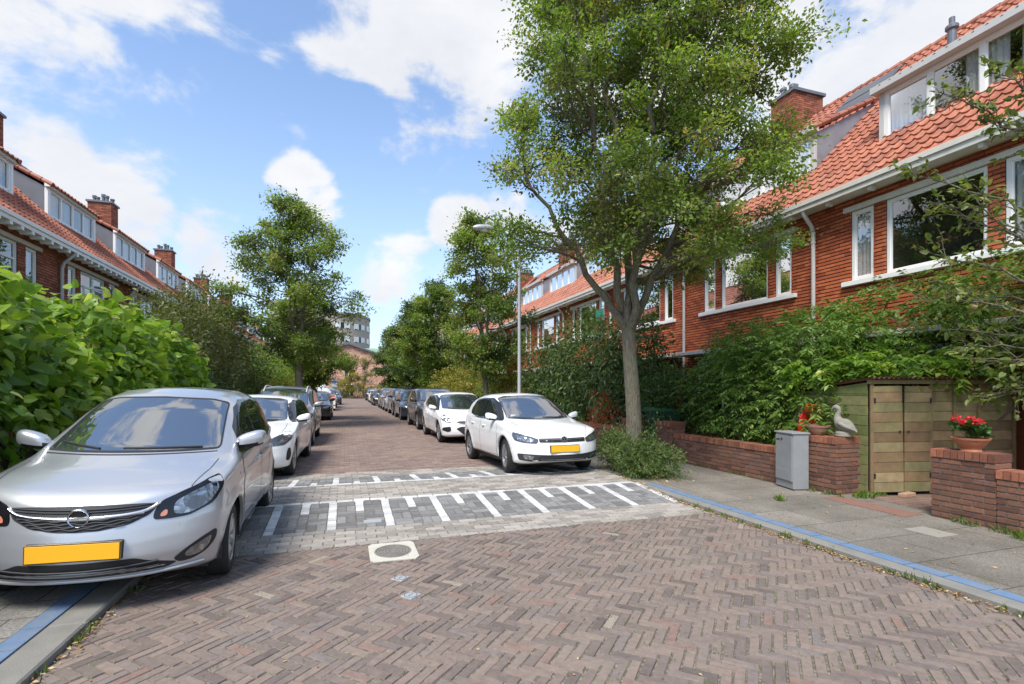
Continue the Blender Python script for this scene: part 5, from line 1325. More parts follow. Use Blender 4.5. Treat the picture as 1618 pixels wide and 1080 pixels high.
# --- silver hatchback, large in the foreground
opel = dict(L=3.68, W=1.66, H=1.56, wb=2.385, fo=.76, wr=.295, tw=.175, paint=P_silver, res=1.25,
    top=[(0, .70), (.10, .775), (.22, .84), (.5, .94), (.80, 1.01), (.93, 1.055), (1.15, 1.18), (1.50, 1.375), (1.78, 1.495), (2.1, 1.555), (2.6, 1.57), (3.1, 1.535), (3.38, 1.47), (3.52, 1.28), (3.63, .95), (3.68, .7)],
    belt=[(0, .86), (.8, .92), (1.6, .965), (2.6, 1.0), (3.3, 1.05), (3.68, 1.06)],
    fc=[0, .12, .3, .5, .66, .82, 1], fy=[.06, .015, .0, .015, .035, .065, .12], rc=[0, .1, .35, .6, 1], ry=[.1, .03, 0, .03, .12],
    bowF=.30, bowR=.14, wsbow=.17, tumble=.36, crown=.05, crease=(.72, .86), plan=[.80, .89, .96, 1, 1, .965, .92, .86],
    dlo=[(1.20, .97), (1.44, 1.19), (1.80, 1.375), (2.08, 1.45), (2.7, 1.455), (3.08, 1.39), (3.27, 1.14), (3.2, 1.06), (2.6, .99), (1.9, .955)],
    swin=[[(1.38, 1.0), (1.56, 1.20), (1.84, 1.35), (2.08, 1.415), (2.14, 1.42), (2.10, .985)], [(2.20, .995), (2.21, 1.42), (2.66, 1.42), (2.86, 1.39), (3.0, 1.14), (2.90, 1.03)]],
    doors=[[(1.14, .30), (1.12, .66), (1.20, .955), (2.13, .965), (2.15, .30)], [(2.17, .30), (2.155, .965), (2.95, 1.01), (2.92, .82), (2.68, .58), (2.56, .30)]],
    handles=[(1.93, .84), (2.77, .88)], mirror=(0, 1.30, 1.085), msize=1.12, sill=[(1.12, .235), (2.70, .235)],
    side_line=[(1.15, .40), (1.6, .36), (2.5, .40)],
    wind=[(-.63, 1.035), (-.40, 1.03), (0, 1.03), (.40, 1.03), (.63, 1.035), (.545, 1.42), (.40, 1.455), (0, 1.47), (-.40, 1.455), (-.545, 1.42)],
    rwin=[(-.52, 1.02), (.52, 1.02), (.46, 1.34), (-.46, 1.34)],
    bonnet=[(.55, .14), (.62, .35), (.66, .6), (.66, .88)],
    wiper=[((-.05, 1.055), (.50, 1.05)), ((-.56, 1.09), (-.22, 1.05))], cowl=[(-.62, 1.01), (-.4, 1.01), (0, 1.01), (.4, 1.01), (.62, 1.01)])
def slats(c, name, poly_fn, zs, mat, parent, x0=None, wave=False, rad=.005, off=.012):
    for z in zs:
        xa, xb = poly_fn(z)
        if wave:
            n = 40; pts = [(lerp(xa, xb, t), z + .0055 * math.copysign(min(1, abs(math.sin(t * (xb - xa) * 48)) * 1.6), math.sin(t * (xb - xa) * 48)) + .018 * (2 * t - 1) ** 2) for t in np.linspace(0, 1, n)]
        else: pts = [(lerp(xa, xb, t), z + .018 * (2 * t - 1) ** 2) for t in np.linspace(0, 1, 10)]
        c.line(name, pts, rad, mat, 'front', 1, off, parent=parent, tube=True, nseg=.03 if wave else .06)
def make_opel():
    sp = opel; root = empty('parked_car', 'silver five door hatchback filling the left foreground, parked half on the pavement', 'car', (-1.74, 4.13 + 1.84, 0), 0)
    c = Car(sp, root); windows_and_doors(c, sp); put_wheels(c, sp, turn=R(4), spokes=7, cover=True)
    # upper grille
    gr = c.patch('grille', [(-.44, .735), (-.30, .74), (0, .742), (.30, .74), (.44, .735), (.39, .66), (.28, .605), (.12, .578), (0, .574), (-.12, .578), (-.28, .605), (-.39, .66)], M_grille, 'front', 1, .004, .02)
    gw = lambda z: float(np.interp(z + .018, [.574, .578, .605, .66, .735], [0, .12, .28, .39, .44])) - .035
    slats(c, 'grille_slat', lambda z: (-gw(z), gw(z)), [.594, .612, .630, .648], M_trimgrey, gr, wave=True, rad=.0045)
    slats(c, 'grille_slat', lambda z: (-.40, .40), [.700, .716], M_trimgrey, gr, rad=.004)
    # chrome wing bar
    pts = [(-.43, .728), (-.38, .69), (-.26, .672), (-.1, .664), (.1, .664), (.26, .672), (.38, .69), (.43, .728)]
    ch = c.line('chrome_bar', pts, .014, M_chrome, 'front', 1, .012, tube=True, parent=gr, nseg=.03); 
    c.line('chrome_bar', [(-.36, .681), (-.1, .658), (.1, .658), (.36, .681)], .012, M_chrome, 'front', 1, .012, tube=True, parent=gr, nseg=.03)
    p = c.pt('front', 0, .668); M_ = Matrix.Translation((0, p.y - .022, .668)) @ Matrix.Rotation(math.pi / 2, 4, 'X')
    bd = MB(); bd.lathe([(.050, -.004), (.0535, .006), (.058, .010), (.0625, .006), (.066, -.004)], 36, M_, 0); bd.lathe([(0, -.003), (.052, -.003)], 30, M_, 1)
    bd.prism([(-.072, .001), (-.005, .006), (-.014, .013), (.045, .006), (.072, -.001), (.005, -.006), (.014, -.013), (-.045, -.006)], .0, .008, M_, 0)
    bd.build('badge', [M_chrome, M_blackgloss], gr)
    # lower intake
    lo = c.patch('lower_grille', [(-.56, .30), (-.40, .345), (-.33, .375), (.33, .375), (.40, .345), (.56, .30), (.50, .27), (0, .262), (-.50, .27)], M_grille, 'front', 1, .004, .02)
    slats(c, 'grille_slat', lambda z: (-.46, .46), [.285, .318], M_trimgrey, lo, rad=.006)
    c.line('splitter_lip', [(-.70, .262), (-.4, .243), (0, .238), (.4, .243), (.70, .262)], .013, P_silver, 'front', 1, .012, tube=True)
    plate(c, .452)
    for sg in (-1, 1):
        X = (lambda q: q) if sg > 0 else mir
        c.line('bumper_gap', X([(.47, .735), (.455, .70)]), .005, M_seam, 'front', 1, .0015)
        hl = c.patch('headlight', [(.40, .622), (.415, .68), (.46, .745), (.60, .80), (.80, .865), (.93, .885), (.90, .80), (.80, .69), (.62, .625), (.5, .618)], M_blackgloss, 'diag', sg, .006, .03)
        c.patch('reflector', [(.52, .645), (.535, .73), (.66, .79), (.85, .85), (.86, .79), (.77, .70), (.63, .642)], M_lampglass, 'diag', sg, .0085, .05, parent=hl, skirt=0)
        c.patch('projector', [(.62, .675), (.61, .72), (.65, .755), (.71, .76), (.745, .72), (.71, .675), (.66, .66)], M_lampdark, 'diag', sg, .011, .03, parent=hl, skirt=0)
        c.patch('indicator', [(.44, .64), (.45, .665), (.475, .685), (.49, .68), (.485, .65), (.47, .64)], M_amber, 'diag', sg, .0085, .02, parent=hl, skirt=0)
        fg = c.patch('fog_light', [(.52, .325), (.59, .385), (.70, .445), (.83, .495), (.82, .415), (.75, .335), (.65, .295), (.56, .292)], M_black, 'diag', sg, .006, .04)
        c.patch('fog_lens', [(.585, .34), (.62, .385), (.70, .42), (.785, .455), (.76, .38), (.70, .33), (.62, .32)], M_lampglass, 'diag', sg, .010, .03, parent=fg, skirt=0)
        c.line('bumper_seam', [(.46, .60), (.62, .665), (.76, .72)] if False else [(.56, .70), (.50, .76)], .004, M_seam, 'side', sg, .0015)
        c.patch('side_repeater', [(.98, .80), (.98, .825), (1.01, .825), (1.01, .80)], M_lampglass, 'side', sg, .004, .008)
    a = MB(); a.tube([(.0, 1.15, 1.46), (.0, 1.28, 1.62)], [.006, .003], 6); a.build('antenna', M_black, root)
    root.rotation_euler = (0, R(1.6), 0); root.location.z = .022
    return root
make_opel()

# --- white hatchback on the left, rounded nose and angular lights
bmw = dict(L=4.32, W=1.80, H=1.434, wb=2.67, fo=.86, wr=.325, tw=.21, paint=P_white, res=.9,
    top=[(0, .66), (.12, .74), (.3, .81), (.7, .90), (1.12, .965), (1.25, 1.0), (1.6, 1.17), (2.0, 1.35), (2.3, 1.42), (2.6, 1.434), (3.1, 1.42), (3.7, 1.36), (3.95, 1.25), (4.2, 1.0), (4.32, .8)],
    belt=[(0, .84), (1, .90), (2, .93), (3, .97), (3.9, 1.03), (4.32, 1.05)],
    fc=[0, .12, .3, .5, .66, .82, 1], fy=[.05, .0, .0, .02, .03, .06, .12], rc=[0, .1, .35, .6, 1], ry=[.1, .03, 0, .03, .2],
    bowF=.34, bowR=.16, tumble=.40, crease=(.76, .82),
    dlo=[(1.30, .93), (1.55, 1.06), (1.95, 1.255), (2.3, 1.335), (2.9, 1.345), (3.4, 1.29), (3.72, 1.10), (3.5, 1.0), (2.6, .945)],
    swin=[[(1.52, .97), (2.0, 1.23), (2.32, 1.31), (2.50, 1.31), (2.50, .97)], [(2.58, .97), (2.58, 1.315), (2.95, 1.315), (3.3, 1.26), (3.5, 1.09), (3.35, 1.02)]],
    doors=[[(1.38, .30), (1.36, .66), (1.44, .935), (2.53, .945), (2.53, .30)], [(2.55, .30), (2.55, .945), (3.36, .99), (3.28, .80), (3.10, .55), (2.98, .30)]],
    handles=[(2.3, .83), (3.12, .87)], mirror=(0, 1.60, 1.0), msize=1.1, sill=None,
    wind=[(-.66, .985), (-.4, .965), (0, .955), (.4, .965), (.66, .985), (.56, 1.33), (.40, 1.362), (0, 1.372), (-.40, 1.362), (-.56, 1.33)],
    rwin=[(-.5, 1.03), (.5, 1.03), (.45, 1.3), (-.45, 1.3)], bonnet=[(.62, .16), (.70, .4), (.72, .8), (.70, 1.12)],
    wiper=[((.02, .985), (.52, .98)), ((-.52, .985), (-.14, .97))], cowl=[(-.66, .965), (0, .938), (.66, .965)])
def front_basic(c, hl, hlin, grille, low, platez, P, corner=None, badge=None, extra=None):
    g = None
    if grille: g = c.patch('grille', grille, M_grille, 'front', 1, .004, .02)
    if low: c.patch('lower_grille', low, M_grille, 'front', 1, .004, .03)
    if platez: plate(c, platez)
    for sg in (-1, 1):
        h = c.patch('headlight', hl, M_lampdark, 'diag', sg, .005, .03)
        c.patch('reflector', hlin, M_lampglass, 'diag', sg, .008, .03, parent=h, skirt=0)
        if corner: c.patch('bumper_vent', corner, M_grille, 'diag', sg, .008, .03, step=.02)
    return g
def make_bmw():
    root = empty('parked_car', 'white hatchback with dark angular headlights parked behind the silver hatchback', 'car', (-1.72, 9.23 + 2.16, 0), R(-2.5))
    c = Car(bmw, root); windows_and_doors(c, bmw); put_wheels(c, bmw, spokes=5, double=True, rimmat=M_rim)
    g = front_basic(c, [(.50, .58), (.50, .66), (.66, .745), (.92, .82), (1.05, .82), (.98, .70), (.80, .60)], [(.70, .63), (.70, .69), (.80, .735), (.95, .785), (.93, .72), (.82, .65)],
        [(-.34, .47), (-.36, .62), (-.26, .70), (.26, .70), (.36, .62), (.34, .47)], [(-.42, .24), (-.36, .34), (.36, .34), (.42, .24)], .40, P_white, corner=[(.84, .34), (.85, .47), (.88, .54), (.925, .55), (.945, .48), (.94, .38), (.90, .32)])
    for k in range(13): x = -.3 + .05 * k; c.line('grille_slat', [(x, .49), (x, .66)], .005, M_trimgrey, 'front', 1, .01, tube=True, parent=g)
    root.rotation_euler = (0, R(1.3), R(-2.0)); root.location.z = .02
make_bmw()

# --- white hatchback on the right, full front view
polo = dict(L=3.97, W=1.685, H=1.462, wb=2.47, fo=.80, wr=.305, tw=.19, paint=P_white, res=1.0,
    top=[(0, .62), (.09, .70), (.22, .775), (.55, .865), (.92, .935), (1.05, .975), (1.4, 1.16), (1.75, 1.34), (2.05, 1.435), (2.4, 1.462), (2.9, 1.455), (3.4, 1.41), (3.65, 1.34), (3.82, 1.12), (3.94, .9), (3.97, .7)],
    belt=[(0, .80), (1, .87), (2, .91), (3, .95), (3.7, .98), (3.97, 1.0)],
    fc=[0, .12, .3, .5, .66, .82, 1], fy=[.05, .01, .0, .01, .02, .045, .11], rc=[0, .1, .35, .6, 1], ry=[.1, .03, 0, .03, .10],
    bowF=.30, bowR=.14, tumble=.37, crease=(.68, .75),
    dlo=[(1.14, .91), (1.42, 1.07), (1.78, 1.255), (2.1, 1.35), (2.7, 1.365), (3.12, 1.33), (3.36, 1.12), (3.3, 1.03), (2.6, .935)],
    swin=[[(1.40, .95), (1.82, 1.22), (2.12, 1.32), (2.28, 1.325), (2.27, .955)], [(2.36, .955), (2.37, 1.33), (2.75, 1.335), (3.0, 1.31), (3.13, 1.12), (3.05, .99)]],
    doors=[[(1.20, .28), (1.18, .66), (1.26, .915), (2.30, .93), (2.31, .28)], [(2.33, .28), (2.325, .93), (3.14, .965), (3.06, .76), (2.88, .54), (2.77, .28)]],
    handles=[(2.06, .80), (2.90, .83)], mirror=(0, 1.42, .98), msize=1.0, sill=None,
    wind=[(-.63, .965), (-.4, .95), (0, .942), (.4, .95), (.63, .965), (.55, 1.34), (.42, 1.378), (0, 1.39), (-.42, 1.378), (-.55, 1.34)],
    rwin=[(-.5, 1.0), (.5, 1.0), (.45, 1.3), (-.45, 1.3)], bonnet=[(.45, .12), (.60, .4), (.64, .7), (.63, .95)],
    wiper=[((.02, .97), (.50, .965)), ((-.50, .97), (-.16, .955))], cowl=[(-.63, .945), (0, .925), (.63, .945)])
def make_polo():
    root = empty('parked_car', 'white hatchback first in the right hand row, round badge and yellow plate facing the street', 'car', (3.49, 7.86 + 1.985, .0), R(3.0))
    c = Car(polo, root); windows_and_doors(c, polo); put_wheels(c, polo, turn=R(-7), spokes=5)
    g = front_basic(c, [(.44, .545), (.42, .62), (.55, .665), (.74, .715), (.90, .745), (.90, .68), (.84, .60), (.66, .56)], [(.50, .575), (.50, .62), (.62, .655), (.80, .695), (.84, .66), (.78, .605), (.66, .58)],
        [(-.43, .565), (-.43, .635), (0, .632), (.43, .635), (.43, .565), (0, .56)], None, .455, P_white)
    for z in (.583, .612): c.line('grille_slat', [(-.42, z), (.42, z)], .006, M_chrome if z > .6 else M_trimgrey, 'front', 1, .009, tube=True, parent=g)
    lw = c.patch('lower_grille', [(-.76, .385), (-.5, .365), (-.3, .355), (.3, .355), (.5, .365), (.76, .385), (.73, .27), (.5, .235), (0, .225), (-.5, .235), (-.73, .27)], M_trimgrey, 'front', 1, .004, .03)
    c.patch('mesh_panel', [(-.42, .345), (.42, .345), (.46, .25), (-.46, .25)], M_grille, 'front', 1, .008, .03, parent=lw, skirt=0)
    for z in (.265, .285, .305, .325): c.line('grille_slat', [(-.42, z), (.42, z)], .004, M_trimgrey, 'front', 1, .011, tube=True, parent=lw)
    for sg in (-1, 1): c.patch('fog_lens', [(sg * .52, .34), (sg * .68, .36), (sg * .66, .29), (sg * .54, .275)], M_lampglass, 'front', 1, .009, .02, parent=lw, skirt=0)
    p = c.pt('front', 0, .605); M_ = Matrix.Translation((0, p.y - .016, .605)) @ Matrix.Rotation(math.pi / 2, 4, 'X'); bd = MB()
    bd.lathe([(.052, -.004), (.054, .006), (.060, .006), (.062, -.006)], 36, M_); bd.lathe([(0, -.003), (.053, -.003)], 30, M_, 1)
    def bar(a, b_, w_=.007):
        a, b_ = np.array(a), np.array(b_); t = (b_ - a) / np.linalg.norm(b_ - a); n = np.array([-t[1], t[0]]) * w_ / 2; bd.prism([tuple(a + n), tuple(a - n), tuple(b_ - n), tuple(b_ + n)], 0, .006, M_)
    for a, b_ in (((-.022, .050), (-.002, .008)), ((.022, .050), (.002, .008)), ((-.046, .028), (-.020, -.046)), ((.046, .028), (.020, -.046)), ((-.020, -.046), (-.001, .0)), ((.020, -.046), (.001, .0))): bar(a, b_)
    bd.build('badge', [M_chrome, M_blackgloss], g)
    st = MB(); q = c.pt('front', -.50, 1.0); st.box(q.x - .05, q.x + .05, q.y - .008, q.y - .006, .985, 1.02); st.build('parking_permit', M_whiteframe, root)
    root.location.z = .04; root.rotation_euler = (R(-1.7), 0, R(1.5))
make_polo()

# --- white hatchback with swept lights, second on the right
i30 = dict(polo); i30.update(L=4.30, W=1.78, H=1.47, wb=2.65, fo=.87, wr=.315, tw=.20, paint=P_white, res=.8,
    top=[(0, .62), (.1, .69), (.25, .77), (.6, .87), (1.02, .955), (1.15, 1.0), (1.55, 1.19), (1.95, 1.37), (2.25, 1.45), (2.6, 1.47), (3.1, 1.45), (3.7, 1.39), (3.95, 1.3), (4.15, 1.05), (4.27, .9), (4.30, .7)],
    belt=[(0, .82), (1, .88), (2, .92), (3, .98), (4, 1.05), (4.3, 1.06)],
    dlo=[(1.24, .92), (1.55, 1.08), (1.95, 1.28), (2.3, 1.37), (2.9, 1.375), (3.35, 1.33), (3.65, 1.14), (3.5, 1.04), (2.6, .95)],
    swin=[[(1.50, .96), (1.98, 1.24), (2.3, 1.335), (2.47, 1.34), (2.46, .965)], [(2.55, .965), (2.56, 1.34), (2.95, 1.345), (3.25, 1.31), (3.42, 1.12), (3.30, 1.02)]],
    doors=[[(1.34, .28), (1.32, .66), (1.40, .925), (2.49, .945), (2.50, .28)], [(2.52, .28), (2.52, .945), (3.36, .99), (3.26, .78), (3.08, .54), (2.96, .28)]],
    handles=[(2.25, .82), (3.1, .87)], mirror=(0, 1.56, 1.0), msize=1.05, crease=(.66, .82),
    wind=[(-.67, .99), (-.4, .972), (0, .962), (.4, .972), (.67, .99), (.58, 1.35), (.42, 1.385), (0, 1.395), (-.42, 1.385), (-.58, 1.35)],
    bonnet=[(.5, .14), (.66, .4), (.70, .8), (.68, 1.02)], wiper=[((.02, .99), (.5, .985)), ((-.5, .99), (-.16, .975))], cowl=[(-.67, .968), (0, .945), (.67, .968)])
def make_i30():
    root = empty('parked_car', 'white hatchback with swept back headlights, second in the right hand row', 'car', (3.45, 13.98 + 2.15, 0), R(.5))
    c = Car(i30, root); windows_and_doors(c, i30); put_wheels(c, i30, spokes=5, double=True)
    g = front_basic(c, [(.52, .60), (.50, .68), (.66, .73), (.88, .80), (1.05, .85), (1.04, .80), (.92, .68), (.72, .61)], [(.56, .63), (.57, .67), (.72, .71), (.90, .77), (.90, .70), (.74, .64)],
        [(-.50, .60), (-.42, .655), (.42, .655), (.50, .60), (.30, .565), (-.30, .565)], [(-.50, .44), (-.36, .50), (.36, .50), (.50, .44), (.30, .28), (-.30, .28)], .42, P_white, corner=[(.60, .38), (.62, .50), (.86, .47), (.92, .40), (.70, .345)])
    c.line('chrome_bar', [(-.46, .585), (-.2, .57), (.2, .57), (.46, .585)], .008, M_chrome, 'front', 1, .01, tube=True, parent=g)
    for sg in (-1, 1): c.patch('fog_lens', [(.66, .40), (.67, .46), (.82, .445), (.85, .41), (.72, .375)], M_lampglass, 'diag', sg, .008, .02, skirt=0)
    for z in (.34, .385, .455): c.line('grille_slat', [(-.3, z), (.3, z)], .006, M_trimgrey, 'front', 1, .01, tube=True)
make_i30()

# --- estate / people carrier with roof rails (left) and dark cars
suv = dict(i30); suv.update(L=4.45, W=1.83, H=1.66, wb=2.68, fo=.90, wr=.34, tw=.215, res=.7, tumble=.30,
    top=[(0, .78), (.1, .88), (.25, .96), (.6, 1.03), (1.0, 1.09), (1.12, 1.13), (1.5, 1.32), (1.85, 1.5), (2.15, 1.60), (2.5, 1.635), (3.2, 1.62), (3.9, 1.57), (4.15, 1.46), (4.3, 1.15), (4.42, .95), (4.45, .8)],
    belt=[(0, .98), (1, 1.02), (2, 1.05), (3, 1.08), (4, 1.12), (4.45, 1.14)], Sz=[.15, .3, .5, .75, .95, 1.1], crease=(.82, .92),
    dlo=[(1.22, 1.06), (1.5, 1.22), (1.88, 1.42), (2.2, 1.51), (3.3, 1.52), (3.85, 1.46), (4.0, 1.22), (3.8, 1.16), (2.6, 1.09)],
    swin=[[(1.48, 1.1), (1.9, 1.38), (2.2, 1.475), (2.42, 1.485), (2.42, 1.1)], [(2.5, 1.1), (2.5, 1.485), (3.15, 1.485), (3.2, 1.13)], [(3.28, 1.14), (3.26, 1.48), (3.7, 1.43), (3.82, 1.22)]],
    doors=[[(1.36, .32), (1.34, .75), (1.42, 1.06), (2.45, 1.075), (2.45, .32)], [(2.47, .32), (2.47, 1.075), (3.3, 1.11), (3.22, .85), (3.08, .62), (2.98, .32)]],
    handles=[(2.2, .95), (3.05, .99)], mirror=(0, 1.54, 1.13), msize=1.15,
    wind=[(-.68, 1.125), (-.4, 1.105), (0, 1.095), (.4, 1.105), (.68, 1.125), (.60, 1.52), (.42, 1.552), (0, 1.562), (-.42, 1.552), (-.60, 1.52)],
    rwin=[(-.55, 1.12), (.55, 1.12), (.5, 1.48), (-.5, 1.48)], bonnet=[(.6, .14), (.72, .4), (.74, .8), (.7, 1.0)], wiper=[((.02, 1.125), (.5, 1.12)), ((-.5, 1.125), (-.16, 1.11))], cowl=[(-.68, 1.102), (0, 1.078), (.68, 1.102)])
HL_SUV = ([(.56, .74), (.54, .84), (.70, .90), (.92, .95), (1.04, .97), (1.0, .88), (.86, .79)], [(.62, .78), (.62, .83), (.76, .88), (.94, .93), (.92, .86), (.82, .81)],
          [(-.46, .66), (-.50, .82), (-.3, .86), (.3, .86), (.50, .82), (.46, .66)], [(-.55, .36), (-.5, .52), (.5, .52), (.55, .36)])
HL_HATCH = ([(.52, .60), (.50, .68), (.66, .73), (.88, .79), (1.0, .82), (.96, .74), (.72, .61)], [(.56, .63), (.57, .67), (.72, .71), (.90, .77), (.90, .70), (.74, .64)],
            [(-.50, .56), (-.46, .655), (.46, .655), (.50, .56), (.30, .54), (-.30, .54)], [(-.55, .28), (-.5, .42), (.5, .42), (.55, .28)])
def rails(c, z):
    for sg in (-1, 1):
        pts = []
        for t in np.linspace(0, 1, 11):
            yy = lerp(1.95, 3.85, t); p = c.ray((sg * .58, yy - c.L / 2, 4), (0, 0, -1)); e = min(1, min(t, 1 - t) * 7)
            pts.append((sg * .58, yy - c.L / 2, p[2] + .055 * e - .01))
        m = MB(); m.tube(pts, .017, 8); m.build('roof_rail', M_greytrim, c.root, smooth=True)
def generic(base, paint, label, cx, yf, rz, HL, rl=False, pz=.45, spokes=5, detail=False, grp='dark cars parked in the right hand row', roll=0, z=0, mirrorpaint=None):
    sp = dict(base); sp['paint'] = paint
    if mirrorpaint: sp['mirrorpaint'] = mirrorpaint
    root = empty('parked_car', label, 'car', (cx, yf + sp['L'] / 2, z), R(rz), grp); c = Car(sp, root)
    windows_and_doors(c, sp, True); put_wheels(c, sp, spokes=spokes)
    g = front_basic(c, HL[0], HL[1], HL[2], HL[3], pz, paint)
    c.line('chrome_bar', [(-.44, HL[2][1][1] - .04), (.44, HL[2][1][1] - .04)], .009, M_chrome, 'front', 1, .01, tube=True, parent=g)
    if rl: rails(c, 1.6)
    root.rotation_euler = (0, R(roll), R(rz)); return root
generic(suv, P_grey, 'grey people carrier with silver roof rails, third in the left hand row', -1.72, 14.3, -.5, HL_SUV, rl=True, roll=1.4, z=.02, grp='cars parked along the left kerb')
k3 = generic(dict(suv, H=1.6), P_dkbrown, 'dark brown tall hatchback third in the right hand row', 3.5, 18.85, .6, HL_SUV)
k4 = generic(i30, P_blue, 'blue black hatchback fourth in the right hand row', 3.48, 25.2, .5, HL_HATCH)
def carcopy(src, label, x, yf, L, rz=0, paint=None, grp='dark cars parked in the right hand row'):
    c_ = copy_tree(src); c_.location = (x, yf + L / 2, 0); c_.rotation_euler = (0, 0, R(rz)); c_['label'] = label; c_['group'] = grp
    if paint is not None:
        done = {}
        def rep(o):
            if o.type == 'MESH':
                for i, mt in enumerate(o.data.materials):
                    if mt and mt.name.startswith(('dark_brown_paint', 'blue_black_paint', 'grey_metallic_paint', 'white_paint')):
                        if o.data.users > 1: o.data = o.data.copy()
                        o.data.materials[i] = paint
            for ch in o.children: rep(ch)
        rep(c_)
    return c_
carcopy(k3, 'black sport utility car fifth in the right hand row', 3.5, 29.8, 4.45, .4, P_black)
carcopy(k4, 'dark grey hatchback sixth in the right hand row', 3.46, 35.2, 4.3, 0, P_grey)
carcopy(k3, 'dark grey sport utility car seventh in the right hand row', 3.5, 40.4, 4.45, 0, P_grey)
carcopy(k4, 'black hatchback eighth in the right hand row, set slightly out into the street', 3.3, 48.2, 4.3, 1, P_black)
carcopy(k4, 'silver hatchback ninth in the right hand row', 3.45, 54.5, 4.3, 0, P_silver)
carcopy(k4, 'white hatchback far along the right hand row, before the street end', 3.45, 60.2, 4.3, 0, P_white)
carcopy(k3, 'dark car last in the right hand row', 3.5, 70, 4.45, 0, P_black)
LG = 'cars parked along the left kerb'
carcopy(k4, 'black hatchback with plants reflected in its bonnet, fourth in the left hand row', -1.55, 26.4, 4.3, -.5, P_black, LG)
carcopy(k3, 'dark grey sport utility car hidden behind the heap of white bags on the left', -1.6, 43.5, 4.45, 0, P_grey, LG)
carcopy(k4, 'dark blue hatchback last in the left hand row, beyond the white bags', -1.25, 52.2, 4.3, 0, P_blue, LG)
# ------------------------------------------------------------------ garden walls and small things
RNG = np.random.default_rng(9)
M_copping = ramped('coping_brick', [(0, (.14, .055, .035)), (.5, (.25, .095, .055)), (1, (.34, .13, .075))], .9, 30, .3, .5, 90, dirt=((.09, .09, .06), 2.5, 1.5, .5))
def garden_wall(label, x0, x1, y0, y1, h, group=None, step=None, mat=None, mort=None):
    """brick wall along the street: x0 is the street face, coping of bricks on edge"""
    o = (x0, y0, 0); root = empty('garden_wall', label, 'garden wall', o, 0, group)
    L, T = y1 - y0, x1 - x0; m = MB(); hb = h - .10
    brick_field(m, 1, 0, L, .0, hb, [], bh=.064, dep=.012, joint_h=.011, joint_v=.01, rough=.002)
    # end faces and rear as the same bond, turned
    for M_ in (Matrix.Rotation(R(-90), 4, 'Z') @ Matrix.Scale(-1, 4, (1, 0, 0)) , ):
        pass
    def end(yy, s_):
        mm = MB(); brick_field(mm, 1, 0, T, .0, hb, [], bh=.064, dep=.012, joint_h=.011, joint_v=.01, rough=.002)
        V = np.concatenate(mm.V); W_ = np.stack([V[:, 1], yy + s_ * V[:, 0], V[:, 2]], -1)
        off = 0
        for k, lst in mm.F.items():
            for a, mi, r in lst: m.add(W_, a, 0, r)
            break
    end(0, 1); end(L, -1)
    m.box(.011, T - .002, .011, L - .011, -.05, hb, 1)
    m.build('wall', [mat or M_brickgarden, mort or M_mortarlight], root)
    c_ = MB(); y = .0; w_ = .0665; n = int(L / w_); w_ = L / n
    for i in range(n):
        j = RNG.normal(0, .0015, 3); c_.box(-.012 + j[0], T + .012 + j[0], i * w_ + .004, (i + 1) * w_ - .004, hb + .006, h + j[1])
    c_.box(.003, T - .003, .014, L - .014, hb - .002, h - .012, 1)
    c_.build('coping', [M_copping, mort or M_mortarlight], root, bevel=0)
    return root
GW = 'low brick garden walls on the right'
garden_wall('long low brick garden wall left of the grey cabinet', 6.57, 6.79, 6.1, 9.08, .63, GW)
garden_wall('brick wall pier at the far end of the long low wall, behind the weeds', 6.53, 6.87, 9.08, 9.7, .86, GW)
garden_wall('taller piece of brick wall right of the grey cabinet, carrying the goose and a bowl', 6.66, 7.12, 5.42, 6.1, .87, GW)
garden_wall('brick wall pier at the right picture edge carrying the red geraniums', 6.65, 6.92, 3.55, 4.19, .86, GW)
garden_wall('lower brick wall running out of the picture from the geranium pier', 6.65, 6.88, 1.2, 3.55, .70, GW)
garden_wall('brick wall pier just left of the big tree trunk', 6.52, 6.95, 10.6, 11.1, .85, GW)
garden_wall('low brick wall behind the front of the white hatchback', 6.55, 6.78, 11.1, 14.2, .60, GW)
garden_wall('far low brick garden wall along the right pavement', 6.55, 6.78, 16.0, 34, .62, GW)
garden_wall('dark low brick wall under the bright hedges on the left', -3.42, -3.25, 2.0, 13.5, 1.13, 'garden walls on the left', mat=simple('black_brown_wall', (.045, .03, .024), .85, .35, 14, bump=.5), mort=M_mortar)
pl_ = garden_wall('tall raked orange brick pillar behind the white hatchback, beside the black bicycle shed', 6.95, 7.4, 13.3, 13.75, 1.55, None, mat=M_brickR)
# left wall faces the road too
# grey cabinet
cab = empty('utility_cabinet', 'grey metal utility cabinet standing against the low brick wall', 'utility cabinet', (6.50, 6.03, KH), R(-14))
M_cab = simple('cabinet_metal', (.30, .31, .31), .5, .14, 5, metal=.25, bump=.15, dirt=((.17, .17, .16), 3, 1.2))
m = MB(); m.box(-.12, .12, -.22, .22, .02, .84); m.build('body', M_cab, cab, bevel=.006)
m = MB(); m.box(-.138, -.121, -.205, .205, .13, .81); d_ = m.build('door', M_cab, cab, bevel=.004)
m = MB(); m.box(-.143, -.139, -.175, .175, .14, .30); m.build('lower_panel', M_cab, d_, bevel=.003)
m = MB(); m.lathe([(0, .012), (.014, .012), (.016, 0)], 12, TR(-.138, .04, .755, 0, 0, R(-90))); m.build('lock', M_black, d_)
m = MB()
for a, w_ in ((.195, .012), (.178, .016), (.158, .014), (.14, .018), (.118, .012)): m.box(-.1395, -.138, a - .02 - w_ / 2, a - .02 + w_ / 2, .728, .752)
m.build('marking', M_black, d_)
m = MB(); m.box(-.145, .135, -.235, .235, .84, .865); m.build('cap', M_cab, cab, bevel=.006)
m = MB(); m.box(-.10, .10, -.21, .21, -.06, .03); m.build('plinth', M_mortarlight, cab)
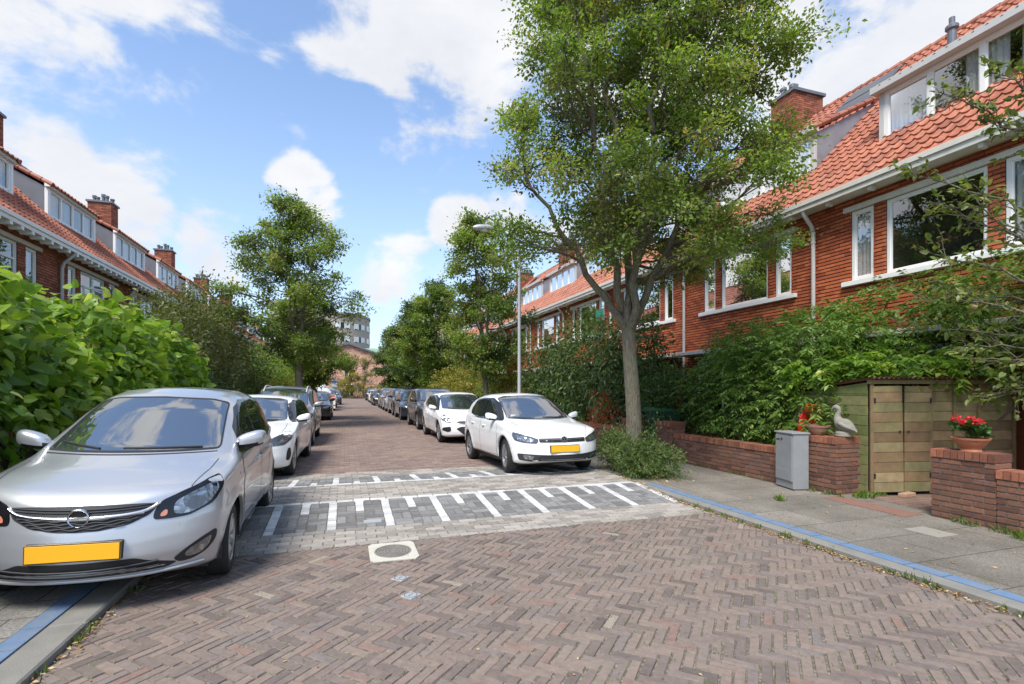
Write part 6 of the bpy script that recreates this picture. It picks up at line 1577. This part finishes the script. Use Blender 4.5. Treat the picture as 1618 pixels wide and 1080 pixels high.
# stone goose
def spath(P, n=48):
    P = np.array(P, float); t = np.linspace(0, len(P) - 1, n); out = np.zeros((n, P.shape[1]))
    for i, q in enumerate(t):
        k = min(int(q), len(P) - 2); f = q - k; p0, p1, p2, p3 = P[max(k - 1, 0)], P[k], P[k + 1], P[min(k + 2, len(P) - 1)]
        out[i] = .5 * (2 * p1 + (p2 - p0) * f + (2 * p0 - 5 * p1 + 4 * p2 - p3) * f * f + (3 * p1 - p0 - 3 * p2 + p3) * f ** 3)
    return out
M_stone = simple('weathered_stone', (.25, .235, .19), .95, .25, 16, bump=.9, bscale=50, dirt=((.13, .13, .09), 9, 1.8))
gs = empty('goose_statue', 'weathered stone goose statue on the brick wall beside the timber shed', 'statue', (6.88, 5.50, .875), R(14))
P = spath([(0, -.19, .075, .008), (0, -.155, .095, .03), (0, -.10, .13, .07), (0, -.035, .165, .094), (0, .03, .20, .084), (0, .068, .255, .056), (0, .068, .31, .038), (0, .052, .365, .031), (0, .062, .41, .034), (0, .092, .425, .036), (0, .12, .412, .028), (0, .14, .388, .017), (0, .15, .368, .009)])
m = MB(); m.tube(P[:, :3], P[:, 3], 16, upv=(1, 0, 0)); m.build('body', M_stone, gs, smooth=True)
for sg in (-1, 1):
    m = MB(); W_ = spath([(sg * .045, .05, .21, .012), (sg * .082, .0, .19, .032), (sg * .07, -.08, .145, .032), (sg * .03, -.175, .095, .006)], 20); m.tube(W_[:, :3], W_[:, 3], 10); m.build('wing', M_stone, gs, smooth=True)
    m = MB(); m.tube([(sg * .03, .02, .09), (sg * .03, .03, .03)], [.02, .014], 8); m.build('leg', M_stone, gs, smooth=True)
m = MB(); m.lathe([(0, .0), (.09, 0), (.095, .02), (.08, .035), (.088, .05), (.075, .075), (0, .085)], 24, Matrix.Scale(1.15, 4, (0, 1, 0))); m.build('base', M_stone, gs, smooth=True)
# terracotta bowls
M_terra = simple('terracotta', (.42, .15, .07), .8, .2, 9, bump=.3, dirt=((.45, .33, .24), 5, 1.3))
M_terra2 = simple('terracotta_pale', (.33, .17, .11), .85, .2, 9, bump=.3, dirt=((.40, .33, .26), 5, 1.3))
def bowl(label, loc, r, h, foot, mat):
    b_ = empty('plant_bowl', label, 'plant bowl', loc)
    m = MB(); m.lathe([(0, foot), (r * .62, foot), (r * .80, foot + h * .35), (r * .95, foot + h * .78), (r, foot + h * .8), (r * 1.04, foot + h), (r * .96, foot + h), (r * .93, foot + h * .85), (r * .6, foot + h * .62), (0, foot + h * .62)], 40, None); m.build('bowl', mat, b_, smooth=False)
    if foot > .012: m = MB(); m.lathe([(0, 0), (r * .62, 0), (r * .52, foot * .5), (r * .60, foot + .004), (0, foot + .004)], 32); m.build('foot', mat, b_)
    m = MB(); m.lathe([(0, foot + h * .8), (r * .93, foot + h * .78)], 24); m.build('earth', M_soil, b_)
bowl('empty pale terracotta bowl next to the stone goose', (6.84, 5.87, .872), .165, .135, .01, M_terra2)
bowl('orange terracotta footed bowl under the red geraniums', (6.79, 3.86, .862), .17, .105, .045, M_terra)
# geranium
RNG = np.random.default_rng(21)
ge = empty('geranium', 'red flowering geranium growing in the footed terracotta bowl', 'flower', (6.79, 3.86, .985))
m = MB(); st = MB(); fl = MB()
for i in range(26):
    a = RNG.uniform(0, 6.28); r_ = RNG.uniform(.02, .15); z = RNG.uniform(.05, .16); q = np.array([r_ * math.cos(a), r_ * math.sin(a), z]); limb(st, (0, 0, -.01), q, .004, .003, 0, 4, .03, 5)
    P = q + RNG.normal(0, .022, (9, 3)); leaf_mesh(m, P, norm(P + [0, 0, .02]), .052, .95, .2, .6, 'broad', 0, None, spread=.5)
st.build('stems', simple('green_stem', (.09, .13, .04), .7), ge)
m.build('leaves', leafmat('leaf_geranium', [(0, (.02, .06, .015)), (1, (.07, .14, .03))]), ge)
for i in range(9):
    a = i * 2.4; r_ = .03 + .10 * math.sqrt(i / 9); q = np.array([r_ * math.cos(a), r_ * math.sin(a) + .02, .20 + RNG.uniform(-.02, .04)]); limb(st, (0, 0, 0), q, .003, .002, 0, 4, .03, 4)
    d = rand_dir(42); P = q + d * .028 * np.array([1, 1, .8]); leaf_mesh(fl, P, d, .024, .9, 0, .2, 'simple', 0, None, spread=.3)
fl.build('flowers', leafmat('petal_red', [(0, (.45, .008, .015)), (1, (.78, .03, .05))], trans=.25), ge)

# timber shed
M_wood = ramped('shed_wood', [(0, (.13, .08, .042)), (.3, (.23, .15, .078)), (.55, (.17, .15, .07)), (.8, (.31, .22, .12)), (1, (.15, .14, .06))], .85, 7, .3, .4, 60, dirt=((.12, .14, .035), 2.4, 1.7, .5))
M_woodg = ramped('shed_wood_green', [(0, (.13, .15, .05)), (.5, (.18, .19, .07)), (1, (.22, .20, .09))], .85, 7, .3, .4, 60, dirt=((.10, .14, .03), 2.4, 1.7, .45))
M_redroof = simple('red_corrugated', (.12, .035, .03), .6, .3, 6, dirt=((.08, .09, .05), 4, 1.6))
sh = empty('timber_shed', 'low weathered timber bicycle shed with double doors and dark red corrugated roof', 'shed', (7.08, 5.25, KH), math.atan2(-.2, .98))
H_ = 1.62; WD = 2.35; DP = 1.5
def planks(m, u0, u1, z0, z1, face, pos, mi=0, ph=.142, sag=0, th=.02, seed=None):
    z = z0; k = 0
    while z < z1 - .02:
        e = min(z + ph, z1); o_ = RNG.normal(0, .0015)
        if face == 'y': m.box(u0, u1, pos + o_, pos + th + o_, z + .003, e - .003, mi)
        else: m.box(pos + o_, pos + th + o_, u0, u1, z + .003, e - .003, mi)
        z = e; k += 1
m = MB(); planks(m, .05, DP, .0, H_ - .17, 'x', 0.0); m.add([(0, .05, H_ - .17), (0, DP, H_ - .17), (0, .05, H_ - .01), (.02, .05, H_ - .17), (.02, DP, H_ - .17), (.02, .05, H_ - .01)], [(0, 1, 2), (3, 5, 4), (0, 2, 5, 3), (0, 3, 4, 1), (1, 4, 5, 2)]); m.build('side_panel', M_woodg, sh)
m = MB(); planks(m, .95, WD - .02, .06, H_ - .03, 'y', 0.0); m.build('front_panel', M_wood, sh)
m = MB(); planks(m, .05, DP, 0, H_ - .17, 'x', WD - .03); planks(m, 0, WD, 0, H_ - .19, 'y', DP - .02); m.build('back_panel', M_wood, sh)
for i, (x0, w_, rz, l) in enumerate(((.045, .43, -4.5, None), (.93, -.43, 2.0, None))):
    m = MB(); a, b_ = sorted((0, w_)); M_ = Matrix.Translation((x0, -.012, .05)) @ Matrix.Rotation(R(rz), 4, 'Z') @ Matrix.Rotation(R(-.9 if i == 0 else .4), 4, 'Y')
    mm = MB(); planks(mm, a, b_, .0, H_ - .11, 'y', -.02)
    for z_ in (.2, H_ - .32): mm.box(a + .02, b_ - .02, .0, .02, z_, z_ + .09)
    m.V = [xf(v, M_) for v in mm.V]; m.F = mm.F; m.n = mm.n; dr = m.build('door', M_wood, sh)
    hg_ = MB()
    for z_ in (.25, H_ - .3): hg_.box(x0 - .012 if i else x0 - .008, x0 + .012, -.045, -.03, z_, z_ + .07)
    hg_.lathe([(0, .02), (.014, .015), (.012, 0)], 10, M_ @ TR(w_ * .88, -.022, .86, 0, R(90))); hg_.build('hinge', M_black, dr)
for x in (0.0, .935, 1.32, 1.72, WD - .05): m = MB(); m.box(x - .005, x + .04, -.03, -.001, .02, H_ - .02); m.build('batten', M_wood, sh, bevel=.003)
m = MB(); m.box(-.02, WD, -.04, .03, H_ - .03, H_ + .03); m.build('lintel', M_wood, sh, bevel=.003)
m = MB(); n = 240; u = np.linspace(-.06, WD + .05, n); w_ = .016 * np.sin(u / .076 * 2 * np.pi)
V = np.concatenate([np.stack([u, np.full(n, yy), zz + w_ + dz], -1) for yy, zz, dz in ((-.10, H_ + .055, 0), (DP + .06, H_ - .12, 0), (DP + .06, H_ - .12, -.004), (-.10, H_ + .055, -.004))])
m.add(V, np.concatenate([np.array([(i + r * n, i + 1 + r * n, i + 1 + (r + 1) * n, i + (r + 1) * n) for i in range(n - 1)]) for r in (0, 2)] + [np.array([(i, i + 1, i + 1 + 3 * n, i + 3 * n) for i in range(n - 1)])])); m.build('roof', M_redroof, sh)
m = MB(); m.box(.06, WD - .05, .06, DP - .05, .02, .03); m.box(.06, .07, .06, DP - .05, .02, 1.2); m.build('floor', M_interior, sh)
bk = MB(); bk.box(-.13, .13, -.05, .05, 0, .055); tag(bk.build('timber_block', simple('block', (.36, .22, .14), .9, .2, 12, bump=.4), loc=(7.50, 5.03, KH + .004), bevel=.006), 'loose pale block lying at the foot of the shed doors', 'block')
bk_o = bpy.data.objects['timber_block']; bk_o.rotation_euler = (0, 0, R(8))
# gate post at the right edge
gp = MB(); gp.box(-.04, .04, -.04, .04, 0, 1.7); tag(gp.build('gate_post', M_woodg, loc=(9.35, 4.55, 0), bevel=.004), 'thin green timber gate post at the right picture edge beyond the shed', 'post')
# red garden chair behind the big shrub
M_redp = simple('red_plastic', (.62, .03, .015), .35, .08, 5)
ch = empty('garden_chair', 'bright red plastic garden chair half hidden by the shrub left of the shed', 'chair', (7.2, 6.5, .0), R(170))
m = MB(); m.box(-.24, .24, -.22, .22, .64, .68); m.build('seat', M_redp, ch, bevel=.012)
m = MB(); m.prism([(-.24, 0), (.24, 0), (.26, .45), (.17, .66), (-.17, .66), (-.26, .45)], -.02, .02, TR(0, .22, .68, 0, R(80)), 0); m.build('backrest', M_redp, ch, bevel=.01)
for sx in (-1, 1):
    for sy in (-1, 1): m = MB(); m.tube([(sx * .21, sy * .19, .65), (sx * .25, sy * .24, -.06)], [.022, .018], 8); m.build('leg', M_redp, ch)
    m = MB(); m.box(sx * .25 - .025, sx * .25 + .025, -.2, .24, .86, .89); m.box(sx * .25 - .02, sx * .25 + .02, -.2, -.16, .67, .86); m.build('armrest', M_redp, ch, bevel=.006)
# wheelie bins
M_bin = simple('green_bin', (.02, .075, .04), .5, .15, 6)
M_binl = simple('green_bin_lid', (.03, .12, .06), .45, .15, 6)
def bin_(label, loc, rz):
    b_ = empty('wheelie_bin', label, 'wheelie bin', loc, R(rz), 'green wheelie bins')
    m = MB(); m.add([(-.22, -.25, .08), (.22, -.25, .08), (.22, .22, .08), (-.22, .22, .08), (-.28, -.33, .98), (.28, -.33, .98), (.28, .32, .98), (-.28, .32, .98)], [(0, 3, 2, 1), (0, 1, 5, 4), (1, 2, 6, 5), (2, 3, 7, 6), (3, 0, 4, 7)]); m.box(-.3, .3, -.35, .34, .94, .985); m.build('body', M_bin, b_, bevel=.012)
    m = MB(); m.add([(-.31, -.38, .988), (.31, -.38, .988), (.31, .36, .988), (-.31, .36, .988), (-.29, -.36, 1.02), (.29, -.36, 1.02), (.28, .34, 1.08), (-.28, .34, 1.08)], [(0, 3, 2, 1), (0, 1, 5, 4), (1, 2, 6, 5), (2, 3, 7, 6), (3, 0, 4, 7), (4, 5, 6, 7)]); m.build('lid', M_binl, b_, bevel=.01)
    m = MB(); m.tube([(-.25, .42, 1.0), (.25, .42, 1.0)], .016, 8); m.build('handle', M_bin, b_)
    for sx in (-1, 1): m = MB(); m.lathe([(0, -.025), (.1, -.025), (.1, .025), (0, .025)], 20, TR(sx * .27, .26, .1, 0, 0, R(90))); m.build('wheel', M_black, b_)
bin_('green wheelie bin just right of the big tree trunk', (7.1, 10.25, .06), 80)
bin_('green wheelie bin behind the white hatchback, left of the brick pillar', (6.95, 14.9, .0), 85)
# black bicycle shed
bs = empty('bicycle_shed', 'black timber bicycle shed with sloping grey corrugated roof, left of the big tree trunk', 'shed', (7.35, 11.9, 0))
m = MB()
for i in range(9): m.box(0, .02, i * .135 + .003, i * .135 + .132, 0, 1.36); 
for i in range(9): m.box(i * .135 + .003, i * .135 + .132, -.02, 0, 0, 1.36 + .0 * i)
m.box(1.22, 1.24, 0, 1.2, 0, 1.55); m.box(0.02, 1.22, 1.18, 1.2, 0, 1.4); m.build('walls', M_fencewood, bs)
m = MB(); n = 90; u = np.linspace(-.1, 1.32, n); w_ = .014 * np.sin(u / .09 * 6.283)
V = np.concatenate([np.stack([np.full(n, xx), u, zz + w_], -1) for xx, zz in ((-.1, 1.40), (1.32, 1.60), (1.32, 1.59), (-.1, 1.39))]); m.add(V, np.concatenate([np.array([(i + r * n, i + 1 + r * n, i + 1 + (r + 1) * n, i + (r + 1) * n) for i in range(n - 1)]) for r in (0, 2)])); m.build('roof', simple('grey_corrugated', (.16, .165, .16), .7, .25, 5), bs)
# street lamp
lp = empty('street_lamp', 'grey street lamp with a short arm beyond the white hatchbacks on the right', 'street lamp', (4.93, 14.3, KH))
M_lamp = simple('galvanised', (.36, .37, .37), .5, .12, 4, metal=.4)
m = MB(); m.tube([(0, 0, -.05), (0, 0, .9), (0, 0, .95), (0, 0, 5.6)], [.075, .075, .055, .042], 14); m.build('pole', M_lamp, lp, smooth=True)
P = spath([(0, 0, 5.55), (0, 0, 5.95), (-.12, 0, 6.18), (-.45, 0, 6.26), (-.85, 0, 6.24)], 16); m = MB(); m.tube(P, .026, 10); m.build('arm', M_lamp, lp, smooth=True)
m = MB(); HP = spath([(-.78, 0, 6.24, .03), (-.9, 0, 6.235, .085), (-1.1, 0, 6.22, .10), (-1.3, 0, 6.21, .085), (-1.42, 0, 6.205, .03)], 18); m.tube(HP[:, :3] * [1, 1, 1], HP[:, 3], 14); hd = m.build('lamp_head', M_lamp, lp, smooth=True)
m = MB(); m.lathe([(0, -.05), (.06, -.045), (.085, 0)], 18, TR(-1.1, 0, 6.17) @ Matrix.Scale(2.0, 4, (1, 0, 0))); m.build('lamp_glass', M_whiteframe, hd, smooth=True)
m = MB(); m.box(-.04, .04, -.0795, -.074, .5, .8); m.build('service_door', M_lamp, lp)
# estate agent board in an upstairs window
eb = empty('agent_board', 'small green and dark board fixed by an upstairs window left of the big tree trunk', 'sign', (9.42, 17.7, 4.05))
m = MB(); m.box(-.02, .02, -.3, .3, 0, .3); m.build('lower_panel', M_black, eb, bevel=.004); m = MB(); m.box(-.02, .02, -.3, .3, .3, .62); m.build('upper_panel', simple('board_green', (.02, .22, .15), .5), eb, bevel=.004)
m = MB(); m.tube([(.0, -.2, .3), (.2, -.2, .3)], .02, 6); m.tube([(0, .2, .3), (.2, .2, .3)], .02, 6); m.build('bracket', M_greytrim, eb)
# white plank table edge seen left of the lamp
# traffic sign at the street end
ts = empty('traffic_sign', 'blue and white traffic sign on a post at the far left end of the street', 'traffic sign', (-1.72, 88, 0))
m = MB(); m.tube([(0, 0, 0), (0, 0, 4.2)], .05, 8); m.build('post', M_lamp, ts)
m = MB(); m.box(-.42, .42, -.1, -.06, 1.9, 3.0); m.build('sign_plate', simple('sign_pale', (.42, .50, .58), .4), ts, bevel=.02)
m = MB(); m.box(-.34, .34, -.112, -.102, 2.5, 2.9); m.build('blue_panel', simple('sign_blue', (.05, .14, .42), .4), ts)
# heap of white bags on a white trailer
tl = empty('trailer', 'white low trailer carrying the heap of white bags on the left of the street', 'trailer', (-1.65, 39.6, 0))
m = MB(); m.box(-.95, .95, -1.4, 1.4, .35, .42); m.box(-.95, .95, -1.4, -1.36, .18, .95); m.box(-.95, .95, 1.36, 1.4, .42, .95); m.box(-.95, -.91, -1.36, 1.36, .42, .95); m.box(.91, .95, -1.36, 1.36, .18, .95); m.build('body', M_whiteframe, tl)
for sx in (-1, 1): m = MB(); m.lathe([(0, -.07), (.28, -.07), (.28, .07), (0, .07)], 22, TR(sx * .84, 0, .28, 0, 0, R(90))); m.build('wheel', M_rubber, tl)
m = MB(); m.box(.1, .93, -1.42, -1.405, .82, 1.1); m.build('red_board', M_redp, tl); m = MB(); m.box(.1, .93, -1.43, -1.421, .94, .99); m.build('white_stripe', M_whiteframe, tl)
RNG = np.random.default_rng(5)
M_bag = simple('white_bag', (.72, .72, .71), .6, .1, 9)
for i in range(15):
    x, y, z = [(-.6, -.9, .95), (0, -1.0, 1.0), (.6, -.9, .95), (-.6, -.2, 1.0), (.05, -.2, 1.05), (.6, -.2, 1.0), (-.6, .6, 1.0), (0, .6, 1.05), (.6, .6, .95), (-.3, -.6, 1.45), (.3, -.55, 1.4), (-.3, .2, 1.5), (.3, .25, 1.45), (0, -.2, 1.85), (-.1, .7, 1.5)][i]
    bm = bmesh.new(); bmesh.ops.create_icosphere(bm, subdivisions=3, radius=1)
    f = RNG.normal(0, 1, (6, 3)); ph = RNG.uniform(0, 6, 6)
    for v in bm.verts:
        q = np.array(v.co); s_ = sum(math.sin(3.2 * q @ f[k] + ph[k]) for k in range(6)); q = q * (1 + .06 * s_); top_ = max(0, q[2] - .55) * 1.1
        v.co = (q[0] * .36 * (1 - top_), q[1] * .38 * (1 - top_), q[2] * .29 + top_ * .22)
    me = bpy.data.meshes.new('rubbish_bag'); bm.to_mesh(me); bm.free(); me.materials.append(M_bag)
    o = bpy.data.objects.new('rubbish_bag', me); COL.objects.link(o); o.location = (-1.65 + x, 39.6 + y, z - .18); o.rotation_euler = (RNG.normal(0, .3), RNG.normal(0, .3), RNG.uniform(0, 6))
    tag(o, 'full white bag in the heap on the white trailer', 'bag', 'white bags heaped on the trailer')
# litter and weeds in the gutters: nobody could count them
RNG = np.random.default_rng(33)
def litter(n, xf_, yr, name, size, mat, zf, flatness=1.0):
    m = MB(); y = RNG.uniform(*yr, n); x = xf_(n); P = np.stack([x, y, zf(x, y)], -1); d = RNG.normal(0, 1, (n, 3)); d[:, 2] = np.abs(d[:, 2]) * .12
    leaf_mesh(m, P, norm(d), size, .55, -.1, .95, 'simple', 0, RNG.random(n), spread=.1, lvar=.5); return tag(m.build(name, mat), kind='stuff')
M_dry = leafmat('dry_leaf', [(0, (.16, .075, .03)), (.4, (.36, .22, .09)), (.75, (.52, .42, .22)), (1, (.30, .12, .05))], trans=.1, rough=.8)
zroad = lambda x, y: hump(y) + RNG.uniform(.002, .02, len(x))
litter(1500, lambda n: XR - np.abs(RNG.normal(0, .05, n)) - .005, (1.5, 7.5), 'leaf_litter', .022, M_dry, zroad)
litter(700, lambda n: XL + np.abs(RNG.normal(0, .045, n)) + .005, (2.0, 9), 'leaf_litter', .022, M_dry, zroad)
litter(420, lambda n: RNG.uniform(XL, XR, n), (1.6, 12), 'leaf_litter', .016, M_dry, lambda x, y: hump(y) + .004)
litter(160, lambda n: RNG.uniform(4.7, 6.5, n), (2, 10), 'leaf_litter', .026, M_dry, lambda x, y: np.full(len(x), KH + .006))
litter(500, lambda n: 4.9 + RNG.normal(0, .28, n), (6.9, 9.0), 'leaf_litter', .03, M_dry, lambda x, y: np.full(len(x), KH + .012))
def tufts(cs, name, hgt, mat, per=14, sp=.02):
    m = MB()
    for (x, y, z) in cs:
        k = int(per * RNG.uniform(.6, 1.4)); P = np.array([x, y, z]) + RNG.normal(0, sp, (k, 3)) * [1, 1, 0]; d = RNG.normal(0, .5, (k, 3)); d[:, 2] = RNG.uniform(.5, 1.2, k)
        leaf_mesh(m, P, norm(d), hgt, .22, -.2, .1, 'simple', 0, None, spread=.25, lvar=.5)
    return tag(m.build(name, mat), kind='stuff')
tufts([(XR - abs(RNG.normal(0, .02)), RNG.uniform(1.8, 7.4), .0) for _ in range(46)], 'gutter_weeds', .045, G_WEED)
tufts([(XL + abs(RNG.normal(0, .02)) + .01, RNG.uniform(2.4, 9), .0) for _ in range(26)], 'gutter_weeds', .045, G_WEED)
tufts([(RNG.uniform(XL, XR), RNG.uniform(1.4, 6.0), -.002) for _ in range(420)], 'joint_weeds', .014, G_WEED, 6, .014)
tufts([(6.62 - abs(RNG.normal(0, .04)), RNG.choice([RNG.uniform(2.6, 4.2), RNG.uniform(5.3, 9)]), KH) for _ in range(40)], 'wall_weeds', .06, G_WEED, 16, .04)
tufts([(6.95 + RNG.normal(0, .16), 5.25 + RNG.normal(0, .07), KH) for _ in range(26)], 'wall_weeds', .055, G_MID, 16, .03)
tufts([(5.6, 5.4, KH), (5.62, 5.42, KH), (6.52, 3.2, KH), (6.5, 3.25, KH), (6.5, 2.9, KH)], 'pavement_weeds', .07, G_MID, 30, .035)
